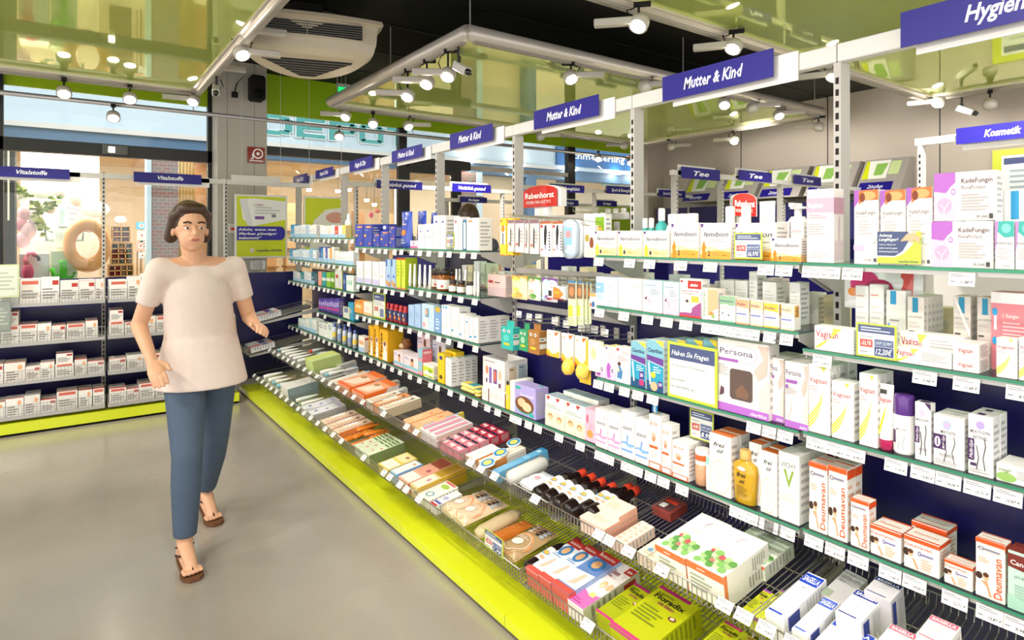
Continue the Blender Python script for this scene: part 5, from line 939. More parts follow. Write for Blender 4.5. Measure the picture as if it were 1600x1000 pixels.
for k, px in enumerate((606, 613, 620, 627, 634)):
    place(bottle([(.001, 0), (.018, 0), (.02, .005), (.02, .085), (.012, .1)], '#b8242c', [(.014, .098), (.015, .12), (.012, .122)], '#c0303a', (.014, .08, .0205, '#3a3a66'), lab=[('c', .3, .3, .2, .2, '#f0e6dc'), ('c', .7, .3, .2, .2, '#e8742c'), ('c', .5, .7, .2, .15, '#f3f0ea')]), XF + .022, px, z + .0005, 'red juice bottle with red cap and blue label', w, 'bottle')
w = WH(4, 4); z = .613
FX = [('v', 'Fixies', .08, .1, .34, .9, '#3a2a20', 'B'), ('c', .65, .5, .25, .16, '#f6e2d0'), ('c', .65, .56, .15, .08, '#8a5a3a'), ('p', [(.4, .02), (.95, .02), (.9, .36), (.5, .36)], '#f3efe8')]
for p in ((576, 583), (584, 592), (593, 606)): S(z, XF, *p, 508 if p[0] < 590 else 514, .12 if p[0] > 590 else .1, '#efb01e', 'golden yellow carton with bold word and baby', w, FX, R=[('r', 0, 0, 1, 1, '#dca818')], deep=1)
S(z, XF, 560, 569, 524, .05, '#f3e6da', 'small white carton with faces beside golden cartons', w, [('c', .3, .6, .2, .14, '#e0a880'), ('c', .7, .6, .2, .14, '#e0a880'), ('r', 0, 0, 1, .3, '#a8c4e0')], R=[('r', .1, .8, .9, .92, '#d8503c')])
# plush toy on the shelf
e = empty('plush_toy', (XF + .1, onX(635, 545, XF + .1)[1], z + .0005), RZ); reg(e, 'brown and cream plush animal sitting behind nappy boxes', 'plush toy', w, (0, 0, 0))
m = MB(); m.lathe([(0, 0), (.045, .005), (.055, .04), (.045, .08), (.025, .1), (0, .102)], 16, '#c8ab84', 'matte'); m.build('plush_body', e)
m = MB(); m.lathe([(0, .095), (.03, .1), (.042, .125), (.036, .15), (.015, .165), (0, .166)], 16, '#8a5c38', 'matte'); m.build('plush_head', e)
m = MB(); m.lathe([(0, -.02), (.02, -.012), (.024, .0), (.016, .014), (0, .018)], 12, '#d9bf98', 'matte', at=(0, -.032, .122)); m.build('plush_muzzle', e)
for sx in (-1, 1):
    m = MB(); m.lathe([(0, -.016), (.014, -.01), (.016, .004), (0, .014)], 10, '#7a4e2e', 'matte', at=(sx * .036, 0, .16)); m.build('plush_ear', e)
    m = MB(); m.tube([(sx * .04, -.01, .08), (sx * .055, -.04, .045), (sx * .04, -.06, .02)], .013, 8, '#c8ab84', 'matte'); m.build('plush_arm', e)
KN[0] = 'dental_carton'
def strip(b, r, z, x0, x1, cols, y0, desc, X=XF, D=.05, F=None, mat='card'):
    n = len(cols); st = (x1 - x0) / n
    for i, c in enumerate(cols): S(z, X, x0 + i * st, x0 + (i + 1) * st - .3, y0 + (i * 5 % 3), D, c, desc, WH(b, r), F if F is not None else simple((.0, .3, '#a8cbe6')))
strip(5, 1, 1.487, 500, 540, ['#f3f0ee', '#e6eef4', '#f2e2d2', '#f0f0ee', '#d8483a', '#f3f3f0', '#f4d46a'], 352, 'small mixed carton')
strip(6, 1, 1.487, 454, 494, ['#4aa4d0', '#eef2f4', '#dce8f2', '#eef2f4', '#b8d4ea', '#eef2f4', '#f3f0ee'], 351, 'small white and blue carton')
place(bottle([(.001, 0), (.03, 0), (.03, .13), (.02, .15)], '#eef0ea', [(.014, .15), (.014, .19), (.01, .195)], '#f4f4f4', (.03, .1, .0305, '#c9dc9a')), XF + .05, 545, 1.4875, 'tall white bottle with green label', WH(5, 1), 'bottle')
strip(5, 2, 1.27, 498, 522, ['#3a5aa8', '#2f86b8', '#e8e4f0', '#4a5ab0', '#f2efe9', '#f0a84a', '#f4efe8'], 386, 'narrow blue, white or orange carton'); strip(5, 2, 1.27, 523, 552, ['#f1eee9', '#dfeef0', '#e6f0f2', '#eef2f0'], 392, 'pale green and white carton')
strip(6, 2, 1.27, 452, 494, ['#3f9ad0', '#e6f0f6', '#dceaf4', '#c4def0', '#e6f0f6', '#d4e6f2', '#8fc0e2', '#eef4f8'], 389, 'white and sky blue dropper carton')
row(5, 3, 1.06, XF, [(497, 502, 424, .05, '#f0a48c', 'coral and white carton', simple()), (503, 509, 425, .05, '#3a9a9a', 'teal banded carton', simple((.4, .6, '#eef4f2'))), (510, 516, 425, .05, '#8ab83a', 'green banded carton', simple((.4, .6, '#eef4e2'))), (517, 522, 425, .05, '#6a9c2e', 'dark green banded carton', simple((.4, .6, '#eef4e2'))), (536, 540, 428, .05, '#3a5a9c', 'narrow navy carton', simple()), (541, 552, 430, .05, '#e4f0ea', 'white carton with green strokes', [('r', .2, .4, .3, .7, '#5ab49a'), ('r', .45, .4, .55, .7, '#5ab49a'), ('r', .7, .4, .8, .7, '#5ab49a')])])
card_sign(XF - .002, 1.06, 523, 535, 420, 452, 'lime framed card with white bottle picture, sixth bay', [('c', .3, .6, .2, .1, '#d8503c'), ('p', [(.5, .1), (.8, .1), (.8, .5), (.6, .6)], '#e6e6ea')])
strip(5, 4, .83, 498, 530, ['#5a48a0'] * 10, 466, 'narrow purple carton', F=[('r', 0, 0, 1, .15, '#2a2a4a'), ('r', .1, .5, .9, .8, '#b8a4dc'), ('r', 0, .3, 1, .42, '#d8508c')]); S(.83, XF, 544, 552, 472, .05, '#3a9cc0', 'blue cube carton beside purple cartons', WH(5, 4), simple())
card_sign(XF - .004, .83, 536, 546, 478, 496, 'small cream card before purple cartons', [('r', .2, .5, .8, .9, '#8a94b8')], frame='#e8e4b0')
for i in range(9): place(bottle([(.001, 0), (.02, 0), (.02, .1), (.012, .115)], '#c9d2e0', [(.013, .113), (.013, .14), (.01, .142)], '#4a5aa8', (.03, .07, .0205, '#8a9ad0' if i % 2 else '#f0d060'), name='mouthwash_bottle', n=10), XF + .022 + (i // 5) * .05, 523 + (i % 5) * 8, .6135, 'clear bottle with blue cap', WH(5, 5), 'bottle')
strip(6, 5, .613, 466, 494, ['#e6f0ea', '#dfeef0', '#eef4ea', '#cfe6e0', '#eef2ec'], 497, 'pale green carton', D=.08); strip(5, 5, .613, 498, 519, ['#eef0ea', '#f3f1ec', '#e6eee4'], 503, 'white carton with dark arc', D=.08, F=[('o', .5, .75, .3, .15, .7, '#2a4a8a')])
strip(6, 3, 1.06, 458, 492, ['#cfd4da', '#e2e4e8', '#3a8a8e', '#d8dce2', '#e6e6ea', '#2f6a7a'], 424, 'slim hanging toothbrush pack', D=.03)
KN[0] = 'remedy_carton'
for b in range(4):
    for rz_, zz in ((2, 1.17), (1, 1.42)):
        if rz_ == 1 and b == 2: continue
        e = empty('rear_shelf', (2.2, (PY[b] + PY[b + 1]) / 2, zz)); tag(e, 'glass shelf on the far side of the main shelf, %s row, %s' % (('', 'upper', 'lower')[rz_], BAYN[b]), 'shelf', 'rear glass shelves'); m = MB(); m.box((-.1, -.44, -.008), (.12, .44, 0), mat='shelf_glass'); m.build('glass_plate', e)
        m = MB(); m.prism([(-.102, -.009), (.1, -.009), (.1, -.03), (-.07, -.09), (-.102, -.09)], -.444, -.44, 1, mat='grey_paint'); m.build('shelf_bracket', e)
        if rz_ == 2:
            y = PY[b] + .05
            while y < PY[b + 1] - .1:
                W = rnd.uniform(.04, .075); H = rnd.uniform(.1, .17); c = rnd.choice(['#f4f2f0', '#f2efec', '#efe6e4', '#e8eef0', '#d9e6c8', '#f0e2b8', '#e8d0d8']); o = carton(W, H, .06, c, simple((0, .1, rnd.choice(['#d8e0a0', '#e0a8b0', '#a8c8d8']))), [('l', .1, .1, .9, .9, 6, '#d0ccca')])
                o.location = (2.18, y + W / 2, zz + .0005); o.rotation_euler = (0, 0, RZ); reg(o, 'pale carton seen through the gap', 'box', 'rear shelf, %s' % BAYN[b], (-y, 0, 0)); y += W + rnd.uniform(.004, .03)
# ================================================================ GOODS in the sloping baskets
def bay_at(px, t): return bayof(bpx(px, t))
def LL(t, FL, FR, BL, c, d, F=(), **k): return L(t, FL, FR, BL, c, d, BW(t, bay_at(FL[0], t)), F, **k)
KN[0] = 'tea_carton'
LEAF = [('c', .2 + .16 * (i % 5) + .04 * (i // 5), .1 + .09 * (i // 5) + .03 * (i % 2), .1, .06, ('#7fb860', '#a4cf86', '#5c9a48', '#c4e0ac')[i % 4], 9) for i in range(17)] + [('c', .62, .3, .08, .05, '#e2545a', 9), ('c', .5, .18, .06, .04, '#e87a72', 9), ('c', .3, .36, .05, .035, '#e2545a', 9), ('t', 'Himbeerblätter Tee', .3, .56, .75, .585, '#9a94a0'), ('k', [(.5, .76), (.56, .83), (.64, .86), (.58, .8), (.5, .72), (.54, .7)], .01, '#9a7ab0')]
ORB = [('r', 0, .78, 1, 1, '#ee7a42'), ('l', .3, .84, .62, .92, 1, '#f8ddcc'), ('l', .1, .2, .7, .7, 4, '#aab09a')]
for FL, FR, BL, k in (((1023, 849), (1070, 872), (1079, 792), 'left'), ((1071, 872), (1130, 902), (1125, 814), 'right')):
    LL(2, FL, FR, BL, '#f4f2e6', 'large white tea carton, raspberry leaf picture, %s of pair' % k, LEAF, B=ORB, R=[('r', 0, 0, 1, .07, '#ee8a52'), ('l', .1, .6, .5, .9, 6, '#a9a89a'), ('l', .55, .5, .9, .9, 6, '#a9a89a')])
for q in ((1150, 822), (1172, 834)):
    p = onX(q[0], q[1], TIER[2]['xf'] + .21); o = carton(.1, .17, .05, '#e9efdc', LEAF, FINE(), (), ORB); lay(o, 2, p[0], p[1], floorz(2, p[0]) + .053, 'raspberry leaf tea carton lying behind the large pair', BW(2, 0), 'box')
FLO = lambda big=1: [('r', 0, .94, .8, 1, '#a8206a' if big else '#9a48a8'), ('t', 'Kräuterblut', .1, .86, .5, .9, '#4a4a10'), ('t', 'Floradix', .1, .76, .86, .85, '#17180c', 'B'), ('t', 'mit Eisen', .3, .68, .7, .735, '#a8305a', 'b'), ('l', .1, .3, .7, .6, 5, '#7a8416'), ('c', .82, .58, .09, .04, '#7a3a34'), ('c', .82, .585, .05, .025, '#ecd0bc'), ('r', 0, 0, 1, .05, '#cf3a80' if big else '#9a48a8')]
LL(2, (1151, 939), (1167, 947), (1183, 897), '#b5bc10', 'slim lime carton with purple top strip, left of pair', FLO(0), th=.03)
LL(2, (1169, 948), (1196, 962), (1208, 898), '#dbe640', 'slim bright lime carton with violet strip, right of pair', FLO(0), th=.034)
SAG = lambda c: [('r', .03, .76, .97, .97, c), ('t', 'SAGELLA', .1, .81, .92, .92, '#fff', 'B'), ('t', 'pH 3,5', .4, .66, .7, .7, '#8a8c9c', 'i'), ('l', .25, .42, .75, .56, 2, '#d4d4da'), ('r', .08, .05, .78, .08, c)]
SR = [('r', .1, .1, .6, .35, '#3a4a9c'), ('l', .1, .5, .9, .9, 6, '#c9c9cf')]
LL(2, (1194, 953), (1224, 969), (1250, 886), '#f2f2f4', 'large white carton with blue band, standing proud beside lime pair', SAG('#1d45c4'), R=SR)
LL(2, (1236, 981), (1261, 994), (1281, 927), '#f2f2f4', 'small white carton with pale blue band, second in front row', SAG('#4a68d0'), R=SR)
LL(2, (1268, 1004), (1334, 1040), (1297, 960), '#f2f2f4', 'white carton with blue band cut by the lower frame edge', SAG('#2c4cc0'), R=SR)
LL(2, (1304, 954), (1345, 974), (1333, 916), '#f2f2f4', 'white carton with navy band in the second row', SAG('#122c8c'), R=SR, X0=TIER[2]['xf'] + .1)
LL(2, (1349, 921), (1392, 942), (1367, 898), '#cfccd2', 'greyish carton with navy band at the basket back', SAG('#1c3478'), R=SR, X0=TIER[2]['xf'] + .2)
p = onX(1305, 925, 1.78); o = carton(.062, .15, .05, '#c9c6c8', [('l', .1, .6, .6, .64, 1, '#5a5a8a'), ('l', .1, .7, .9, .9, 3, '#a5a2a8'), ('r', 0, 0, .35, .22, '#9aa890')], FINE()); lay(o, 2, 1.76, p[1], floorz(2, 1.76) + .062, 'grey carton lying behind the large blue banded one', BW(2, 0), 'box', roll=.1)
LL(2, (1366, 1004), (1410, 1025), (1382, 968), '#f4eeee', 'white carton with pink band, left of two', SAG('#dc6a84'), R=FINE(), X0=TIER[2]['xf'] + .05)
LL(2, (1430, 990), (1478, 1010), (1449, 956), '#efeae9', 'greyer white carton with pink band, right of two', SAG('#dc6a84'), R=FINE(), X0=TIER[2]['xf'] + .12)
# second bay
o_ = '#f6d8c6'
LL(2, (905, 806), (945, 825), (924, 788), o_, 'pale peach carton with yellow corner, front one', [('l', .3, .3, .8, .7, 3, '#e8bfa8'), ('c', .15, .9, .08, .1, '#e6d850')], R=[('r', 0, 0, 1, 1, '#e6ae94')]); LL(2, (925, 787), (967, 806), (945, 768), o_, 'pale peach carton with yellow corner, rear one', [('l', .3, .3, .8, .7, 3, '#e8bfa8'), ('c', .15, .9, .08, .1, '#e6d850')], R=[('r', 0, 0, 1, 1, '#e6ae94')], X0=TIER[2]['xf'] + .085)
for i, p in enumerate(((955, 833), (965, 838))): LL(2, p, (p[0] + 10, p[1] + 5), (p[0] + 37, p[1] - 35), '#f4dccf', 'long pale pink slim carton, %s of two' % ('left', 'right')[i], [('l', .2, .1, .8, .9, 5, '#eab8a0')], th=.04)
LL(2, (994, 851), (1024, 866), (1023, 826), '#f6e4cc', 'cream carton with baby face beside tea cartons', [('c', .5, .6, .22, .14, '#e8b48c'), ('c', .35, .35, .12, .1, '#6a9ac0'), ('l', .2, .1, .8, .3, 2, '#c9b49a')], th=.045)
p = onX(1040, 800, 1.84); o = carton(.09, .1, .035, '#8a3a34', [('r', .1, .1, .9, .9, '#5a3a3c'), ('r', .2, .6, .8, .8, '#d8402c'), ('r', .2, .2, .5, .5, '#efeae6')]); lay(o, 2, 1.83, onX(1032, 800, 1.83)[1], floorz(2, 1.83) + .04, 'dark red carton lying deep in the basket', BW(2, 1), 'box')
# juice bottles lying, third bay
JP = [(.001, 0), (.033, 0), (.037, .006), (.037, .15), (.034, .175), (.017, .215), (.0155, .25)]
JL = [('r', 0, .82, 1, 1, '#d83230'), ('c', .5, .55, .3, .17, '#7ab0d4'), ('c', .55, .55, .2, .12, '#e8b04a'), ('t', 'Rabenhorst', .1, .87, .9, .95, '#f4e4e0', 'b'), ('c', .7, .2, .18, .1, '#e0a888'), ('l', .1, .05, .5, .3, 3, '#d8a0a0')]
def juice(t, px, X, where, desc, dz=0):
    e = bottle(JP, '#1c100e', [(.018, .235), (.019, .238), (.019, .268), (.016, .27)], '#d8452c', (.05, .135, .0374, '#f3efea'), lab=JL, n=20, name='juice_bottle')
    y = bpx(px, t); lay(e, t, X, y, floorz(t, X) + .039 + dz, desc, where, 'bottle')
for px in (833, 847, 862, 878): juice(2, px, TIER[2]['xf'] + .02, BW(2, 2), 'dark juice bottle with red and white label, lying')
for px in (893, 903): juice(2, px, TIER[2]['xf'] + .06, BW(2, 2), 'dark juice bottle lying beside the peach cartons')
# fourth bay upper
DISC = [('c', .5, .5, .48, .48, '#f4f4f0'), ('c', .5, .5, .44, .44, '#2a86c4'), ('c', .5, .5, .27, .27, '#f0dc5a'), ('l', .38, .46, .62, .54, 1, '#6a6ab0')]
for i, (px, py) in enumerate(((762, 722), (782, 706), (803, 690))):
    X0 = TIER[2]['xf'] + .05; zt = floorz(2, X0) + .075; q = on_slope(2, px, py, X0, zt); m = MB(); m.lathe([(.001, -.004), (.036, -.004), (.037, 0), (.036, .003)], 28, '#f2f4f4', 'gloss'); art(m, lambda x, y, o: ((x - .5) * .074, (y - .5) * .074, .003 + o), DISC, .074, .074, 'gloss')
    o = m.build('round_pack'); T = TIER[2]; s = math.atan2(T['f1'] - T['f0'], T['xb'] - T['xf']); o.matrix_world = Matrix.Translation((q[0], q[1], floorz(2, q[0]) + .07)) @ Matrix.Rotation(RZ, 4, 'Z') @ Matrix.Rotation(s + .12, 4, 'X'); reg(o, 'round blue and yellow pack', 'pack', BW(2, 2), (-q[1], q[0], 0))
LL(2, (747, 716), (760, 722), (790, 681), '#e8ddd0', 'long cream cartons block under round packs', [('r', .3, 0, .33, 1, '#c9b49c'), ('r', .64, 0, .67, 1, '#c9b49c')], th=.06, R=[('r', 0, 0, 1, .5, '#d88a3a')])
LL(2, (768, 735), (777, 739), (831, 692), '#6ab0dc', 'light blue flat bottle lying beside round packs', [('c', .5, .62, .4, .06, '#8ac4e8'), ('r', 0, .85, 1, 1, '#4a9ad0'), ('c', .5, .88, .3, .04, '#cfe4f0')], th=.05, mat='gloss')
def roll(t, px, X, r, ln, c, d, mat='film'):
    e = empty('cotton_roll'); m = MB(); m.lathe([(.001, 0), (r * .8, .004), (r, .02), (r, ln - .02), (r * .7, ln)], 16, c, 'card'); m.build('cotton_core', e); m = MB(); m.lathe([(r * .4, -.012), (r * 1.03, .01), (r * 1.03, ln - .01), (r * .5, ln + .015)], 16, '#fff', mat, cap=False); m.build('film_wrap', e); lay(e, t, X, bpx(px, t), floorz(t, X) + r * 1.05, d, BW(t, bay_at(px, t)), 'roll')
roll(2, 786, TIER[2]['xf'] + .03, .034, .21, '#efeeec', 'white cotton roll in clear film')
o = pouch(.1, .14, .05, '#dfe6f0', [('c', .5, .5, .35, .25, '#f0f2f8'), ('c', .6, .45, .15, .1, '#e8a8b0'), ('l', .1, .1, .9, .3, 3, '#a8c4e4')], taper=.4); lay(o, 2, TIER[2]['xf'] + .04, bpx(808, 2), floorz(2, 1.6) + .058, 'soft pack of white nappies in printed film', BW(2, 2), 'pack')
for i, p in enumerate(((727, 712), (735, 716))): LL(2, p, (p[0] + 8, p[1] + 4), (p[0] + 31, p[1] - 22), '#f3ede4' if i else '#e8c49c', ('wood toned slim carton with white top', 'white slim carton with orange side')[i], [('r', 0, 0, 1, 1, '#f3efe8')], R=[('r', 0, 0, 1, 1, '#e2944a')], th=.055)
# test kit grid: two columns of small red packs
for r_ in range(5):
    for c_ in range(3):
        X0 = TIER[2]['xf'] + .014 + r_ * .062; y = bpx(684 + c_ * 10.5, 2) - .02; o = carton(.058, .058, .05, '#e88a9c' if r_ < 3 else '#c4304a', [('r', 0, .72, 1, 1, '#2a2440'), ('r', .1, .3, .9, .5, '#f8e4e8'), ('r', .5, .1, .9, .28, '#f4d0d8')], FINE()); lay(o, 2, X0, y, floorz(2, X0) + .052, 'small pink test pack with dark strip', BW(2, 3), 'box')
PS = [('r', 0, .02, 1, .98, '#f5eef0'), ('r', .1, .06, .62, .94, '#ea9ab2'), ('r', .66, .02, .74, .98, '#3a3a70')]
for i in range(3): LL(2, (655 + i * 8.8, 670 + i * 4.4), (663.6 + i * 8.8, 674.3 + i * 4.4), (697 + i * 9, 641 + i * 4.3), '#f2e8ea', 'long white carton with pink stripe and dark line', PS, R=[('r', 0, 0, 1, 1, '#d8c0b8')], th=.062)
for i in range(2): LL(2, (630 + i * 12, 656 + i * 6), (641 + i * 12, 661.5 + i * 6), (668 + i * 14, 630 + i * 3), '#f4b88a', 'salmon orange carton with small flower', [('c', .6, .7, .12, .05, '#e07a4a'), ('l', .2, .2, .8, .5, 3, '#f8d4b4')], R=[('r', 0, 0, 1, 1, '#e8904a')], th=.06)
LL(2, (653, 668), (656, 669.5), (704, 634), '#f0d860', 'thin yellow and blue carton edge', [('r', 0, .1, 1, .35, '#7ab0dc'), ('r', 0, .6, 1, .9, '#8aaed0')], th=.06)
DOT = [('l', .06, .02, .94, .98, 1, '#fff')] + [('c', .1, .06 + i * .09, .05, .022, '#2a2448', 8) for i in range(11)] + [('p', [(.3, .05), (.8, .05), (.9, .6), (.7, .9), (.5, .7)], '#f0d4b8'), ('c', .7, .82, .12, .05, '#8a6a4a')]
for i, c in enumerate(('#f6efe6', '#f0a06a', '#f4efe8')): LL(2, (571 + i * 10.5, 624 + i * 6), (581 + i * 10.5, 629.5 + i * 6), (605 + i * 13, 603 + i * 3.5), c, 'white and orange carton with dotted dark edge', DOT, R=[('r', 0, 0, 1, 1, '#cbb89c')], th=.058)
OB = [('r', 0, .8, 1, 1, '#f07a3c'), ('p', [(.1, .1), (.8, .2), (.9, .6), (.3, .7)], '#f4d8c4'), ('c', .4, .6, .15, .08, '#b8855a'), ('r', 0, 0, 1, .08, '#e8621c')]
for i in range(2): LL(2, (527 + i * 22, 596 + i * 12), (546 + i * 22, 606 + i * 12), (568 + i * 21, 572 + i * 13), '#f2a47e', 'orange carton with mother and baby picture', OB, R=[('r', 0, 0, 1, 1, '#cfc4be'), ('p', [(0, 0), (1, 0), (1, .4), (0, .7)], '#ee7424')])
# far upper: tubes and slim cartons
def lying_tube(t, px, X, ln, wd, c, cc, d, dz=0):
    if not dz: lying_tube(t, px + 1.2, X + .012, ln * .96, wd, rnd.choice((c, '#f4f0ea', '#e9eef2')), rnd.choice((cc, '#f0efec', '#7fb6c8')), d.split(' lying')[0] + ' on top of another', wd * .86)
    e = tubepack(ln, wd, c, cc, [('l', .25, .3, .75, .7, 3, '#b8c0c0'), ('c', .5, .55, .2, .06, rnd.choice(['#d8504a', '#5aa0c0', '#7ab85a', '#e8e4e0']))]); lay(e, t, X, bpx(px, t), floorz(t, X) + wd * .46 + dz, d, BW(t, bay_at(px, t)), 'tube')
for px in (428, 434, 440, 446, 452, 459): lying_tube(2, px, TIER[2]['xf'] + .015, .16, .04, '#f3f1ef', '#e6e4e2', 'white cream tube lying cap forward')
for px in (445, 455, 463): lying_tube(2, px, TIER[2]['xf'] + .2, .14, .036, '#f3f1ef', '#d8483a', 'white tube with red cap lying at the back')
LL(2, (476, 559), (488, 565), (505, 541), '#c9dc8e', 'pale green carton with yellow ribbon', [('r', .3, 0, .45, 1, '#e6e04a')], R=[('r', 0, 0, 1, 1, '#b4c47a')])
for px in (493, 500): lying_tube(2, px, TIER[2]['xf'] + .02, .17, .042, '#eef2f0', '#f0f0ee', 'white and green tube lying slantwise')
for i in range(2): LL(2, (512 + i * 6, 579 + i * 3), (517 + i * 6, 582 + i * 3), (552 + i * 7, 556 + i * 3), '#efe6da', 'long white slim carton with orange end', [('r', 0, .8, 1, .95, '#e8943a')], th=.04)
for i in range(8): o = carton(.05, rnd.uniform(.1, .16), .04, rnd.choice(['#f2efec', '#e8e4e2', '#eee8f0', '#f4f2f0']), simple((.7, .95, rnd.choice(['#a8c0dc', '#d8a0a0', '#f0d8c0', '#c0d8c0']))), FINE()); lay(o, 2, TIER[2]['xf'] + .19 + (i % 2) * .02, PY[4] + .12 + i * .21, floorz(2, 1.77) + .044, 'pale carton lying deep in the basket', BW(2, bayof(PY[4] + .12 + i * .21)), 'box')
KN[0] = 'food_carton'
B1 = TIER[1]['xf']
LL(1, (952, 973), (1012, 1004), (1005, 896), '#b9c012', 'large lime iron tonic carton with portrait oval', FLO(1), R=[('l', .1, .3, .9, .9, 7, '#8a9410')], B=[('r', 0, .86, 1, 1, '#d04a8a')])
p = onX(938, 955, B1 + .02); o = carton(.09, .2, .06, '#a9b214', FLO(1)); lay(o, 1, B1 + .04, p[1], floorz(1, B1 + .04) + .065, 'lime tonic carton lying low beside the large one', BW(1, 1), 'box')
for i, px in enumerate((1085, 1118)): LL(1, (px, 1010 + i * 14), (px + 36, 1030 + i * 14), (px + 30 + i * 2, 958 + i * 4), '#b2ba10', 'lime tonic carton at the lower frame edge, %s of two' % ('left', 'right')[i], FLO(1), R=[('l', .1, .3, .9, .9, 7, '#8a9410')], X0=B1 + .06)
EIS = [('r', .55, .84, 1, .98, '#b0302a'), ('t', 'aktiv', .65, .88, .92, .93, '#fff', 'b'), ('t', 'Eisen', .08, .74, .56, .83, '#8a2040', 'b'), ('t', 'Vital', .08, .67, .36, .72, '#b05a70'), ('s', [(0, 0, .3), (.5, 0, .24), (1, 0, .3)], '#e070b8'), ('c', .5, .5, .15, .07, '#e8c08a'), ('c', .5, .47, .09, .05, '#f2d0b4'), ('c', .85, .5, .14, .07, '#e6b890'), ('r', .5, .22, .8, .3, '#f4dc8a'), ('l', .06, .03, .7, .12, 2, '#b84a96')]
LL(1, (886, 935), (911, 951), (952, 865), '#f4ecec', 'white and pink iron carton with woman portrait', EIS, R=[('r', 0, 0, 1, 1, '#c4c4a4'), ('r', .2, .7, .8, .92, '#a8302c'), ('l', .1, .1, .9, .6, 5, '#8a8a70')])
ROT = [('r', 0, .84, 1, 1, '#b8302c'), ('t', 'Rotbäckchen', .1, .89, .9, .95, '#f4dcd4', 'b'), ('c', .5, .7, .36, .14, '#3a78b8'), ('c', .5, .7, .2, .09, '#d8a878'), ('s', [(0, .12, .45), (1, .12, .5)], '#d4e2f0'), ('p', [(.4, .15), (.7, .2), (.75, .42), (.6, .46)], '#e6c4ac'), ('r', 0, 0, 1, .1, '#d8564a'), ('l', .1, .5, .8, .58, 2, '#7a9ac4')]
for i, (FL, FR, BL, c) in enumerate((((821, 886), (840, 896), (880, 831), '#e8eef4'), ((841, 898), (860, 909), (900, 838), '#dde8f2'), ((861, 910), (889, 925), (918, 845), '#6a8ac8'))): LL(1, FL, FR, BL, c, 'blue, white and red juice carton, %s of three' % ('left', 'middle', 'right')[i], ROT, R=[('r', 0, 0, 1, 1, '#9ab0d8'), ('r', 0, 0, 1, .12, '#d8564a')], B=[('r', 0, 0, 1, 1, '#d8645a')])
juice(1, 815, B1 + .03, BW(1, 2), 'dark juice bottle lying in the lower basket corner')
# food bags
RC = [('r', .04, .04, .96, .96, '#d8b48c'), ('c', .5, .3, .46, .3, '#f0a070'), ('o', .5, .3, .4, .26, .94, '#f8d8c0'), ('c', .5, .3, .2, .1, '#f0ece8'), ('l', .25, .42, .75, .5, 2, '#fbe6da')] + [('c', .15 + .17 * (i % 5), .68 + .09 * (i // 5), .08, .04, ('#8a6a52', '#efe6da', '#c9a078', '#4a3a44', '#b8c4d4')[i % 5], 7) for i in range(15)]
for i, px in enumerate((692, 709)): o = pouch(.12, .24, .07, '#dcc4a4', RC, taper=.45); lay(o, 1, B1 + .015, bpx(px, 1), floorz(1, B1) + .085, 'clear snack bag with orange round label, %s of two' % ('left', 'right')[i], BW(1, bay_at(px, 1)), 'bag', twist=.05)
o = pouch(.13, .24, .07, '#b89a70', RC, taper=.45); lay(o, 1, B1 + .015, bpx(783, 1), floorz(1, B1) + .085, 'clear snack bag with orange label beside price card', BW(1, 2), 'bag', twist=-.06)
m = MB(); m.lathe([(.001, 0), (.02, .004), (.028, .03), (.03, .12), (.028, .2), (.012, .24), (.001, .242)], 14, '#c9b48e', 'gloss', 1.3, .9); o = m.build('cereal_bag'); lay(o, 1, B1 + .02, bpx(738, 1), floorz(1, B1) + .05, 'rolled beige grain bag', BW(1, bay_at(738, 1)), 'bag')
o = pouch(.07, .2, .05, '#c8702a', [('l', .1, .1, .9, .9, 9, '#e89a50')], taper=.4); lay(o, 1, B1 + .05, bpx(752, 1), floorz(1, B1) + .062, 'orange snack stick bag', BW(1, 2), 'bag')
card_sign(B1 - .006, 0, 757, 786, 824, 852, 'price card clipped to the lower basket rail', PRICE('1,79', '1,95', '-8%'))
LL(1, (590, 724), (606, 732), (629, 701), '#e8d058', 'white and yellow tea carton, two panels', [('r', .06, .05, .94, .46, '#f6f0e0'), ('r', .06, .54, .94, .95, '#f4e2b0'), ('c', .6, .8, .12, .06, '#a8704a')], R=[('r', 0, 0, 1, 1, '#d8b03a')])
LL(1, (609, 735), (619, 741), (645, 715), '#a8cdf0', 'white carton framed in light blue', [('r', .08, .05, .92, .95, '#f3f2ee'), ('c', .6, .8, .15, .06, '#d89a6a')], R=[('r', 0, 0, 1, 1, '#7ab0e4')])
LL(1, (622, 744), (638, 753), (676, 704), '#f0b8a0', 'salmon coloured tea carton, three panels', [('r', .06, .03, .94, .3, '#f6ece6'), ('r', .06, .35, .94, .63, '#eca890'), ('r', .06, .68, .94, .97, '#b8604a'), ('c', .7, .5, .12, .05, '#a85a6a')], R=[('r', 0, 0, 1, 1, '#d0603a')])
LL(1, (640, 755), (652, 761), (698, 713), '#ecd09a', 'gold topped tea carton', [('r', .06, .03, .94, .45, '#f6ead8'), ('r', .06, .5, .94, .97, '#b89430'), ('c', .6, .3, .12, .05, '#c890b0')], R=[('r', 0, 0, 1, 1, '#c8a02c')])
LL(1, (652, 765), (668, 774), (690, 738), '#f2f2e6', 'white carton with green leaf and blue emblem', [('c', .5, .75, .3, .1, '#a8cc5a'), ('o', .5, .25, .25, .12, .7, '#5a9ab0'), ('r', .1, .9, .9, .97, '#d85a5a')], th=.045)
LL(1, (671, 776), (680, 781), (706, 752), '#f0ecf0', 'white carton with violet and red bands', [('r', 0, .15, 1, .25, '#6a6ab0'), ('r', 0, .02, 1, .1, '#c8342c'), ('c', .5, .5, .3, .1, '#b8b4dc')], th=.045)
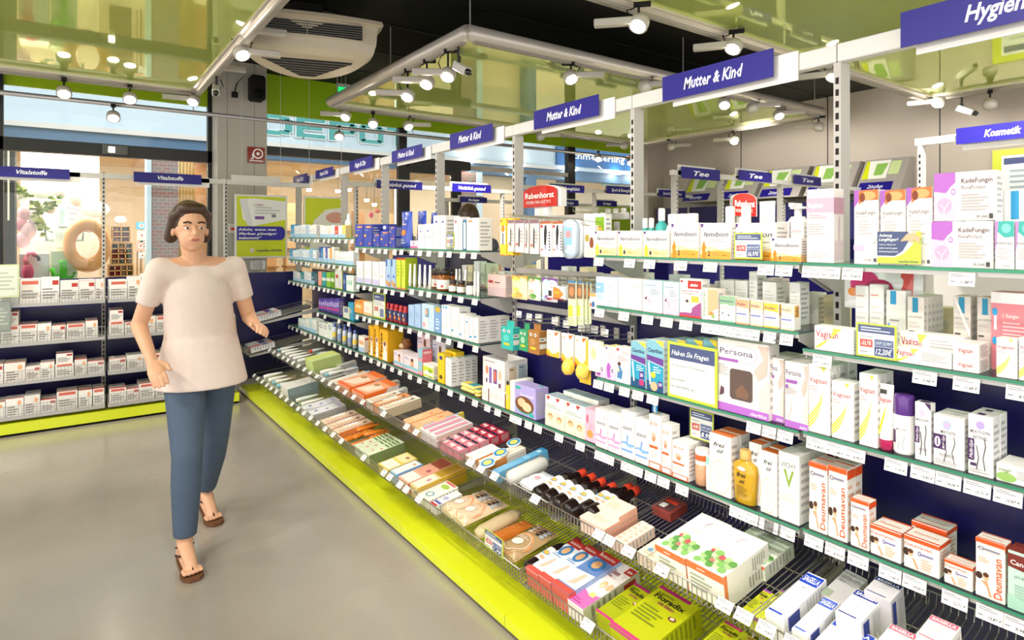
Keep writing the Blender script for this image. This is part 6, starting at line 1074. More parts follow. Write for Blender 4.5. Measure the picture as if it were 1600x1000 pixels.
for i in range(3): LL(1, (553 + i * 8, 683 + i * 5), (561 + i * 8, 688 + i * 5), (590 + i * 12, 655 + i * 6), '#dfe8cc', 'white and green carton with red dots', [('c', .3, .2, .1, .04, '#e06a5a'), ('c', .6, .4, .1, .04, '#e06a5a')] + [('r', .1, .55 + i2 * .1, .9, .6 + i2 * .1, '#6a8a4a') for i2 in range(4)], R=[('r', 0, 0, 1, 1, '#7a8a5a')], th=.06)
for i in range(9): o = pouch(.045, .15, .03, '#e8862e', [('c', .3, .3, .15, .08, '#f4e0c0'), ('c', .6, .6, .15, .08, '#f6c06a'), ('c', .4, .85, .1, .05, '#5a3a20')], taper=.35); X0 = B1 + .03 + (i % 3) * .05; lay(o, 1, X0, bpx(520 + i * 3.4, 1), floorz(1, X0) + .034 + (i % 3) * .012, 'small orange snack bag', BW(1, bay_at(520 + i * 3.4, 1)), 'bag', twist=rnd.uniform(-.3, .3))
for i in range(3): LL(1, (500 + i * 10, 646 + i * 5.5), (509 + i * 10, 651.5 + i * 5.5), (540 + i * 11, 623 + i * 5), '#f3dcc8', 'orange and white carton with dotted edge', DOT, R=[('r', 0, 0, 1, 1, '#e08a4a')], th=.06)
for i in range(2): LL(1, (470 + i * 10, 624 + i * 5), (479 + i * 10, 629 + i * 5), (503 + i * 10, 597 + i * 6), '#eceaf2', 'white carton with small blue pictures', [('c', .4, .2, .12, .05, '#5a6aa8'), ('c', .6, .5, .12, .05, '#8a94c8'), ('r', .1, .8, .9, .95, '#c9c4dc')], R=[('r', 0, 0, 1, 1, '#c0bcc8')], th=.055)
for px in (407, 414, 420, 427, 434): lying_tube(1, px, B1 + .01, .17, .05, '#f2f1ee', '#f0efec', 'white cream tube lying nozzle forward')
LL(1, (438, 601), (449, 607), (471, 580), '#e6e2de', 'grey sided white carton lying', simple(), R=[('r', 0, 0, 1, 1, '#8a9aa4')])
for px in (455, 463): lying_tube(1, px, B1 + .02, .18, .04, '#e8eeec', '#2f6a6c', 'white and dark green tube lying')
# end piece beyond the seventh bay: two more baskets
T8 = dict(xf=1.42, rz=.735, f0=.675, xb=1.98, f1=.8, bt=.84); T7 = dict(xf=1.36, rz=.445, f0=.385, xb=1.98, f1=.5, bt=.55)
for T, nm in ((T8, 'upper'), (T7, 'lower')):
    basket(0, 6.12, 6.4, 'chrome wire end basket, %s, at the far corner' % nm, [6.21, 6.31], T, 'end baskets')
    for k, y in enumerate((6.15, 6.195, 6.24, 6.285, 6.33, 6.375)):
        o = carton(.041, .22, .05, ('#e8e6ea', '#e2402c', '#f0eef0', '#d8e0f0', '#f2efec', '#ece6ea', '#f0f0f0')[k], [('r', 0, .5, 1, .75, ('#3a5ac0', '#f0d8b0', '#3a5ac0', '#2a4ab0', '#3a5ac0', '#d8503c', '#4a5aa0')[k])], FINE())
        s = math.atan2(T['f1'] - T['f0'], T['xb'] - T['xf']); o.matrix_world = Matrix.Translation((T['xf'] + .03, y, T['f0'] + .064)) @ Matrix.Rotation(RZ, 4, 'Z') @ Matrix.Rotation(s, 4, 'X') @ Matrix.Rotation(-math.pi / 2, 4, 'X'); reg(o, 'white and blue or red carton', 'box', '%s end basket, far corner' % nm, (-y, 0, 0))
upright(VX, 6.9, 0, zb0, 'slotted grey upright at the far end of the main shelf', 'uprights of the main shelf')

# ================================================================ LEFT UNIT along the window (fronts face -Y)
YL, YP = 5.95, 6.42
m = MB(); m.box((-3.2, 5.93, .02), (1.25, 6.46, .095), mat='lime'); m.box((-3.2, 5.95, 0), (1.24, 6.46, .02), '#151515', 'matte'); tag(m.build('shelf_plinth'), 'lime green plinth under the shelf by the window', 'plinth')
ux = [onY(162, 300, YP)[0] - .98, onY(162, 300, YP)[0], onY(353, 300, YP)[0]]
for k, x in enumerate(ux): upright(x, YP, .09, 2.06, 'slotted steel upright of the window shelf, %s from left' % ordn(k), 'uprights of the window shelf', axis='y')
zbar = onY(162, 271, YP)[2]
for k, (a, b) in enumerate(((ux[0] - .4, ux[1]), (ux[1], ux[2]), (ux[2], 2.03))):
    m = MB(); m.bbox((a + .001, YP - .02, zbar - .045), (b - .001, YP + .03, zbar), .003, mat='white_paint'); tag(m.build('header_rail'), 'white rail above the window shelf, %s section' % ('left', 'middle', 'right')[k], 'rail', 'rails above the window shelf')
for k, (a, b) in enumerate(((-3.2, ux[1]), (ux[1], ux[2]), (ux[2], 1.98))):
    m = MB(); m.box((a + .014, YP + .02, .1), (b - .014, YP + .035, 1.14), mat='navy_panel'); tag(m.build('back_panel'), 'navy back panel of the window shelf, %s section' % ('left', 'middle', 'right')[k], 'panel', 'navy back panels of the window shelf')
for p0, p1, l in (((-40, 257), (109, 274), 'navy Vitalstoffe sign at the left edge'), ((209, 268), (315, 284), 'navy Vitalstoffe sign above the walking woman')): sign(p0, p1, 'Vitalstoffe', l, 'Y', YP - .05, (.42, .34, .75, .72) if p0[0] < 0 else (.34, .34, .72, .72))
m = MB(); pa = onY(361, 273, YP - .04); m.box((pa[0], YP - .06, pa[2] - .07), (pa[0] + .45, YP - .05, pa[2]), mat='white_paint'); tag(m.build('blank_sign'), 'blank white header board beside the grey column', 'sign')
KN[0] = 'medicine_pack'
LZ = [.985, .69, .4, .14]; LN = ['top row', 'second row', 'third row', 'bottom row']
LB = [[('r', .62, .72, .95, .9, '#c0392f'), ('l', .08, .15, .9, .62, 4, '#8a8688')], [('r', .1, .8, .9, .95, '#d86a5a'), ('l', .1, .2, .9, .6, 3, '#9a9698')], [('c', .75, .75, .12, .12, '#f0b080'), ('l', .1, .1, .7, .6, 4, '#8a8688')]]
for r_, z in enumerate(LZ):
    for s_, (a, b) in enumerate(((ux[0], ux[1]), (ux[1], ux[2]))):
        e = empty('wire_shelf', ((a + b) / 2, YL, z)); tag(e, 'wire fronted shelf of small packs by the window, %s, %s section' % (LN[r_], ('left', 'right')[s_]), 'shelf', 'wire shelves by the window'); h = (b - a) / 2 - .01
        m = MB(); m.box((-h, 0, -.014), (h, .44, -.002), mat='grey_paint'); m.box((-h, -.006, -.022), (h, 0, .004), mat='steel'); m.build('shelf_board', e)
        m = MB(); n = 44
        for k in range(n + 1): x = -h + 2 * h * k / n; m.tube([(x, -.004, 0), (x, -.008, .085)], .0019, 4, mat='wire', cap=False)
        for zz in (.02, .085): m.tube([(-h, -.008, zz), (h, -.008, zz)], .002, 4, mat='wire')
        m.build('wire_front', e)
        for k in range(5):
            m = MB(); x = -h + 2 * h * (k + .0) / 4.0 + (.004 if k == 0 else -.004 if k == 4 else 0)
            for zz in (.03, .085): m.tube([(x, -.004, zz), (x, .4, zz)], .0014, 4, mat='wire', cap=False)
            m.build('wire_divider', e)
        x = a + .02 + (.0 if s_ else .1)
        while x < b - .07:
            W = rnd.uniform(.08, .135); H = rnd.uniform(.15, .2) if r_ == 0 else rnd.uniform(.1, .15); D = rnd.uniform(.13, .24); n = rnd.choice((1, 1, 1, 1, 2)) if 0 < r_ < 3 else 1
            W = min(W, b - .014 - x)
            o = carton(W, H, D, rnd.choice(('#f2efed', '#f4f2f0', '#ece8e6', '#f4ece8')), rnd.choice(LB), None, [('r', .0, 0, 1, .25, rnd.choice(('#d8665a', '#e8a090', '#e8e4e2'))), ('r', .1, .35, .9, .9, rnd.choice(('#f4f2f0', '#f2e6d8', '#e8ecf4'))), ('l', .2, .5, .8, .8, 2, '#b0a8b0')])
            o.location = (x + W / 2, YL + .003, z - .0015); reg(o, 'white medicine pack with red print', 'box', '%s, %s window shelf' % (LN[r_], ('left', 'right')[s_]), (x, 0, 0))
            if n == 2:
                q = carton(W * .9, H * .75, D, '#f4f2f0', LB[0], None, [('r', 0, 0, 1, .3, '#c0483c')]); q.location = (x + W / 2, YL + .012, z + H - .001); reg(q, 'pack stacked on another, red corner', 'box', '%s, %s window shelf' % (LN[r_], ('left', 'right')[s_]), (x, 0, 0))
            x += W + rnd.uniform(.002, .006)
# ================================================================ OTHER SHELF RUNS, POSTERS
def run_y(name, Y, pxs, zt, signs, bar_px, z0=0):
    z = zt
    for k, px in enumerate(pxs): upright(onY(px, 300, Y)[0], Y, z0, z - .045, 'slotted grey upright of the %s, %s from left' % (name, ordn(k)), 'uprights of the %s' % name, axis='y')
    a, b = onY(bar_px[0], 300, Y)[0], onY(bar_px[1], 300, Y)[0]
    m = MB(); m.bbox((a, Y - .01, z - .045), (b, Y + .03, z), .003, mat='white_paint'); tag(m.build('header_rail'), 'white top rail of the %s' % name, 'rail', 'top rails of other runs')
    for p0, p1, t, l in signs: sign(p0, p1, t, l, 'Y', Y - .04, (.3, .3, .7, .72) if len(t) < 9 else (.14, .3, .86, .72), off=(-.012, .02), grp='header signs of other runs')
    return a, b
def unit_y(name, a, b, Y, z1, shelves=()):
    m = MB(); m.box((a, Y + .03, .06), (b, Y + .05, z1), mat='navy_panel'); m.box((a, Y - .35, 0), (b, Y + .4, .06), mat='lime'); tag(m.build('shelf_unit'), 'navy backed shelf unit of the %s' % name, 'shelf', 'shelf units of other runs')
a, b = run_y('tea shelf run', 3.6, (1058, 1130, 1223), onY(1060, 266, 3.6)[2], [((1065, 260), (1125, 278), 'Tee', 'navy Tee sign, leftmost of three'), ((1155, 265), (1206, 281), 'Tee', 'navy Tee sign, middle of three'), ((1241, 273), (1283, 287), 'Tee', 'navy Tee sign, rightmost of three')], (1050, 1400))
unit_y('tea shelf run', a, b, 3.6, 1.46)
m = MB(); zs = 1.46; m.box((a, 3.36, zs), (b, 3.63, zs + .012), mat='shelf_glass'); tag(m.build('glass_shelf'), 'glass top shelf of the tea shelf run', 'shelf')
for i in range(14):
    x = a + .12 + i * .2; c = rnd.choice(['#eef0ee', '#e6ede8', '#f0e6e0', '#dfe8e0', '#5ab4b0']); pf = bottle([(.001, 0), (.03, 0), (.03, .09), (.018, .11)], c, [(.016, .108), (.016, .14), (.012, .142)], '#f4f4f4', None, n=10); pf.location = (x, 3.5, zs + .0125); reg(pf, 'small pale bottle', 'bottle', 'top of the tea shelf run', (x, 0, 0))
run_y('natural health run', 5.9, (558, 787), onY(700, 292, 5.9)[2], [((589, 281), (660, 294), 'Natürlich gesund', 'navy Natürlich gesund sign, left of two'), ((707, 286), (767, 299), 'Natürlich gesund', 'navy Natürlich gesund sign, right of two')], (540, 800))
run_y('bandage run', 6.75, (700, 850), onY(740, 311, 6.75)[2], [((719, 307), (761, 316), 'Bandagen', 'small navy Bandagen sign, first from left'), ((878, 312), (904, 321), 'Bandagen', 'small navy Bandagen sign, second from left'), ((933, 313), (964, 322), 'Bandagen', 'small navy Bandagen sign, third from left')], (690, 1000))
run_y('sport shelf run', 6.1, (931, 1013), onY(950, 297, 6.1)[2], [((860, 287), (913, 299), 'Sport & Beweglichkeit', 'navy Sport & Beweglichkeit sign, left of three'), ((948, 290), (1000, 302), 'Sport & Beweglichkeit', 'navy Sport & Beweglichkeit sign, middle of three'), ((1030, 296), (1071, 307), 'Sport & Beweglichkeit', 'navy Sport & Beweglichkeit sign, right of three')], (810, 1110))
unit_y('natural health run', 2.75, onY(800, 300, 5.9)[0], 5.9, 1.3); unit_y('sport shelf run', onY(860, 300, 6.1)[0], onY(1110, 300, 6.1)[0], 6.1, 1.3)
# stocked lime and white panel above the sport run
m = MB(); p = onY(935, 322, 6.6); q = onY(985, 318, 6.6); m.box((p[0], 6.6, 0), (q[0], 6.62, p[2]), '#9ab820'); tag(m.build('lime_board'), 'lime green board standing behind the sport run', 'board')
# cosmetics run parallel to the main shelf
XK = 4.2; y0 = onX(1437, 300, XK)[1]; zk = onX(1437, 216, XK)[2]
upright(XK, y0, 0, zk - .045, 'slotted grey upright below the Kosmetik sign', 'uprights of the cosmetics run'); upright(XK, y0 - 1, 0, zk - .045, 'slotted grey upright beyond the right frame edge', 'uprights of the cosmetics run')
m = MB(); m.bbox((XK, y0 - 1.6, zk - .045), (XK + .04, y0 + .03, zk), .003, mat='white_paint'); tag(m.build('header_rail'), 'white top rail behind the Kosmetik sign', 'rail', 'top rails of other runs')
sign((1494, 201), (1640, 226), 'Kosmetik', 'navy Kosmetik sign at the right edge', 'X', XK - .04, (.32, .3, .72, .72), off=(.02, -.03))
m = MB(); m.box((XK + .05, -1, .06), (XK + .07, y0, 1.5), mat='white_paint'); m.box((XK - .3, -1, 0), (XK + .4, y0, .06), mat='lime'); m.box((XK - .25, -1, 1.5), (XK + .07, y0, 1.515), mat='white_paint'); tag(m.build('shelf_unit'), 'white backed cosmetics shelf unit behind the nearest goods', 'shelf', 'shelf units of other runs')
for i in range(9):
    W = rnd.uniform(.05, .09); o = carton(W, rnd.uniform(.1, .17), .06, rnd.choice(['#f2f0ee', '#e8e6ea', '#f0dfe2', '#dfe6ea']), simple()); o.location = (XK - .2, y0 - .1 - i * .12, 1.516); o.rotation_euler = (0, 0, RZ); reg(o, 'pale cosmetics carton', 'box', 'top of the cosmetics run', (i, 0, 0))
# right wall: slanted fascia boards with pictures, navy backs
for i, (p0, p1) in enumerate(((1062, 1118), (1122, 1178), (1182, 1250), (1255, 1330), (1335, 1410))):
    Xw = 7.75; a = onX(p0, 300, Xw)[1]; b = onX(p1, 300, Xw)[1] + .03; e = empty('wall_fascia', (Xw, (a + b) / 2, 2.02)); tag(e, 'slanted grey fascia with lime picture on the right wall, %s from left' % ordn(i), 'fascia', 'fascia boards on the right wall'); h = (a - b) / 2
    m = MB(); m.add([(0, -h, 0), (0, h, 0), (.3, h, .42), (.3, -h, .42), (.42, -h, 0), (.42, h, 0), (.42, h, .42), (.42, -h, .42)], [(0, 3, 2, 1), (0, 1, 5, 4), (3, 7, 6, 2), (0, 4, 7, 3), (1, 2, 6, 5), (4, 5, 6, 7)], '#a6a09a', 'matte'); m.build('fascia_board', e)
    fn = lambda x, y, o, h=h: (x_(y) - o * .8, h - 2 * h * x, y * .42 + o * .5)
    x_ = lambda y: .3 * y
    m = MB(); art(m, fn, [('r', .05, .05, .8, .3, '#221a86'), ('t', 'Zahnpflege', .25, .12, .6, .22, '#f0f0ff', 'bi'), ('p', [(.05, .4), (.6, .4), (.6, .95), (.05, .95)], '#f0f2e8'), ('p', [(.05, .4), (.2, .4), (.12, .95), (.05, .95)], '#d6de1e'), ('p', [(.3, .5), (.5, .5), (.56, .85), (.3, .85)], '#8fbf5a'), ('p', [(.62, .5), (.85, .5), (.85, .9), (.62, .9)], '#cfe0a0')], 2 * h, .42, lay=.001); m.build('fascia_print', e)
m = MB(); m.box((7.9, .5, .1), (7.92, 6.9, 1.95), mat='navy_panel'); m.box((7.5, .5, 0), (8.19, 6.9, .1), mat='lime'); tag(m.build('wall_unit'), 'navy backed wall unit below the fascia boards', 'shelf')
for i, px in enumerate((1075, 1150, 1225)): upright(7.88, onX(px, 300, 7.88)[1], .1, 2.0, 'slotted upright of the right wall unit, %s from left' % ordn(i), 'uprights of the wall unit')
# light framed poster on the right wall
a = onX(1550, 235, 8.15); c = onX(1550, 335, 8.15); e = empty('light_poster', (8.19, a[1] - .5, c[2])); tag(e, 'lime framed white notice on the right wall', 'poster')
m = MB(); m.box((-.03, -.52, 0), (0, .5, a[2] - c[2]), '#d4dc20'); art(m, lambda x, y, o: (-.03 - o, .5 - 1.02 * x, y * (a[2] - c[2])), [('r', .08, .12, .92, .9, '#eef4f4'), ('p', [(.1, .86), (.6, .86), (.6, .78), (.1, .76)], '#2b3e7a'), ('l', .15, .2, .85, .7, 6, '#a9b8bc')], 1, 1, lay=.001); m.build('poster_print', e)
# Rabenhorst boards
def arch_board(loc, rz, W, H, label):
    e = empty('brand_board', loc, rz); tag(e, label, 'sign', 'red arched boards'); pl = [(-W / 2, 0), (W / 2, 0)] + [(W / 2 * math.cos(t * math.pi / 10) , H * .72 + H * .28 * math.sin(t * math.pi / 10)) for t in range(11)]
    m = MB(); m.prism(pl, 0, .004, 1, '#c2261f', 'gloss'); art(m, lambda x, y, o: (-W / 2 + x * W, -o, y * H), [('t', 'Rabenhorst', .06, .42, .92, .68, '#f6eeea', 'B'), ('t', 'WISSEN, WAS GUT TUT.', .08, .16, .84, .3, '#f0d8d2', 'b')], W, H, 'gloss'); m.build('board_face', e)
    m = MB(); m.prism([(x * 1.03 + .02, y * 1.01) for x, y in pl], .01, .05, 1, '#efecea', 'gloss'); m.build('board_back', e)
    m = MB(); m.box((-W * .2, .012, (1.4205 if rz else 1.4725) - loc[2]), (W * .2, .045, 0), '#efecea', 'gloss'); m.build('board_stem', e)
p = onX(818, 325, 2.19); q = onX(870, 300, 2.19); t_ = onX(818, 291, 2.19)
arch_board((2.19, (p[1] + q[1]) / 2, p[2]), RZ, p[1] - q[1], onX(842, 290, 2.19)[2] - p[2], 'red arched board on the shelf rear, nearer one')
m = MB(); m.box((2.1, PY[2], 1.412), (2.32, PY[3], 1.42), mat='shelf_glass'); tag(m.build('rear_shelf'), 'glass shelf carrying the red arched board', 'shelf', 'rear glass shelves')
p = onY(1146, 337, 3.5); q = onY(1182, 337, 3.5)
arch_board(((p[0] + q[0]) / 2, 3.5, p[2]), 0, q[0] - p[0], onY(1164, 302, 3.5)[2] - p[2], 'red arched board on the tea run, farther one')
# posters before the window
def hung_poster(p0, p1, Y, label, els):
    a = onY(p0[0], p1[1], Y); b = onY(p1[0], 300, Y); c = onY(p0[0], p0[1], Y); W = b[0] - a[0]; H = c[2] - a[2]; e = empty('hanging_poster', (a[0], Y, a[2])); tag(e, label, 'poster', 'framed posters by the window')
    m = MB(); m.bbox((-.02, 0, -.02), (W + .02, .02, H + .02), .004, '#e4e2de', 'gloss'); m.build('poster_frame', e)
    m = MB(); m.box((0, -.002, 0), (W, 0, H), '#d3df1e'); art(m, lambda x, y, o: (x * W, -.002 - o, y * H), els, W, H, lay=.0008); m.build('poster_print', e)
    for x in (.1 * W, .9 * W):
        m = MB(); m.tube([(x, .01, H + .02), (x, .01, 3.345 - a[2])], .002, 4, '#ddd', 'matte', cap=False); m.build('hanging_cord', e)
    m = MB(); m.tube([(W / 2, .01, -.02), (W / 2, .01, -a[2] + .01)], .008, 6, mat='steel'); m.lathe([(.001, 0), (.09, 0), (.09, .012), (.001, .014)], 16, mat='steel', at=(W / 2, .01, -a[2])); m.build('poster_stand', e)
hung_poster((370, 306), (446, 401), 6.86, 'lime poster with rolled paper and navy slogan band', [('p', [(.06, .95), (.12, .62), (.3, .5), (1, .62), (1, .93), (.35, .97)], '#f4f4f2'), ('p', [(.05, .93), (.2, .52), (.32, .5), (.2, .96)], '#e4e4e6'), ('t', 'CARMEX', .32, .84, .55, .88, '#c9a0a0', 'b'), ('r', .36, .62, .55, .67, '#7a4a9c'), ('c', .75, .68, .05, .03, '#7a8a8a'), ('l', .36, .7, .9, .84, 3, '#c9ccd0'), ('r', 0, .27, .9, .5, '#2a22a0'), ('c', .9, .385, .09, .115, '#2a22a0'), ('t', 'Schön, wenn man', .03, .43, .8, .47, '#fff', 'Bi'), ('t', 'Marken günstiger', .03, .36, .82, .4, '#fff', 'Bi'), ('t', 'bekommt!*', .03, .29, .5, .33, '#fff', 'Bi'), ('c', .3, .1, .04, .035, '#f4f4f4'), ('t', 'A', .28, .08, .32, .12, '#c83a4a', 'b'), ('t', 'easyApotheke', .38, .08, .92, .12, '#3a3a6a', 'bi')])
hung_poster((477, 309), (540, 398), 6.9, 'lime poster with a pale hand picture', [('p', [(.1, .1), (1, .1), (1, .85), (.5, .8), (.2, .6)], '#f0efec'), ('c', .75, .66, .25, .1, '#e0a090'), ('p', [(.4, .3), (.8, .35), (.9, .5), (.5, .5)], '#dfe4e6')])
m = MB(); p = onY(392, 421, 6.98); m.box((p[0], 6.985, p[2]), (p[0] + .15, 6.995, p[2] + .09), '#f4f4f4'); art(m, lambda x, y, o: (p[0] + .15 * x, 6.985 - o, p[2] + .09 * y), [('l', .1, .1, .9, .9, 4, '#b0b4bc')], 1, 1, lay=.001); tag(m.build('paper_notice'), 'small white paper notice on the grey column', 'notice')
m = MB(); p = onY(362, 357, 6.97); m.bbox((p[0] - .03, 6.96, p[2] - .05), (p[0] + .04, 6.998, p[2] + .05), .004, '#d8d4cc'); m.box((p[0] - .01, 6.955, p[2] - .02), (p[0] + .025, 6.96, p[2] + .01), '#c8303a'); tag(m.build('fire_alarm'), 'small grey call point with red button on the column', 'alarm')
# acrylic card holders at the left edge of the window shelf
for (x0_, x1_, y0_, y1_, r_, l) in ((-14, 30, 413, 466, 0, 'pale lime framed card holder at the left frame edge, upper'), (-14, 17, 470, 520, 1, 'grey clear card holder at the left frame edge, lower')):
    Yc = YL - .05; a = onY(x0_, y1_, Yc); b = onY(x1_, y0_, Yc); e = empty('card_holder', (a[0], Yc, a[2])); tag(e, l, 'card holder'); W, H = b[0] - a[0], b[2] - a[2]
    m = MB(); m.box((0, 0, 0), (W, .003, H), '#d8e0b0' if r_ == 0 else '#8a908c'); art(m, lambda x, y, o: (x * W, -o, y * H), [('r', .06, .05, .94, .95, '#e9ece0' if r_ == 0 else '#9aa09c'), ('l', .15, .2, .85, .8, 5, '#c4c9ba')], W, H); m.build('printed_card', e)
    m = MB(); m.box((-.005, -.006, -.06), (W + .005, -.004, H + .005), mat='acrylic'); m.box((-.005, -.006, -.062), (W + .005, .05, -.06), mat='acrylic'); m.build('acrylic_holder', e)

# ================================================================ LAMPS, CEILING FITTINGS
def track_lamp(px, py, ax, val, side, label, on=True, sc=1.0, tilt=.35):
    p = Vector((onX if ax == 'X' else onY)(px, py, val)); d = Vector((p.x, p.y, 0)).normalized(); right = Vector((d.y, -d.x, 0))
    yaw = {'L': math.atan2(right.y, right.x), 'R': math.atan2(-right.y, -right.x), 'B': math.atan2(-d.y, -d.x) }[side]
    e = empty('track_spotlight', p, yaw); tag(e, label, 'lamp', 'track spotlights')
    R = .058 * sc
    rot = Matrix.Rotation(tilt, 4, 'Y') @ Matrix.Rotation(.55 if side == 'R' else -.55, 4, 'X') if side != 'B' else Matrix.Rotation(-.7, 4, 'Y')
    m = MB(); m.M = rot; m.lathe([(R * .7, .045), (R * .95, .035), (R, .01), (R, -.018), (R * .82, -.02)], 20, mat='lamp_grey', cap=True); m.build('lamp_head', e)
    m = MB(); m.M = rot; m.lathe([(.0, -.0215), (R * .78, -.0215), (R * .78, -.02)], 20, mat='lamp_glow' if on else 'white_paint', cap=False); m.build('lamp_lens', e)
    m = MB(); m.bbox((-.26, -.032, .0), (-.03, .032, .042), .006, mat='lamp_grey'); m.build('gear_box', e)
    h = max(.1, (2.735 if (ax, val) == ('Y', 7.0) else 2.852) - p.z); m = MB(); m.box((-.03, -.02, h - .005), (.07, .02, h + .015), '#1c1c1e', 'matte'); m.tube([(0, 0, .04), (0, 0, h)], .008, 8, '#222', 'matte'); m.build('track_adapter', e)
    m = MB(); m.tube([(-.05, .0, .04), (-.07, 0, .09), (-.05, 0, h * .8), (.0, 0, h)], .004, 5, '#18181a', 'matte'); m.build('lamp_cable', e)
    return e
LP = [(100, 145, 'Y', 6.62, 'B', 'under the far edge of the left lime panel, first'), (203, 154, 'Y', 6.62, 'B', 'under the far edge of the left lime panel, second'), (302, 158, 'Y', 6.62, 'L', 'at the far corner of the left lime panel'),
      (333, 108, 'X', 1.01, 'R', 'on the right edge of the left lime panel, farthest'), (378, 84, 'X', 1.01, 'R', 'on the right edge of the left lime panel, third nearest'), (386, 50, 'X', 1.01, 'R', 'on the right edge of the left lime panel, second nearest'), (296, 12, 'X', .8, 'R', 'inside the left lime panel, nearest of its row'),
      (177, 183, 'Y', 7.0, 'B', 'hanging from the thin grey pipe, left of column'), (530, 213, 'Y', 7.0, 'B', 'hanging from the thin grey pipe, before the DEPOT letters'), (935, 248, 'Y', 7.0, 'B', 'hanging from the thin grey pipe, before the travel sign'), (985, 254, 'Y', 7.0, 'B', 'hanging from the thin grey pipe, right end'),
      (540, 182, 'Y', 6.42, 'L', 'at the far left corner of the middle lime panel'), (583, 193, 'Y', 6.42, 'B', 'far edge of the middle lime panel, second'), (638, 197, 'Y', 6.42, 'R', 'far edge of the middle lime panel, third'), (845, 214, 'Y', 6.42, 'R', 'far edge of the middle lime panel, fourth'), (975, 228, 'Y', 6.42, 'L', 'far edge of the middle lime panel, fifth'),
      (637, 150, 'X', 2.26, 'L', 'left edge of the middle lime panel, farthest'), (667, 130, 'X', 2.26, 'L', 'left edge of the middle lime panel, middle'), (700, 118, 'X', 2.26, 'L', 'left edge of the middle lime panel, nearest'),
      (892, 122, 'Y', 3.667, 'R', 'near edge of the middle lime panel, first'), (1008, 136, 'Y', 3.667, 'R', 'near edge of the middle lime panel, second'), (1132, 163, 'Y', 3.667, 'B', 'near edge of the middle lime panel, third'), (1176, 169, 'Y', 3.667, 'R', 'near edge of the middle lime panel, fourth'), (1217, 180, 'Y', 3.667, 'R', 'near edge of the middle lime panel, fifth'), (1279, 199, 'Y', 3.667, 'L', 'near edge of the middle lime panel, sixth'),
      (1050, 230, 'X', 7.0, 'R', 'right edge of the middle lime panel, left one'), (1147, 220, 'X', 7.0, 'L', 'right edge of the middle lime panel, right one'),
      (998, 38, 'Y', 2.5, 'L', 'edge of the right lime panel, leftmost'), (1146, 74, 'Y', 2.5, 'L', 'edge of the right lime panel, above a Mutter & Kind sign'), (1302, 119, 'Y', 2.5, 'L', 'edge of the right lime panel, behind the nearest upright'), (1466, 161, 'Y', 2.5, 'L', 'edge of the right lime panel, near its corner'), (1547, 163, 'X', 7.05, 'B', 'beyond the right lime panel corner')]
for l in LP: track_lamp(*l[:5], 'grey track spotlight ' + l[5], on=l[0] not in (845, 975, 1008, 1050, 1176, 1279, 1547))
# thin pipe before the window
p = onY(-30, 149, 7.0); q = onY(1000, 243, 7.0)
m = MB(); m.tube([(p[0], 7.0, 2.76), (q[0], 7.0, 2.76)], .022, 10, mat='steel'); o = tag(m.build('lighting_pipe'), 'thin grey lighting pipe running along the window', 'pipe')
for f in (.2, .5, .8): m = MB(); x = p[0] + f * (q[0] - p[0]); m.tube([(x, 7.0, 2.77), (x, 7.0, 3.345)], .005, 5, mat='steel'); m.build('pipe_hanger', o)
# security cameras
for px, py, ax, v, l in ((338, 140, 'X', 1.01, 'small security camera at the corner of the left lime panel'), (720, 106, 'X', 2.26, 'white security camera at the near corner of the middle lime panel'), (1508, 172, 'X', 7.05, 'silver security camera at the corner of the right lime panel')):
    p = (onX if ax == 'X' else onY)(px, py, v); e = empty('security_camera', p, rnd.uniform(-.6, .6)); tag(e, l, 'camera', 'security cameras')
    m = MB(); m.M = Matrix.Rotation(.5, 4, 'X'); m.bbox((-.03, -.09, -.03), (.03, .07, .03), .006, '#c9c6c2', 'gloss'); m.build('camera_body', e)
    m = MB(); m.M = Matrix.Rotation(.5, 4, 'X') @ Matrix.Translation((0, -.09, 0)) @ Matrix.Rotation(math.pi / 2, 4, 'X'); m.lathe([(.0, .03), (.02, .03), (.024, 0), (.024, -.01)], 12, '#16161a', 'gloss'); m.build('camera_lens', e)
    m = MB(); m.tube([(0, .02, .02), (0, .03, .08), (0, .03, max(.09, 2.88 - p[2]))], .01, 6, '#3a3a3c', 'matte'); m.tube([(.01, .05, .02), (.05, .08, .05), (.03, .05, .1)], .004, 5, '#18181a', 'matte'); m.build('camera_bracket', e)
# ceiling cassette air conditioner
cx, cy = onY(480, 60, 5.0)[:2]; e = empty('ceiling_air_unit', (cx, cy, 3.0), -math.atan2(cx, cy)); tag(e, 'cream ceiling air unit with dark louvres under the black ceiling', 'air conditioner')
def shield(s, ny=-.36, ap=.52, w=.52):
    pl = []
    for k in range(9): t = -1 + k / 4; pl.append((s * w * t, s * (ny - .06 * (1 - t * t))))
    for k in range(1, 12):
        t = k / 12; a = Vector((w, ny)); c1 = Vector((w * 1.02, ny + .5)); c2 = Vector((w * .35, ap + .04)); b = Vector((0, ap)); q = (1 - t) ** 3 * a + 3 * (1 - t) ** 2 * t * c1 + 3 * (1 - t) * t * t * c2 + t ** 3 * b; pl.append((s * q.x, s * q.y))
    pl.append((0, s * ap))
    for k in range(11, 0, -1): x, y = pl[9 + k - 1]; pl.append((-x, y))
    return pl
def loft(m, secs, mat, smooth=True):
    n = len(secs[0][0]); vs = [(x, y, z) for pl, z in secs for x, y in pl]
    m.add(vs, [(i * n + k, (i + 1) * n + k, (i + 1) * n + (k + 1) % n, i * n + (k + 1) % n) for i in range(len(secs) - 1) for k in range(n)], '#ccc', mat, False)
    m.add(vs[-n:], [tuple(reversed(range(n)))], '#ccc', mat); m.add(vs[:n], [tuple(range(n))], '#ccc', mat)
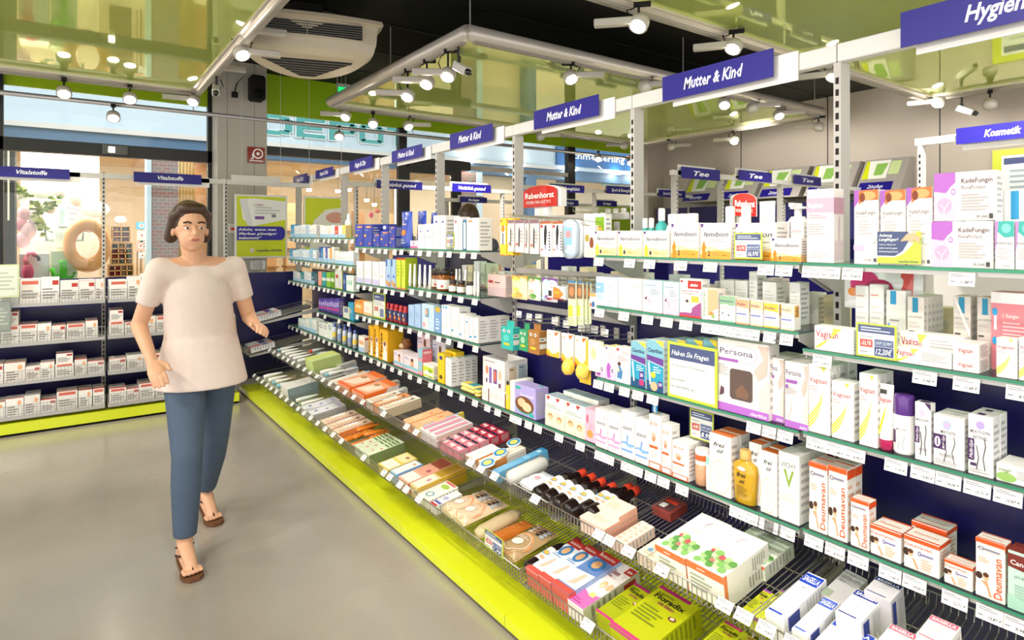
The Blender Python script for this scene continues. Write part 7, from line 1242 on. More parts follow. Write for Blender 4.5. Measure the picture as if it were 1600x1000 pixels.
m = MB(); loft(m, [(shield(1.06), .16), (shield(1.08), .13), (shield(1.0), .115), (shield(.98), -.02), (shield(.94), -.09), (shield(.82), -.13)], 'beige_plastic'); m.build('air_housing', e)
m = MB(); tri = [(-.34, -.2), (.34, -.2), (.06, .3), (-.06, .3)]; m.prism(tri, -.138, -.13, 2, '#26262a', 'matte')
for k in range(6): y = -.18 + k * .075; h = .34 * (1 - (y + .2) / .56) ; m.box((-h, y, -.142), (h, y + .012, -.138), '#77736e', 'matte')
m.build('intake_grille', e)
m = MB(); m.box((-.4, -.415, .0), (.4, -.35, .1), '#202024', 'matte')
for k in range(6): m.box((-.4, -.42, .005 + k * .017), (.4, -.413, .012 + k * .017), '#6a6864', 'matte')
m.box((-.005, -.422, 0), (.005, -.412, .1), '#8a8680', 'matte'); m.build('outlet_louvre', e)
m = MB(); m.box((-.12, -.1, .16), (.12, .1, .345), '#1c1a18', 'matte'); m.build('ceiling_mount', e)
# exit sign
p = onY(541, 145, 6.9); e = empty('exit_sign', p); tag(e, 'small green exit sign hanging under the dark ceiling', 'sign'); P('exit_green', '#0f9a4a', emit='#12b45a', es=1.2)
m = MB(); m.box((-.09, 0, -.05), (.09, .02, .06), mat='exit_green'); art(m, lambda x, y, o: (-.09 + .18 * x, -o, -.05 + .11 * y), [('r', .55, .2, .85, .8, '#e8fff0'), ('p', [(.2, .2), (.3, .45), (.25, .7), (.4, .7), (.42, .4), (.34, .2)], '#e8fff0')], 1, 1, lay=.001); m.build('sign_face', e)
m = MB(); m.box((-.1, -.005, .06), (.1, .05, .1), '#d8d8d4'); m.tube([(0, .02, .1), (0, .02, 3.345 - p[2])], .006, 5, mat='steel'); m.build('sign_housing', e)
# dark swirl vents on the ceiling by the right wall
for x, y in ((7.4, 2.2), (7.3, 5.0)):
    m = MB(); m.box((x - .3, y - .3, 3.29), (x + .3, y + .3, 3.35), '#1e1c1a', 'matte')
    for k in range(16):
        a = k * math.pi / 8; m.M = Matrix.Translation((x, y, 3.288)) @ Matrix.Rotation(a, 4, 'Z'); m.box((.08, -.008, 0), (.26, .008, .003), '#6a6660', 'matte'); m.M = Matrix()
    tag(m.build('ceiling_vent'), 'square dark swirl vent by the right wall, %s' % ('nearer' if y < 3 else 'farther'), 'vent', 'ceiling vents')
# ================================================================ THE MALL BEYOND THE WINDOW
YF = 12.0
P('mall_white_blue', '#c6d7e6', rough=.4, noise=.02); P('mall_slate', '#4e6f92', rough=.5, noise=.08, nscale=3); P('warm_wall', '#e6cfae', rough=.7, noise=.05); P('warm_ceiling', '#d9b58c', rough=.7, noise=.04)
P('cream_wall', '#f4e6d0', rough=.8, noise=.03)
def fx(px, Y=YF): return onY(px, 300, Y)[0]
def fz(px, py, Y=YF): return onY(px, py, Y)[2]
zs1, zs0 = fz(5, 193), fz(5, 216)
m = MB(); m.box((-8, YF, zs1), (fx(866), YF + .3, 5.6), mat='mall_white_blue'); m.box((-8, YF - .05, zs1 - .02), (fx(866), YF, zs1 + .06), mat='white_paint'); struct(m.build('wall_depot_fascia'))
m = MB(); m.box((fx(866), YF, zs1), (16, YF + .3, 5.6), mat='mall_white_blue'); struct(m.build('wall_travel_fascia'))
m = MB(); m.box((-8, YF + .02, zs0 - .03), (16, YF + .35, zs1), mat='mall_slate'); struct(m.build('trim_9'))
m = MB(); m.box((-8, YF + .3, zs0), (16, 16, zs0 + .1), mat='warm_ceiling'); struct(m.build('ceiling_shops'))
m = MB(); m.box((-8, 15.5, -.1), (fx(720), 15.6, 3.2), mat='warm_wall'); struct(m.build('wall_depot_back'))
m = MB(); m.box((fx(720), 14.6, -.1), (16, 14.7, 3.2), mat='cream_wall'); struct(m.build('wall_travel_back'))
m = MB(); m.box((-8, 7.36, 5.5), (16, 16, 5.6), mat='mall_white_blue'); struct(m.build('ceiling_mall'))
# brick pier and gold strips, light pilasters
def brick():
    mm = P('brick', '#7c7876', rough=.8); nt = mm.node_tree; b = nt.nodes['Principled BSDF']; tc = [n for n in nt.nodes if n.type == 'TEX_COORD'][0]
    mp = nt.nodes.new('ShaderNodeMapping'); mp.inputs['Rotation'].default_value = (math.pi / 2, 0, 0); nt.links.new(tc.outputs['Object'], mp.inputs[0])
    br = nt.nodes.new('ShaderNodeTexBrick'); br.inputs['Scale'].default_value = 4.2; br.inputs['Color1'].default_value = (*hexc('#7a7472'), 1); br.inputs['Color2'].default_value = (*hexc('#8c625a'), 1); br.inputs['Mortar'].default_value = (*hexc('#a9a6a2'), 1); br.inputs['Mortar Size'].default_value = .012
    nt.links.new(mp.outputs[0], br.inputs[0]); nt.links.new(br.outputs[0], b.inputs['Base Color'])
brick()
P('pale_blue', '#bfd6de', rough=.5); P('gold', '#b3924a', rough=.35, metal=.5); P('timber', '#b48452', rough=.6, noise=.1, nscale=5)
for a, b, mt, nm, d in ((236, 279, 'brick', 'wall_brick_pier', 0), (229, 236, 'pale_blue', 'trim_10', -.05), (718, 744, 'brick', 'wall_brick_strip', 0), (744, 752, 'pale_blue', 'trim_11', -.05), (824, 838, 'mall_slate', 'trim_12', 0)):
    m = MB(); m.box((fx(a), YF + d, 0), (fx(b), YF + .3, zs0), mat=mt); struct(m.build(nm))
for k in range(5):
    m = MB(); x = fx(281 + k * 5); m.box((x, YF + .02, 0), (x + .03, YF + .1, zs0), mat='gold'); tag(m.build('gold_bar'), 'vertical brass bar beside the brick pier, %s from left' % ordn(k), 'bar', 'brass bars by the brick pier')
m = MB(); m.box((fx(279), YF + .7, 0), (fx(345), YF + .75, zs0), mat='timber'); struct(m.build('wall_timber'))
m = MB(); m.box((fx(752), YF + .3, 0), (fx(824), YF + .34, zs0), mat='warm_wall'); struct(m.build('wall_cream_panel'))
for a, b in ((5, 229), (417, 620), (640, 718), (842, 1100)):
    m = MB(); m.box((fx(a), YF + .1, 0), (fx(b), YF + .11, zs0), mat='window_glass'); struct(m.build('window_20'))
# dark posts with bright strips at the left frame edge
m = MB(); m.box((fx(-30), YF - .4, 0), (fx(26), YF + .05, zs0 - .02), '#3a3c38', 'matte')
for a in (4, 15): m.box((fx(a), YF - .41, fz(0, 345)), (fx(a + 3), YF - .4, zs0 - .02), '#f4ead0', 'card')
struct(m.build('door_2'))
# DEPOT letters
e = empty('shop_letters', (fx(405), YF - .02, fz(440, 212))); tag(e, 'large teal DEPOT letters with white outline on the pale fascia', 'sign')
H = fz(440, 180) - fz(440, 212); xs = [fx(p) - fx(405) for p in (405, 456, 462, 507, 513, 556, 560, 598, 603, 637)]
LT = {'D': [(0, 0, .62, .2), (0, .8, .62, 1), (.76, .2, 1, .8), (0, .2, .22, .8), (.62, .06, .9, .26), (.62, .74, .9, .94)], 'E': [(0, 0, .24, 1), (.24, 0, 1, .2), (.24, .8, 1, 1), (.24, .4, .9, .6)], 'P': [(0, 0, .24, 1), (.24, .8, .9, 1), (.24, .36, .9, .54), (.76, .46, 1, .9)],
      'O': [(.1, 0, .9, .2), (.1, .8, .9, 1), (0, .1, .24, .9), (.76, .1, 1, .9)], 'T': [(0, .8, 1, 1), (.38, 0, .62, .8)]}
for i, c in enumerate('DEPOT'):
    x0_, x1_ = xs[2 * i], xs[2 * i + 1]; w_ = x1_ - x0_; m = MB(); g = .016
    for a, b, cc, d in LT[c]: m.box((x0_ + a * w_ - g, -.02, b * H - g), (x0_ + cc * w_ + g, .0, d * H + g), '#f2f6f8', 'card')
    for a, b, cc, d in LT[c]: m.box((x0_ + a * w_, -.026, b * H), (x0_ + cc * w_, -.02, d * H), '#3d9ea0', 'gloss')
    m.build('letter', e)
# travel agency sign
za, zb_ = fz(870, 223), fz(870, 258); m = MB(); W = fx(1045) - fx(868); H = za - zb_
m.box((fx(868), YF - .06, zb_), (fx(1045), YF, za), '#1f62a4', 'gloss')
art(m, lambda x, y, o: (fx(868) + x * W, YF - .06 - o, zb_ + y * H), [('t', 'Schmetterling', .08, .36, .56, .66, '#fff', 'b'), ('t', 'Travel', .64, .36, .86, .66, '#fff', 'b'), ('p', [(.57, .72), (.6, .6), (.63, .62), (.64, .86), (.61, .74)], '#f0a04a'), ('p', [(.63, .66), (.66, .8), (.66, .62)], '#e8e04a')], W, H, 'gloss', lay=.001)
tag(m.build('shop_sign'), 'blue Schmetterling Travel sign with an orange butterfly across the passage', 'sign')
for t, a, b, y0_, y1_, c, tc in (('MSC', 869, 891, 275, 286, '#232c44', '#fff'), ('alltours', 912, 934, 278, 286, '#e6cfc0', '#d8304a'), ('TUI Deluxe', 940, 966, 278, 290, '#8fd8cc', '#2a5a6a')):
    p = onY(a, y1_, 12.3); q = onY(b, y0_, 12.3); m = MB(); m.box((p[0], 12.28, p[2]), (q[0], 12.3, q[2]), c, 'card'); art(m, lambda x, y, o: (p[0] + x * (q[0] - p[0]), 12.28 - o, p[2] + y * (q[2] - p[2])), [('t', t, .15, .3, .9, .7, tc, 'b')], q[0] - p[0], q[2] - p[2], lay=.001); tag(m.build('tour_sign'), 'small %s sign inside the travel shop window' % {'MSC': 'dark navy', 'alltours': 'pink lettered', 'TUI Deluxe': 'mint green'}[t], 'sign')
for i, px in enumerate((822, 905, 975, 1003, 745)): p = onY(px, 262 + i, 11.6); m = MB(); m.lathe([(.0, -.01), (.1, -.01), (.12, .01), (.0, .01)], 16, mat='lamp_glow', cap=False); o = m.build('downlight'); o.location = (p[0], 11.85, zs1 - .02 - .02 * 0); tag(o, 'round bright downlight under the slate fascia, %s' % ordn(i), 'lamp', 'downlights of the passage')
# lamps in the shops
P('shop_glow', '#fff', emit='#ffd9a8', es=9)
for i, (px, py) in enumerate(((483, 297), (528, 299), (545, 297), (573, 313), (585, 320), (862, 270), (935, 283))):
    p = onY(px, py, 13.4); m = MB(); m.lathe([(.0, -.03), (.05, -.03), (.06, .03), (0, .03)], 12, mat='shop_glow', cap=False); o = m.build('shop_lamp'); o.location = p; tag(o, 'warm glowing shop lamp across the passage, %s from left' % ordn(i), 'lamp', 'shop lamps across the passage'); m = MB(); m.tube([(0, 0, .03), (0, 0, zs0 - p[2])], .008, 5, '#444', 'matte'); m.build('lamp_cord', o)
# ---- DEPOT display window
m = MB(); m.box((fx(26), 13.0, 0), (fx(155, 13.0), 13.05, zs0), '#f6dfcd', 'matte'); m.box((fx(26), YF + .15, 0), (fx(155), 13.0, .1), '#f4efe6', 'matte'); struct(m.build('wall_display'))
YD = 12.55
def blob(name, px, py, rx, ry, c, label, cat, grp=None, mat='matte', d=.5, Y=YD):
    p = onY(px, py, Y); k = Y / onY(px, py, 1.0)[1]; s = (onY(px + 1, py, Y)[0] - onY(px, py, Y)[0]); sz = onY(px, py, Y)[2] - onY(px, py + 1, Y)[2]
    m = MB(); n = 10; m.lathe([(math.sin(math.pi * i / n) * rx * s, -math.cos(math.pi * i / n) * ry * sz) for i in range(n + 1)], 18, c, mat, 1, d, cap=False); o = m.build(name); o.location = p; tag(o, label, cat, grp)
    if 'ornament' in name or name == 'pink_heart': m = MB(); m.tube([(0, 0, ry * sz * .9), (0, 0, zs0 - p[2])], .004, 4, '#888', 'matte'); m.build('hanging_thread', o)
    return o
for px, py, rx, ry, l in ((66, 297, 27, 14, 'upper left'), (147, 327, 25, 13, 'lower right')):
    o = blob('speech_bubble', px, py, rx, ry, '#fdfaf6', 'white oval speech bubble in the shop display, %s' % l, 'decoration', 'speech bubbles', d=.12)
    m = MB(); s = .012; m.prism([(-rx * s * .8, -ry * s * .5), (-rx * s * .3, -ry * s * .9), (-rx * s * .95, -ry * s * 1.3)], -.02, .02, 1, '#fdfaf6', 'matte'); m.build('bubble_tail', o)
    m = MB(); m.tube([(0, 0, 0), (0, 0, zs0 - o.location.z)], .004, 4, '#ccc', 'matte'); m.build('hanging_thread', o)
for i, (px, py, r, c) in enumerate(((38, 333, 11, '#f2b8bc'), (55, 338, 12, '#f8e4e0'), (33, 350, 10, '#eaa0a8'), (44, 360, 13, '#f4c8c8'), (78, 322, 11, '#f3ddc8'), (32, 305, 7, '#f0e0d0'), (120, 312, 10, '#f0dcc8'), (95, 300, 10, '#f0d8d4'), (36, 375, 12, '#f2c0c4'), (60, 352, 8, '#f8ece4'))): blob('balloon', px, py, r, r * 1.1, c, 'pale pink or cream balloon in the shop display', 'balloon', 'balloons in the shop display')
for i, (a, b) in enumerate((((50, 312), (72, 366)), ((88, 312), (60, 330)), ((27, 292), (36, 302)))):
    m = MB(); p0_ = Vector(onY(*a, YD - .1)); p1_ = Vector(onY(*b, YD - .1))
    for k in range(26):
        q = p0_.lerp(p1_, k / 25) + Vector((rnd.uniform(-.07, .07), rnd.uniform(-.05, .05), rnd.uniform(-.06, .06))); s = .05; a_ = rnd.uniform(0, 6); m.add([q + Vector((s * math.cos(a_ + t), rnd.uniform(-.02, .02), s * .6 * math.sin(a_ + t))) for t in (0, 1.6, 3.1, 4.7)], [(0, 1, 2, 3)], rnd.choice(['#8a9a4a', '#a8b060', '#6f8440']), 'matte')
    m.tube([p0_, p1_], .008, 4, '#7a8a4a', 'matte'); tag(m.build('leaf_garland'), 'green leaf garland in the shop display, %s' % ('left', 'upper', 'corner')[i], 'garland', 'garlands', kind='stuff')
m = MB(); p = onY(90, 365, YD + .2); W, H = .62, .75; m.box((p[0], YD + .2, p[2]), (p[0] + .5, YD + .23, p[2] + H), '#efe6dc', 'matte'); art(m, lambda x, y, o: (p[0] + .5 * x, YD + .2 - o, p[2] + H * y), [('k', [(x / 8, .06 + j * .125 + .025 * math.sin(x * 1.6 + j)) for x in range(9)], .014, '#4a5470') for j in range(8)], .5, H, lay=.001); tag(m.build('beach_towel'), 'cream towel with dark wavy lines hanging in the shop display', 'towel')
# jug shaped cactus vase, orange ring, plinths, flamingo, cactus
o = blob('ceramic_jug', 101, 368, 15, 17, '#dfeae0', 'mint green bulbous jug on a white block', 'jug', d=.9)
m = MB(); m.lathe([(.1, .15), (.06, .2), (.07, .42), (.055, .45)], 14, '#b9d0c8', 'gloss', cap=True); m.build('jug_neck', o)
for s_ in (-1, 1): m = MB(); m.tube([(s_ * .15, 0, .05), (s_ * .26, 0, .1), (s_ * .24, 0, -.08), (s_ * .14, 0, -.08)], .025, 7, '#a9c8bc', 'gloss'); m.build('jug_handle', o)
p = onY(137, 382, YD - .28); m = MB(); n = 32
vs = []; R1, R2 = .34, .12
for i in range(n):
    for j in range(10):
        a_, b_ = 6.2832 * i / n, 6.2832 * j / 10; r = R1 + R2 * math.cos(b_); vs.append((r * .72 * math.cos(a_), R2 * .8 * math.sin(b_), r * math.sin(a_)))
m.add(vs, [(i * 10 + j, ((i + 1) % n) * 10 + j, ((i + 1) % n) * 10 + (j + 1) % 10, i * 10 + (j + 1) % 10) for i in range(n) for j in range(10)], '#eda25c', 'gloss', True); o = m.build('swim_ring'); o.location = p; tag(o, 'large orange inflatable ring in the shop display', 'ring')
m = MB(); m.tube([(0, 0, R1 + R2), (0, 0, zs0 - p[2])], .004, 4, '#ccc', 'matte'); m.build('hanging_thread', o)
for i, (a, b, t, bt) in enumerate(((30, 78, 396, 440), (79, 122, 392, 440), (88, 116, 386, 396))):
    p = onY(a, bt, YD - .25); q = onY(b, t, YD - .25); m = MB(); z0_ = .105 if i < 2 else onY(a, 396, YD - .25)[2] + .002; m.box((p[0], YD - .3 + i * .05, z0_), (q[0] - .01, YD + .1, max(q[2], z0_ + .06)), ('#f6f0ea', '#e6ead0', '#f2ead0')[i], 'matte'); tag(m.build('display_block'), 'pale display block in the shop window, %s' % ('left', 'middle', 'low one on top')[i], 'block', 'display blocks')
o = blob('flamingo_figure', 44, 425, 9, 14, '#e8607c', 'pink flamingo figure standing in the shop display', 'figure', d=.8, Y=12.18)
m = MB(); m.tube([(.0, 0, .1), (-.04, 0, .2), (.0, 0, .29), (.06, 0, .29), (.09, 0, .25)], .035, 8, '#ee7890', 'matte'); m.build('flamingo_neck', o)
m = MB(); m.tube([(.09, 0, .26), (.13, 0, .22), (.13, 0, .17)], .022, 6, '#3a2c2a', 'matte'); m.build('flamingo_beak', o)
for s_ in (-.03, .03): m = MB(); m.tube([(s_, 0, -.1), (s_, 0, -o.location.z + .11)], .012, 6, '#e06078', 'matte'); m.build('leg', o)
p = onY(99, 436, 12.18); e = empty('cactus_figure', (p[0], 12.18, p[2] - .1)); tag(e, 'bright green cactus ornament in the shop display', 'cactus'); 
for nm, pth, r in (('cactus_trunk', [(0, 0, -p[2] + .205), (0, 0, .36), (0, 0, .4)], .05), ('cactus_arm', [(0, 0, .15), (-.12, 0, .16), (-.15, 0, .28)], .035), ('cactus_arm', [(0, 0, .1), (.12, 0, .13), (.15, 0, .2)], .03)): m = MB(); m.tube(pth, r, 10, '#5fbf3c', 'matte'); m.build(nm, e)
# ---- pigeon hole rack with wool, shelves and pictures deeper in the shop
Yr = 13.6
def rack(px0, px1, py0, py1, nx, nz, label):
    p = onY(px0, py1, Yr); q = onY(px1, py0, Yr); W, H = q[0] - p[0], q[2] - p[2]; e = empty('wool_rack', p); tag(e, label, 'rack', 'wool racks'); m = MB()
    for i in range(nx + 1): m.box((W * i / nx - .01, 0, 0), (W * i / nx + .01, .3, H), '#b08a5c', 'matte')
    for j in range(nz + 1): m.box((0, 0, H * j / nz - .01), (W, .3, H * j / nz + .01), '#b08a5c', 'matte')
    m.box((0, .28, 0), (W, .3, H), '#4a3828', 'matte'); m.build('rack_frame', e); m = MB(); m.box((.02, .05, -.05 if px0 > 172 else -p[2]), (W - .02, .28, -.011), '#6a5038', 'matte'); m.build('rack_base', e)
    for i in range(nx):
        for j in range(nz):
            m = MB(); c = rnd.choice(['#d84a5a', '#e8e0d0', '#3a4a8c', '#8ab04a', '#e8a84a', '#c9d0d8', '#9a5a8c', '#5a9a9c', '#e8c8c0']); m.lathe([(math.sin(math.pi * k / 6) * W / nx * .36, -math.cos(math.pi * k / 6) * H / nz * .36) for k in range(7)], 10, c, 'matte', 1, .8, cap=False); o = m.build('wool_ball'); o.location = (p[0] + W * (i + .5) / nx, Yr + .1, p[2] + H * (j + .46) / nz); reg(o, 'coloured wool ball in a pigeon hole', 'wool ball', label.split(',')[1].strip(), (o.location.x + j * .0001, j, 0), 'wool balls')
rack(176, 203, 354, 378, 2, 3, 'open pigeon hole rack of wool, upper rack'); rack(174, 207, 380, 413, 3, 4, 'open pigeon hole rack of wool, middle rack'); rack(170, 208, 414, 432, 4, 2, 'open pigeon hole rack of wool, lower rack')
blob('piggy_bank', 188, 344, 10, 7, '#efe4d4', 'cream piggy figure on top of the wool racks', 'figure', Y=Yr + .1)
for i, (a, b, c_, d, cc) in enumerate(((213, 229, 347, 358, '#58b0d8'), (214, 229, 360, 375, '#f0d8c8'), (219, 231, 375, 386, '#a8c8dc'), (212, 228, 376, 392, '#e8b0a0'), (216, 229, 394, 404, '#d0dce8'))):
    p = onY(a, d, Yr); q = onY(b, c_, Yr); m = MB(); m.box((p[0], Yr, p[2]), (q[0], Yr + .04, q[2]), cc, 'card'); art(m, lambda x, y, o: (p[0] + x * (q[0] - p[0]), Yr - o, p[2] + y * (q[2] - p[2])), [('c', .5, .5, .25, .3, '#f6f0ea'), ('c', .5, .5, .12, .15, '#c86a5a')], 1, 1, lay=.002); m.box((q[0] - .08 - .02 * i, Yr + .04, 0), (q[0] - .068 - .02 * i, Yr + .052, q[2]), '#a87c50', 'matte'); o = m.build('picture_card'); tag(o, 'small coloured picture card beside the wool racks, %s from top' % ordn(i), 'card', 'picture cards')
for i, (a, b, c_, d, cc) in enumerate(((448, 472, 318, 330, '#d8b48c'), (556, 570, 330, 352, '#b8885a'), (600, 615, 334, 344, '#e8c8a0'), (418, 432, 325, 345, '#c89868'))):
    p = onY(a, d + 40, 14.2); q = onY(b, c_, 14.2); m = MB(); m.box((p[0], 14.2, 0), (q[0], 14.5, q[2]), cc, 'matte'); 
    for k in range(4): m.box((p[0] - .03, 14.1, .4 + k * .4), (q[0] + .03, 14.5, .43 + k * .4), '#8a6038', 'matte')
    tag(m.build('shop_shelf'), 'wooden shop shelf across the passage, %s' % ordn(i), 'shelf', 'shelves across the passage')
for i in range(7):
    for t in range(1): pass
blob('pink_heart', 580, 336, 3.4, 4.5, '#e83a60', 'bright pink hanging ornament in the shop across', 'ornament', Y=13.0, d=.5); blob('fruit_ornament', 590, 330, 4, 3, '#d85a4a', 'red and green hanging ornament in the shop across', 'ornament', Y=13.0)
# lettering on the DEPOT glass, low down
m = MB(); art(m, lambda x, y, o: (onY(35, 235, YW + .035)[0] + .74 * x, YW + .035 - o, 2.31 + .05 * y), [('t', 'depot-online.com', 0, 0, 1, 1, '#8f8c5c', 'b')], .74, .05); tag(m.build('glass_lettering'), 'small depot-online.com lettering on the shop window below its beam', 'lettering')
# automatic door operator light on our own transom
m = MB(); p = onY(160, 226, YW - .02); q = onY(200, 231, YW - .02); m.bbox((p[0], YW - .05, ZBB + .01), (q[0], YW, ZBT - .01), .005, '#3a3a3a', 'gloss'); m.box((p[0] + .05, YW - .053, ZBB + .035), (p[0] + .1, YW - .05, ZBT - .035), mat='lamp_glow'); tag(m.build('door_operator'), 'dark door operator with a small light on the window beam', 'operator')
# ================================================================ PEOPLE
P('skin', '#d8a585', rough=.5, noise=.04, nscale=12); P('denim', '#46566c', rough=.8, noise=.12, nscale=60, bump=.2); P('knit_top', '#dccbc4', rough=.85, noise=.05, nscale=25, bump=.15); P('hair_brown', '#3e271a', rough=.45, noise=.25, nscale=70, bump=.5); P('dark_shirt', '#4a4a58', rough=.85, noise=.06)
def seg(m, a, b, ra, rb, mat, n=14, ea=True, eb=True, fl=1.0, fdir=(0, 1, 0)):
    """tapered limb with round or open flat ends; fl flattens it along fdir"""
    a, b = Vector(a), Vector(b); d = (b - a); L_ = d.length; d.normalize(); f = Vector(fdir); f = (f - d * f.dot(d)).normalized(); s = d.cross(f)
    rings = []
    if ea: rings += [(-ra * math.sin(t), ra * math.cos(t)) for t in (1.5, 1.1, .7, .35)]
    rings += [(0, ra), (L_ / 2, (ra + rb) / 2), (L_, rb)]
    if eb: rings += [(L_ + rb * math.sin(t), rb * math.cos(t)) for t in (.35, .7, 1.1, 1.5)]
    vs = [a + d * h + s * (r * math.cos(6.2832 * k / n)) + f * (r * fl * math.sin(6.2832 * k / n)) for h, r in rings for k in range(n)]; R = len(rings)
    fs = [(i * n + k, i * n + (k + 1) % n, (i + 1) * n + (k + 1) % n, (i + 1) * n + k) for i in range(R - 1) for k in range(n)] + [tuple(reversed(range(n))), tuple(range((R - 1) * n, R * n))]
    m.add(vs, fs, '#fff', mat, True)
def ell(m, c, r, mat, rot=None, n=18):
    old = m.M; m.M = old @ Matrix.Translation(c) @ (rot or Matrix())
    k = 12; vs = [(r[0] * math.sin(math.pi * (i + .02) / (k + .04)) * math.cos(6.2832 * j / n), r[1] * math.sin(math.pi * (i + .02) / (k + .04)) * math.sin(6.2832 * j / n), -r[2] * math.cos(math.pi * (i + .02) / (k + .04))) for i in range(k + 1) for j in range(n)]
    m.add(vs, [(i * n + j, i * n + (j + 1) % n, (i + 1) * n + (j + 1) % n, (i + 1) * n + j) for i in range(k) for j in range(n)] + [tuple(reversed(range(n))), tuple(range(k * n, k * n + n))], '#fff', mat, True); m.M = old
def fuse(m, name, parent, vox, smooth=3):
    o = m.build('tmp'); md = o.modifiers.new('r', 'REMESH'); md.mode = 'VOXEL'; md.voxel_size = vox; md.use_smooth_shade = True
    sm = o.modifiers.new('s', 'SMOOTH'); sm.iterations = smooth; sm.factor = .5
    dg = bpy.context.evaluated_depsgraph_get(); me = bpy.data.meshes.new_from_object(o.evaluated_get(dg)); me.name = name
    me.materials.clear(); me.materials.append(MATS[m.mats[0]]); bpy.data.objects.remove(o); q = bpy.data.objects.new(name, me); C.objects.link(q); q.parent = parent; return q
def hand(m, w, fwd, side, mat):
    """palm and five curled fingers from the wrist w; fwd hand direction, side towards the thumb"""
    w, f, s = Vector(w), Vector(fwd).normalized(), Vector(side).normalized(); u = f.cross(s)
    if u.z < 0: u = -u
    seg(m, w, w + f * .075, .026, .034, mat, fl=.5, fdir=u)
    for k, (off, ln) in enumerate(((.027, .066), (.009, .074), (-.009, .069), (-.026, .054))):
        b = w + f * .085 + s * off; c = b + f * ln * .5 - u * .008; d = c + f * ln * .38 - u * .022; seg(m, b - f * .02, c, .0098, .0088, mat, 8); seg(m, c, d, .0088, .0072, mat, 8)
    b = w + f * .025 + s * .026; c = b + f * .035 + s * .022 - u * .006; seg(m, b, c, .0125, .0105, mat, 8); seg(m, c, c + f * .03 + s * .004 - u * .006, .0105, .0085, mat, 8)
def person(loc, rz, sc, label, top, legs, J, female=True, rootname='person'):
    e = empty(rootname, loc, rz); e.scale = (sc, sc, sc); tag(e, label, 'person')
    g = lambda k: Vector(J[k])
    m = MB(); S_ = 'skin'
    for s in 'lr':
        seg(m, g('hip' + s), g('knee' + s), .082, .052, S_); seg(m, g('knee' + s), g('calf' + s), .05, .052, S_); seg(m, g('calf' + s), g('ank' + s), .05, .034, S_)
        A, T = g('ank' + s), g('toe' + s); D = (T - A); D.z = 0; D.normalize(); X_ = Vector((-D.y, D.x, 0)); low = T.z + .012
        heel = A - D * .035; heel.z = A.z - .05
        seg(m, A, heel, .034, .032, S_); seg(m, A, T - D * .05 + Vector((0, 0, .02)), .034, .026, S_, fl=.8); seg(m, heel, T - D * .04, .03, .03, S_, fl=.8, fdir=(0, 0, 1))
        for k in range(5): o_ = (k - 2) * .0165; b = T - D * .04 + X_ * o_; seg(m, b, b + D * (.036 - .003 * abs(k - 1.5)) , .0105, .0095 if k else .0095, S_, 8)
        seg(m, g('sh' + s), g('elb' + s), .043, .035, S_); seg(m, g('elb' + s), g('wri' + s), .036, .024, S_); hand(m, g('wri' + s), J['hd' + s], J['th' + s], S_)
    P0, CH, NK, HD = g('pel'), g('chest'), g('neck'), g('head')
    seg(m, P0, P0.lerp(CH, .45), .12, .1, S_, fl=.78); seg(m, P0.lerp(CH, .45), CH, .1, .125, S_, fl=.75); seg(m, CH, NK, .11, .05, S_, fl=.75)
    for s in 'lr': seg(m, NK - Vector((0, 0, .04)), g('sh' + s), .05, .046, S_); seg(m, P0, g('hip' + s), .1, .085, S_)
    seg(m, NK - Vector((0, 0, .03)), HD - Vector((0, 0, .06)), .05, .047, S_)
    ell(m, HD + Vector((0, .012, .025)), (.073, .092, .098), S_); ell(m, HD + Vector((0, -.025, -.04)), (.055, .06, .068), S_); ell(m, HD + Vector((0, -.05, -.085)), (.026, .024, .02), S_)
    seg(m, HD + Vector((0, -.076, .012)), HD + Vector((0, -.1, -.022)), .008, .0135, S_, 8); ell(m, HD + Vector((0, -.084, -.052)), (.022, .01, .009), S_)
    for sx in (-1, 1): ell(m, HD + Vector((sx * .074, .012, -.005)), (.01, .02, .032), S_); ell(m, HD + Vector((sx * .03, -.068, .018)), (.02, .012, .008), S_)
    fuse(m, 'body', e, .0045, 3)
    for sx in (-1, 1):
        m = MB(); ell(m, HD + Vector((sx * .03, -.0745, .002)), (.0125, .007, .0055), 'card', n=10); m.c = [hexc('#f3f0ec')] * len(m.c); ey = m.build('eye', e); m = MB(); ell(m, HD + Vector((sx * .03, -.0805, .002)), (.0056, .003, .0052), 'card', n=10); m.c = [hexc('#2e2018')] * len(m.c); m.build('iris', ey)
        m = MB(); m.tube([HD + Vector((sx * .014, -.0835, .026)), HD + Vector((sx * .03, -.083, .032)), HD + Vector((sx * .047, -.074, .027))], .0035, 6, '#3a2418', 'matte'); m.build('eyebrow', e)
    m = MB(); ell(m, HD + Vector((0, -.0935, -.052)), (.02, .005, .0055), 'card', n=10); m.c = [hexc('#b3615a')] * len(m.c); m.build('lips', e)
    m = MB(); H_ = 'hair_brown'; ell(m, HD + Vector((0, .026, .04)), (.084, .096, .1), H_); ell(m, HD + Vector((0, -.035, .095)), (.066, .045, .032), H_)
    for sx in (-1, 1): seg(m, HD + Vector((sx * .062, -.03, .07)), HD + Vector((sx * .076, .005, .01 if female else .03)), .02, .014, H_, 10)
    if female:
        for sx in (-1, 1): seg(m, HD + Vector((sx * .07, -.01, .06)), HD + Vector((sx * .074, .05, -.04)), .026, .03, H_, 10)
        ell(m, HD + Vector((0, .115, .05)), (.046, .046, .046), H_); seg(m, HD + Vector((0, .08, .0)), HD + Vector((0, .06, -.05)), .05, .03, H_)
    # cut the face free
    fuse(m, 'hair', e, .006, 2)
    m = MB(); K = top
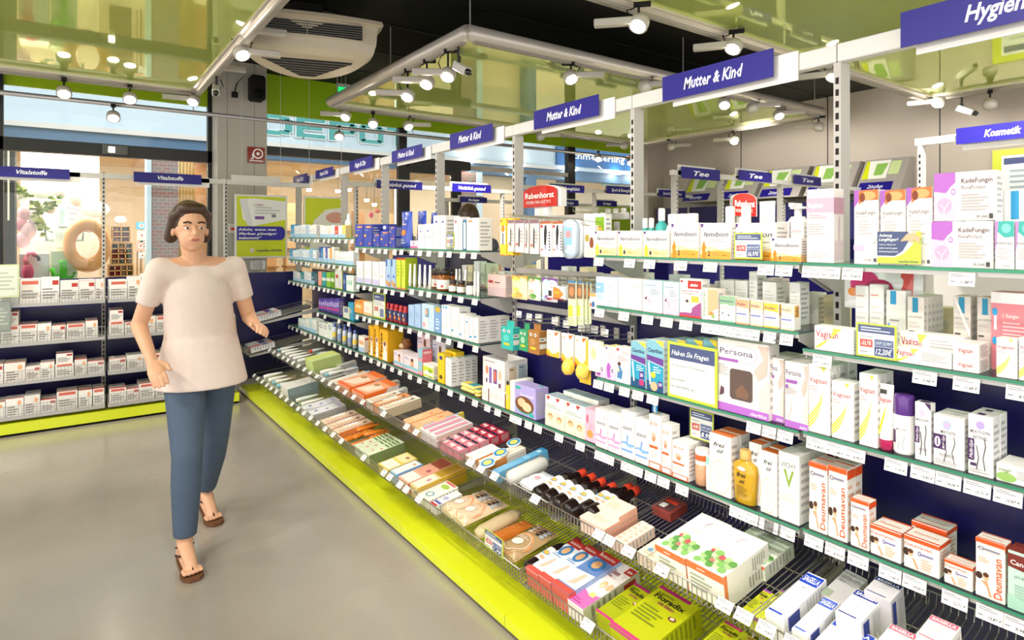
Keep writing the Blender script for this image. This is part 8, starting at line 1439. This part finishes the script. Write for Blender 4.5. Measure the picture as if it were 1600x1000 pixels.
    seg(m, P0 + Vector((0, 0, -.15 if female else -.02)), P0 + Vector((0, 0, .08)), .215 if female else .165, .165, K, 22, False, False, .86); seg(m, P0 + Vector((0, 0, .08)), CH, .164, .15, K, 22, False, True, .8); seg(m, CH, NK - Vector((0, 0, .035)), .135, .07, K, 20, True, False, .78)
    for s in 'lr':
        E = g('sh' + s).lerp(g('elb' + s), .62); seg(m, CH + Vector((0, 0, .1)), g('sh' + s), .075, .058, K); seg(m, g('sh' + s), E, .058, .052, K, 16, True, False)
    fuse(m, 'shirt', e, .0075, 12)
    m = MB(); seg(m, P0 + Vector((0, 0, .09)), P0 - Vector((0, 0, .03)), .138, .145, legs, 20, False, True, .8)
    for s in 'lr':
        seg(m, P0 + (g('hip' + s) - P0) * .9, g('knee' + s), .098, .067, legs, 18); seg(m, g('knee' + s), g('calf' + s), .066, .064, legs, 18); seg(m, g('calf' + s), g('calf' + s).lerp(g('ank' + s), .86), .064, .05, legs, 18, True, False)
    fuse(m, 'jeans', e, .007, 6)
    for s in 'lr':
        A, T = g('ank' + s), g('toe' + s); D = (T - A); D.z = 0; D.normalize(); X_ = Vector((-D.y, D.x, 0)); h = A - D * .06; zz = T.z - .028; zh = A.z - .09
        m = MB(); ou = [(-.0, -.026), (.06, -.03), (.14, -.034), (.19, -.046), (.235, -.042), (.262, -.018), (.262, .018), (.235, .042), (.19, .046), (.14, .034), (.06, .03), (0, .026)]; n = len(ou)
        vs = []
        for dz in (0, .014):
            for u_, v_ in ou: t_ = u_ / .262; q = h + D * u_ + X_ * v_; q.z = zh + (zz - zh) * min(1, t_ * 1.25) + dz; vs.append(q)
        m.add(vs, [tuple(reversed(range(n))), tuple(range(n, 2 * n))] + [(k, (k + 1) % n, n + (k + 1) % n, n + k) for k in range(n)], '#6a4630', 'matte'); sd = m.build('sandal', e)
        m = MB(); b = T - D * .01; b.z = T.z + .004; c = T - D * .085; c.z = (A.z - .09 + T.z) / 2 + .056
        m.tube([b, T - D * .045 + Vector((0, 0, .03)), c], .005, 6, '#4a2e1e', 'matte')
        for sx in (-1, 1): q = A + X_ * sx * .036 - D * .01; q.z = A.z - .05; m.tube([c, c.lerp(q, .6) + X_ * sx * .012, q], .005, 6, '#4a2e1e', 'matte')
        m.tube([A + X_ * .037 + Vector((0, 0, -.01)), A - D * .04 + Vector((0, 0, -.005)), A - X_ * .037 + Vector((0, 0, -.01)), A + D * .037 + Vector((0, 0, 0))], .004, 6, '#4a2e1e', 'matte', closed=True); m.build('sandal_strap', sd)
    return e
# walking towards the viewer: right foot in front (left in the picture)
J = dict(pel=(0, 0, .93), chest=(-.02, -.02, 1.2), neck=(-.035, -.03, 1.4), head=(-.06, -.05, 1.535),
         hipr=(-.085, -.01, .87), kneer=(-.1, -.17, .5), calfr=(-.105, -.17, .36), ankr=(-.108, -.16, .092), toer=(-.112, -.335, .03),
         hipl=(.085, .01, .87), kneel=(.09, .1, .48), calfl=(.095, .17, .36), ankl=(.1, .33, .125), toel=(.105, .165, .03),
         shr=(-.185, -.02, 1.345), elbr=(-.255, .06, 1.08), wrir=(-.235, -.13, .94), hdr=(.05, -.8, -.45), thr=(.8, 0, .3),
         shl=(.145, -.02, 1.345), elbl=(.225, .0, 1.085), wril=(.2, -.2, 1.06), hdl=(-.05, -.95, .05), thl=(-.8, 0, .5))
person((.53, 3.34, 0), .08, 1.0, 'woman in pale top, blue jeans and sandals walking along the aisle', 'knit_top', 'denim', J)
J2 = dict(J); J2.update(kneer=(-.09, -.02, .5), calfr=(-.09, 0, .36), ankr=(-.09, .02, .092), toer=(-.095, -.16, .03), kneel=(.09, -.02, .5), calfl=(.09, 0, .36), ankl=(.09, .02, .092), toel=(.1, -.16, .03), chest=(0, 0, 1.2), neck=(0, -.01, 1.4), head=(0, -.03, 1.535), shl=(.18, 0, 1.345), shr=(-.18, 0, 1.345), elbl=(.24, .04, 1.08), elbr=(-.24, .04, 1.08), wril=(.23, -.05, .85), wrir=(-.23, -.05, .85), hdl=(0, -.2, -1), hdr=(0, -.2, -1), thl=(-.5, -.5, 0), thr=(.5, -.5, 0))
person((2.72, 4.4, 0), 2.6, 1.06, 'brown haired person standing behind the long shelf, only head showing', 'dark_shirt', 'denim', J2, female=False)
finish_labels()
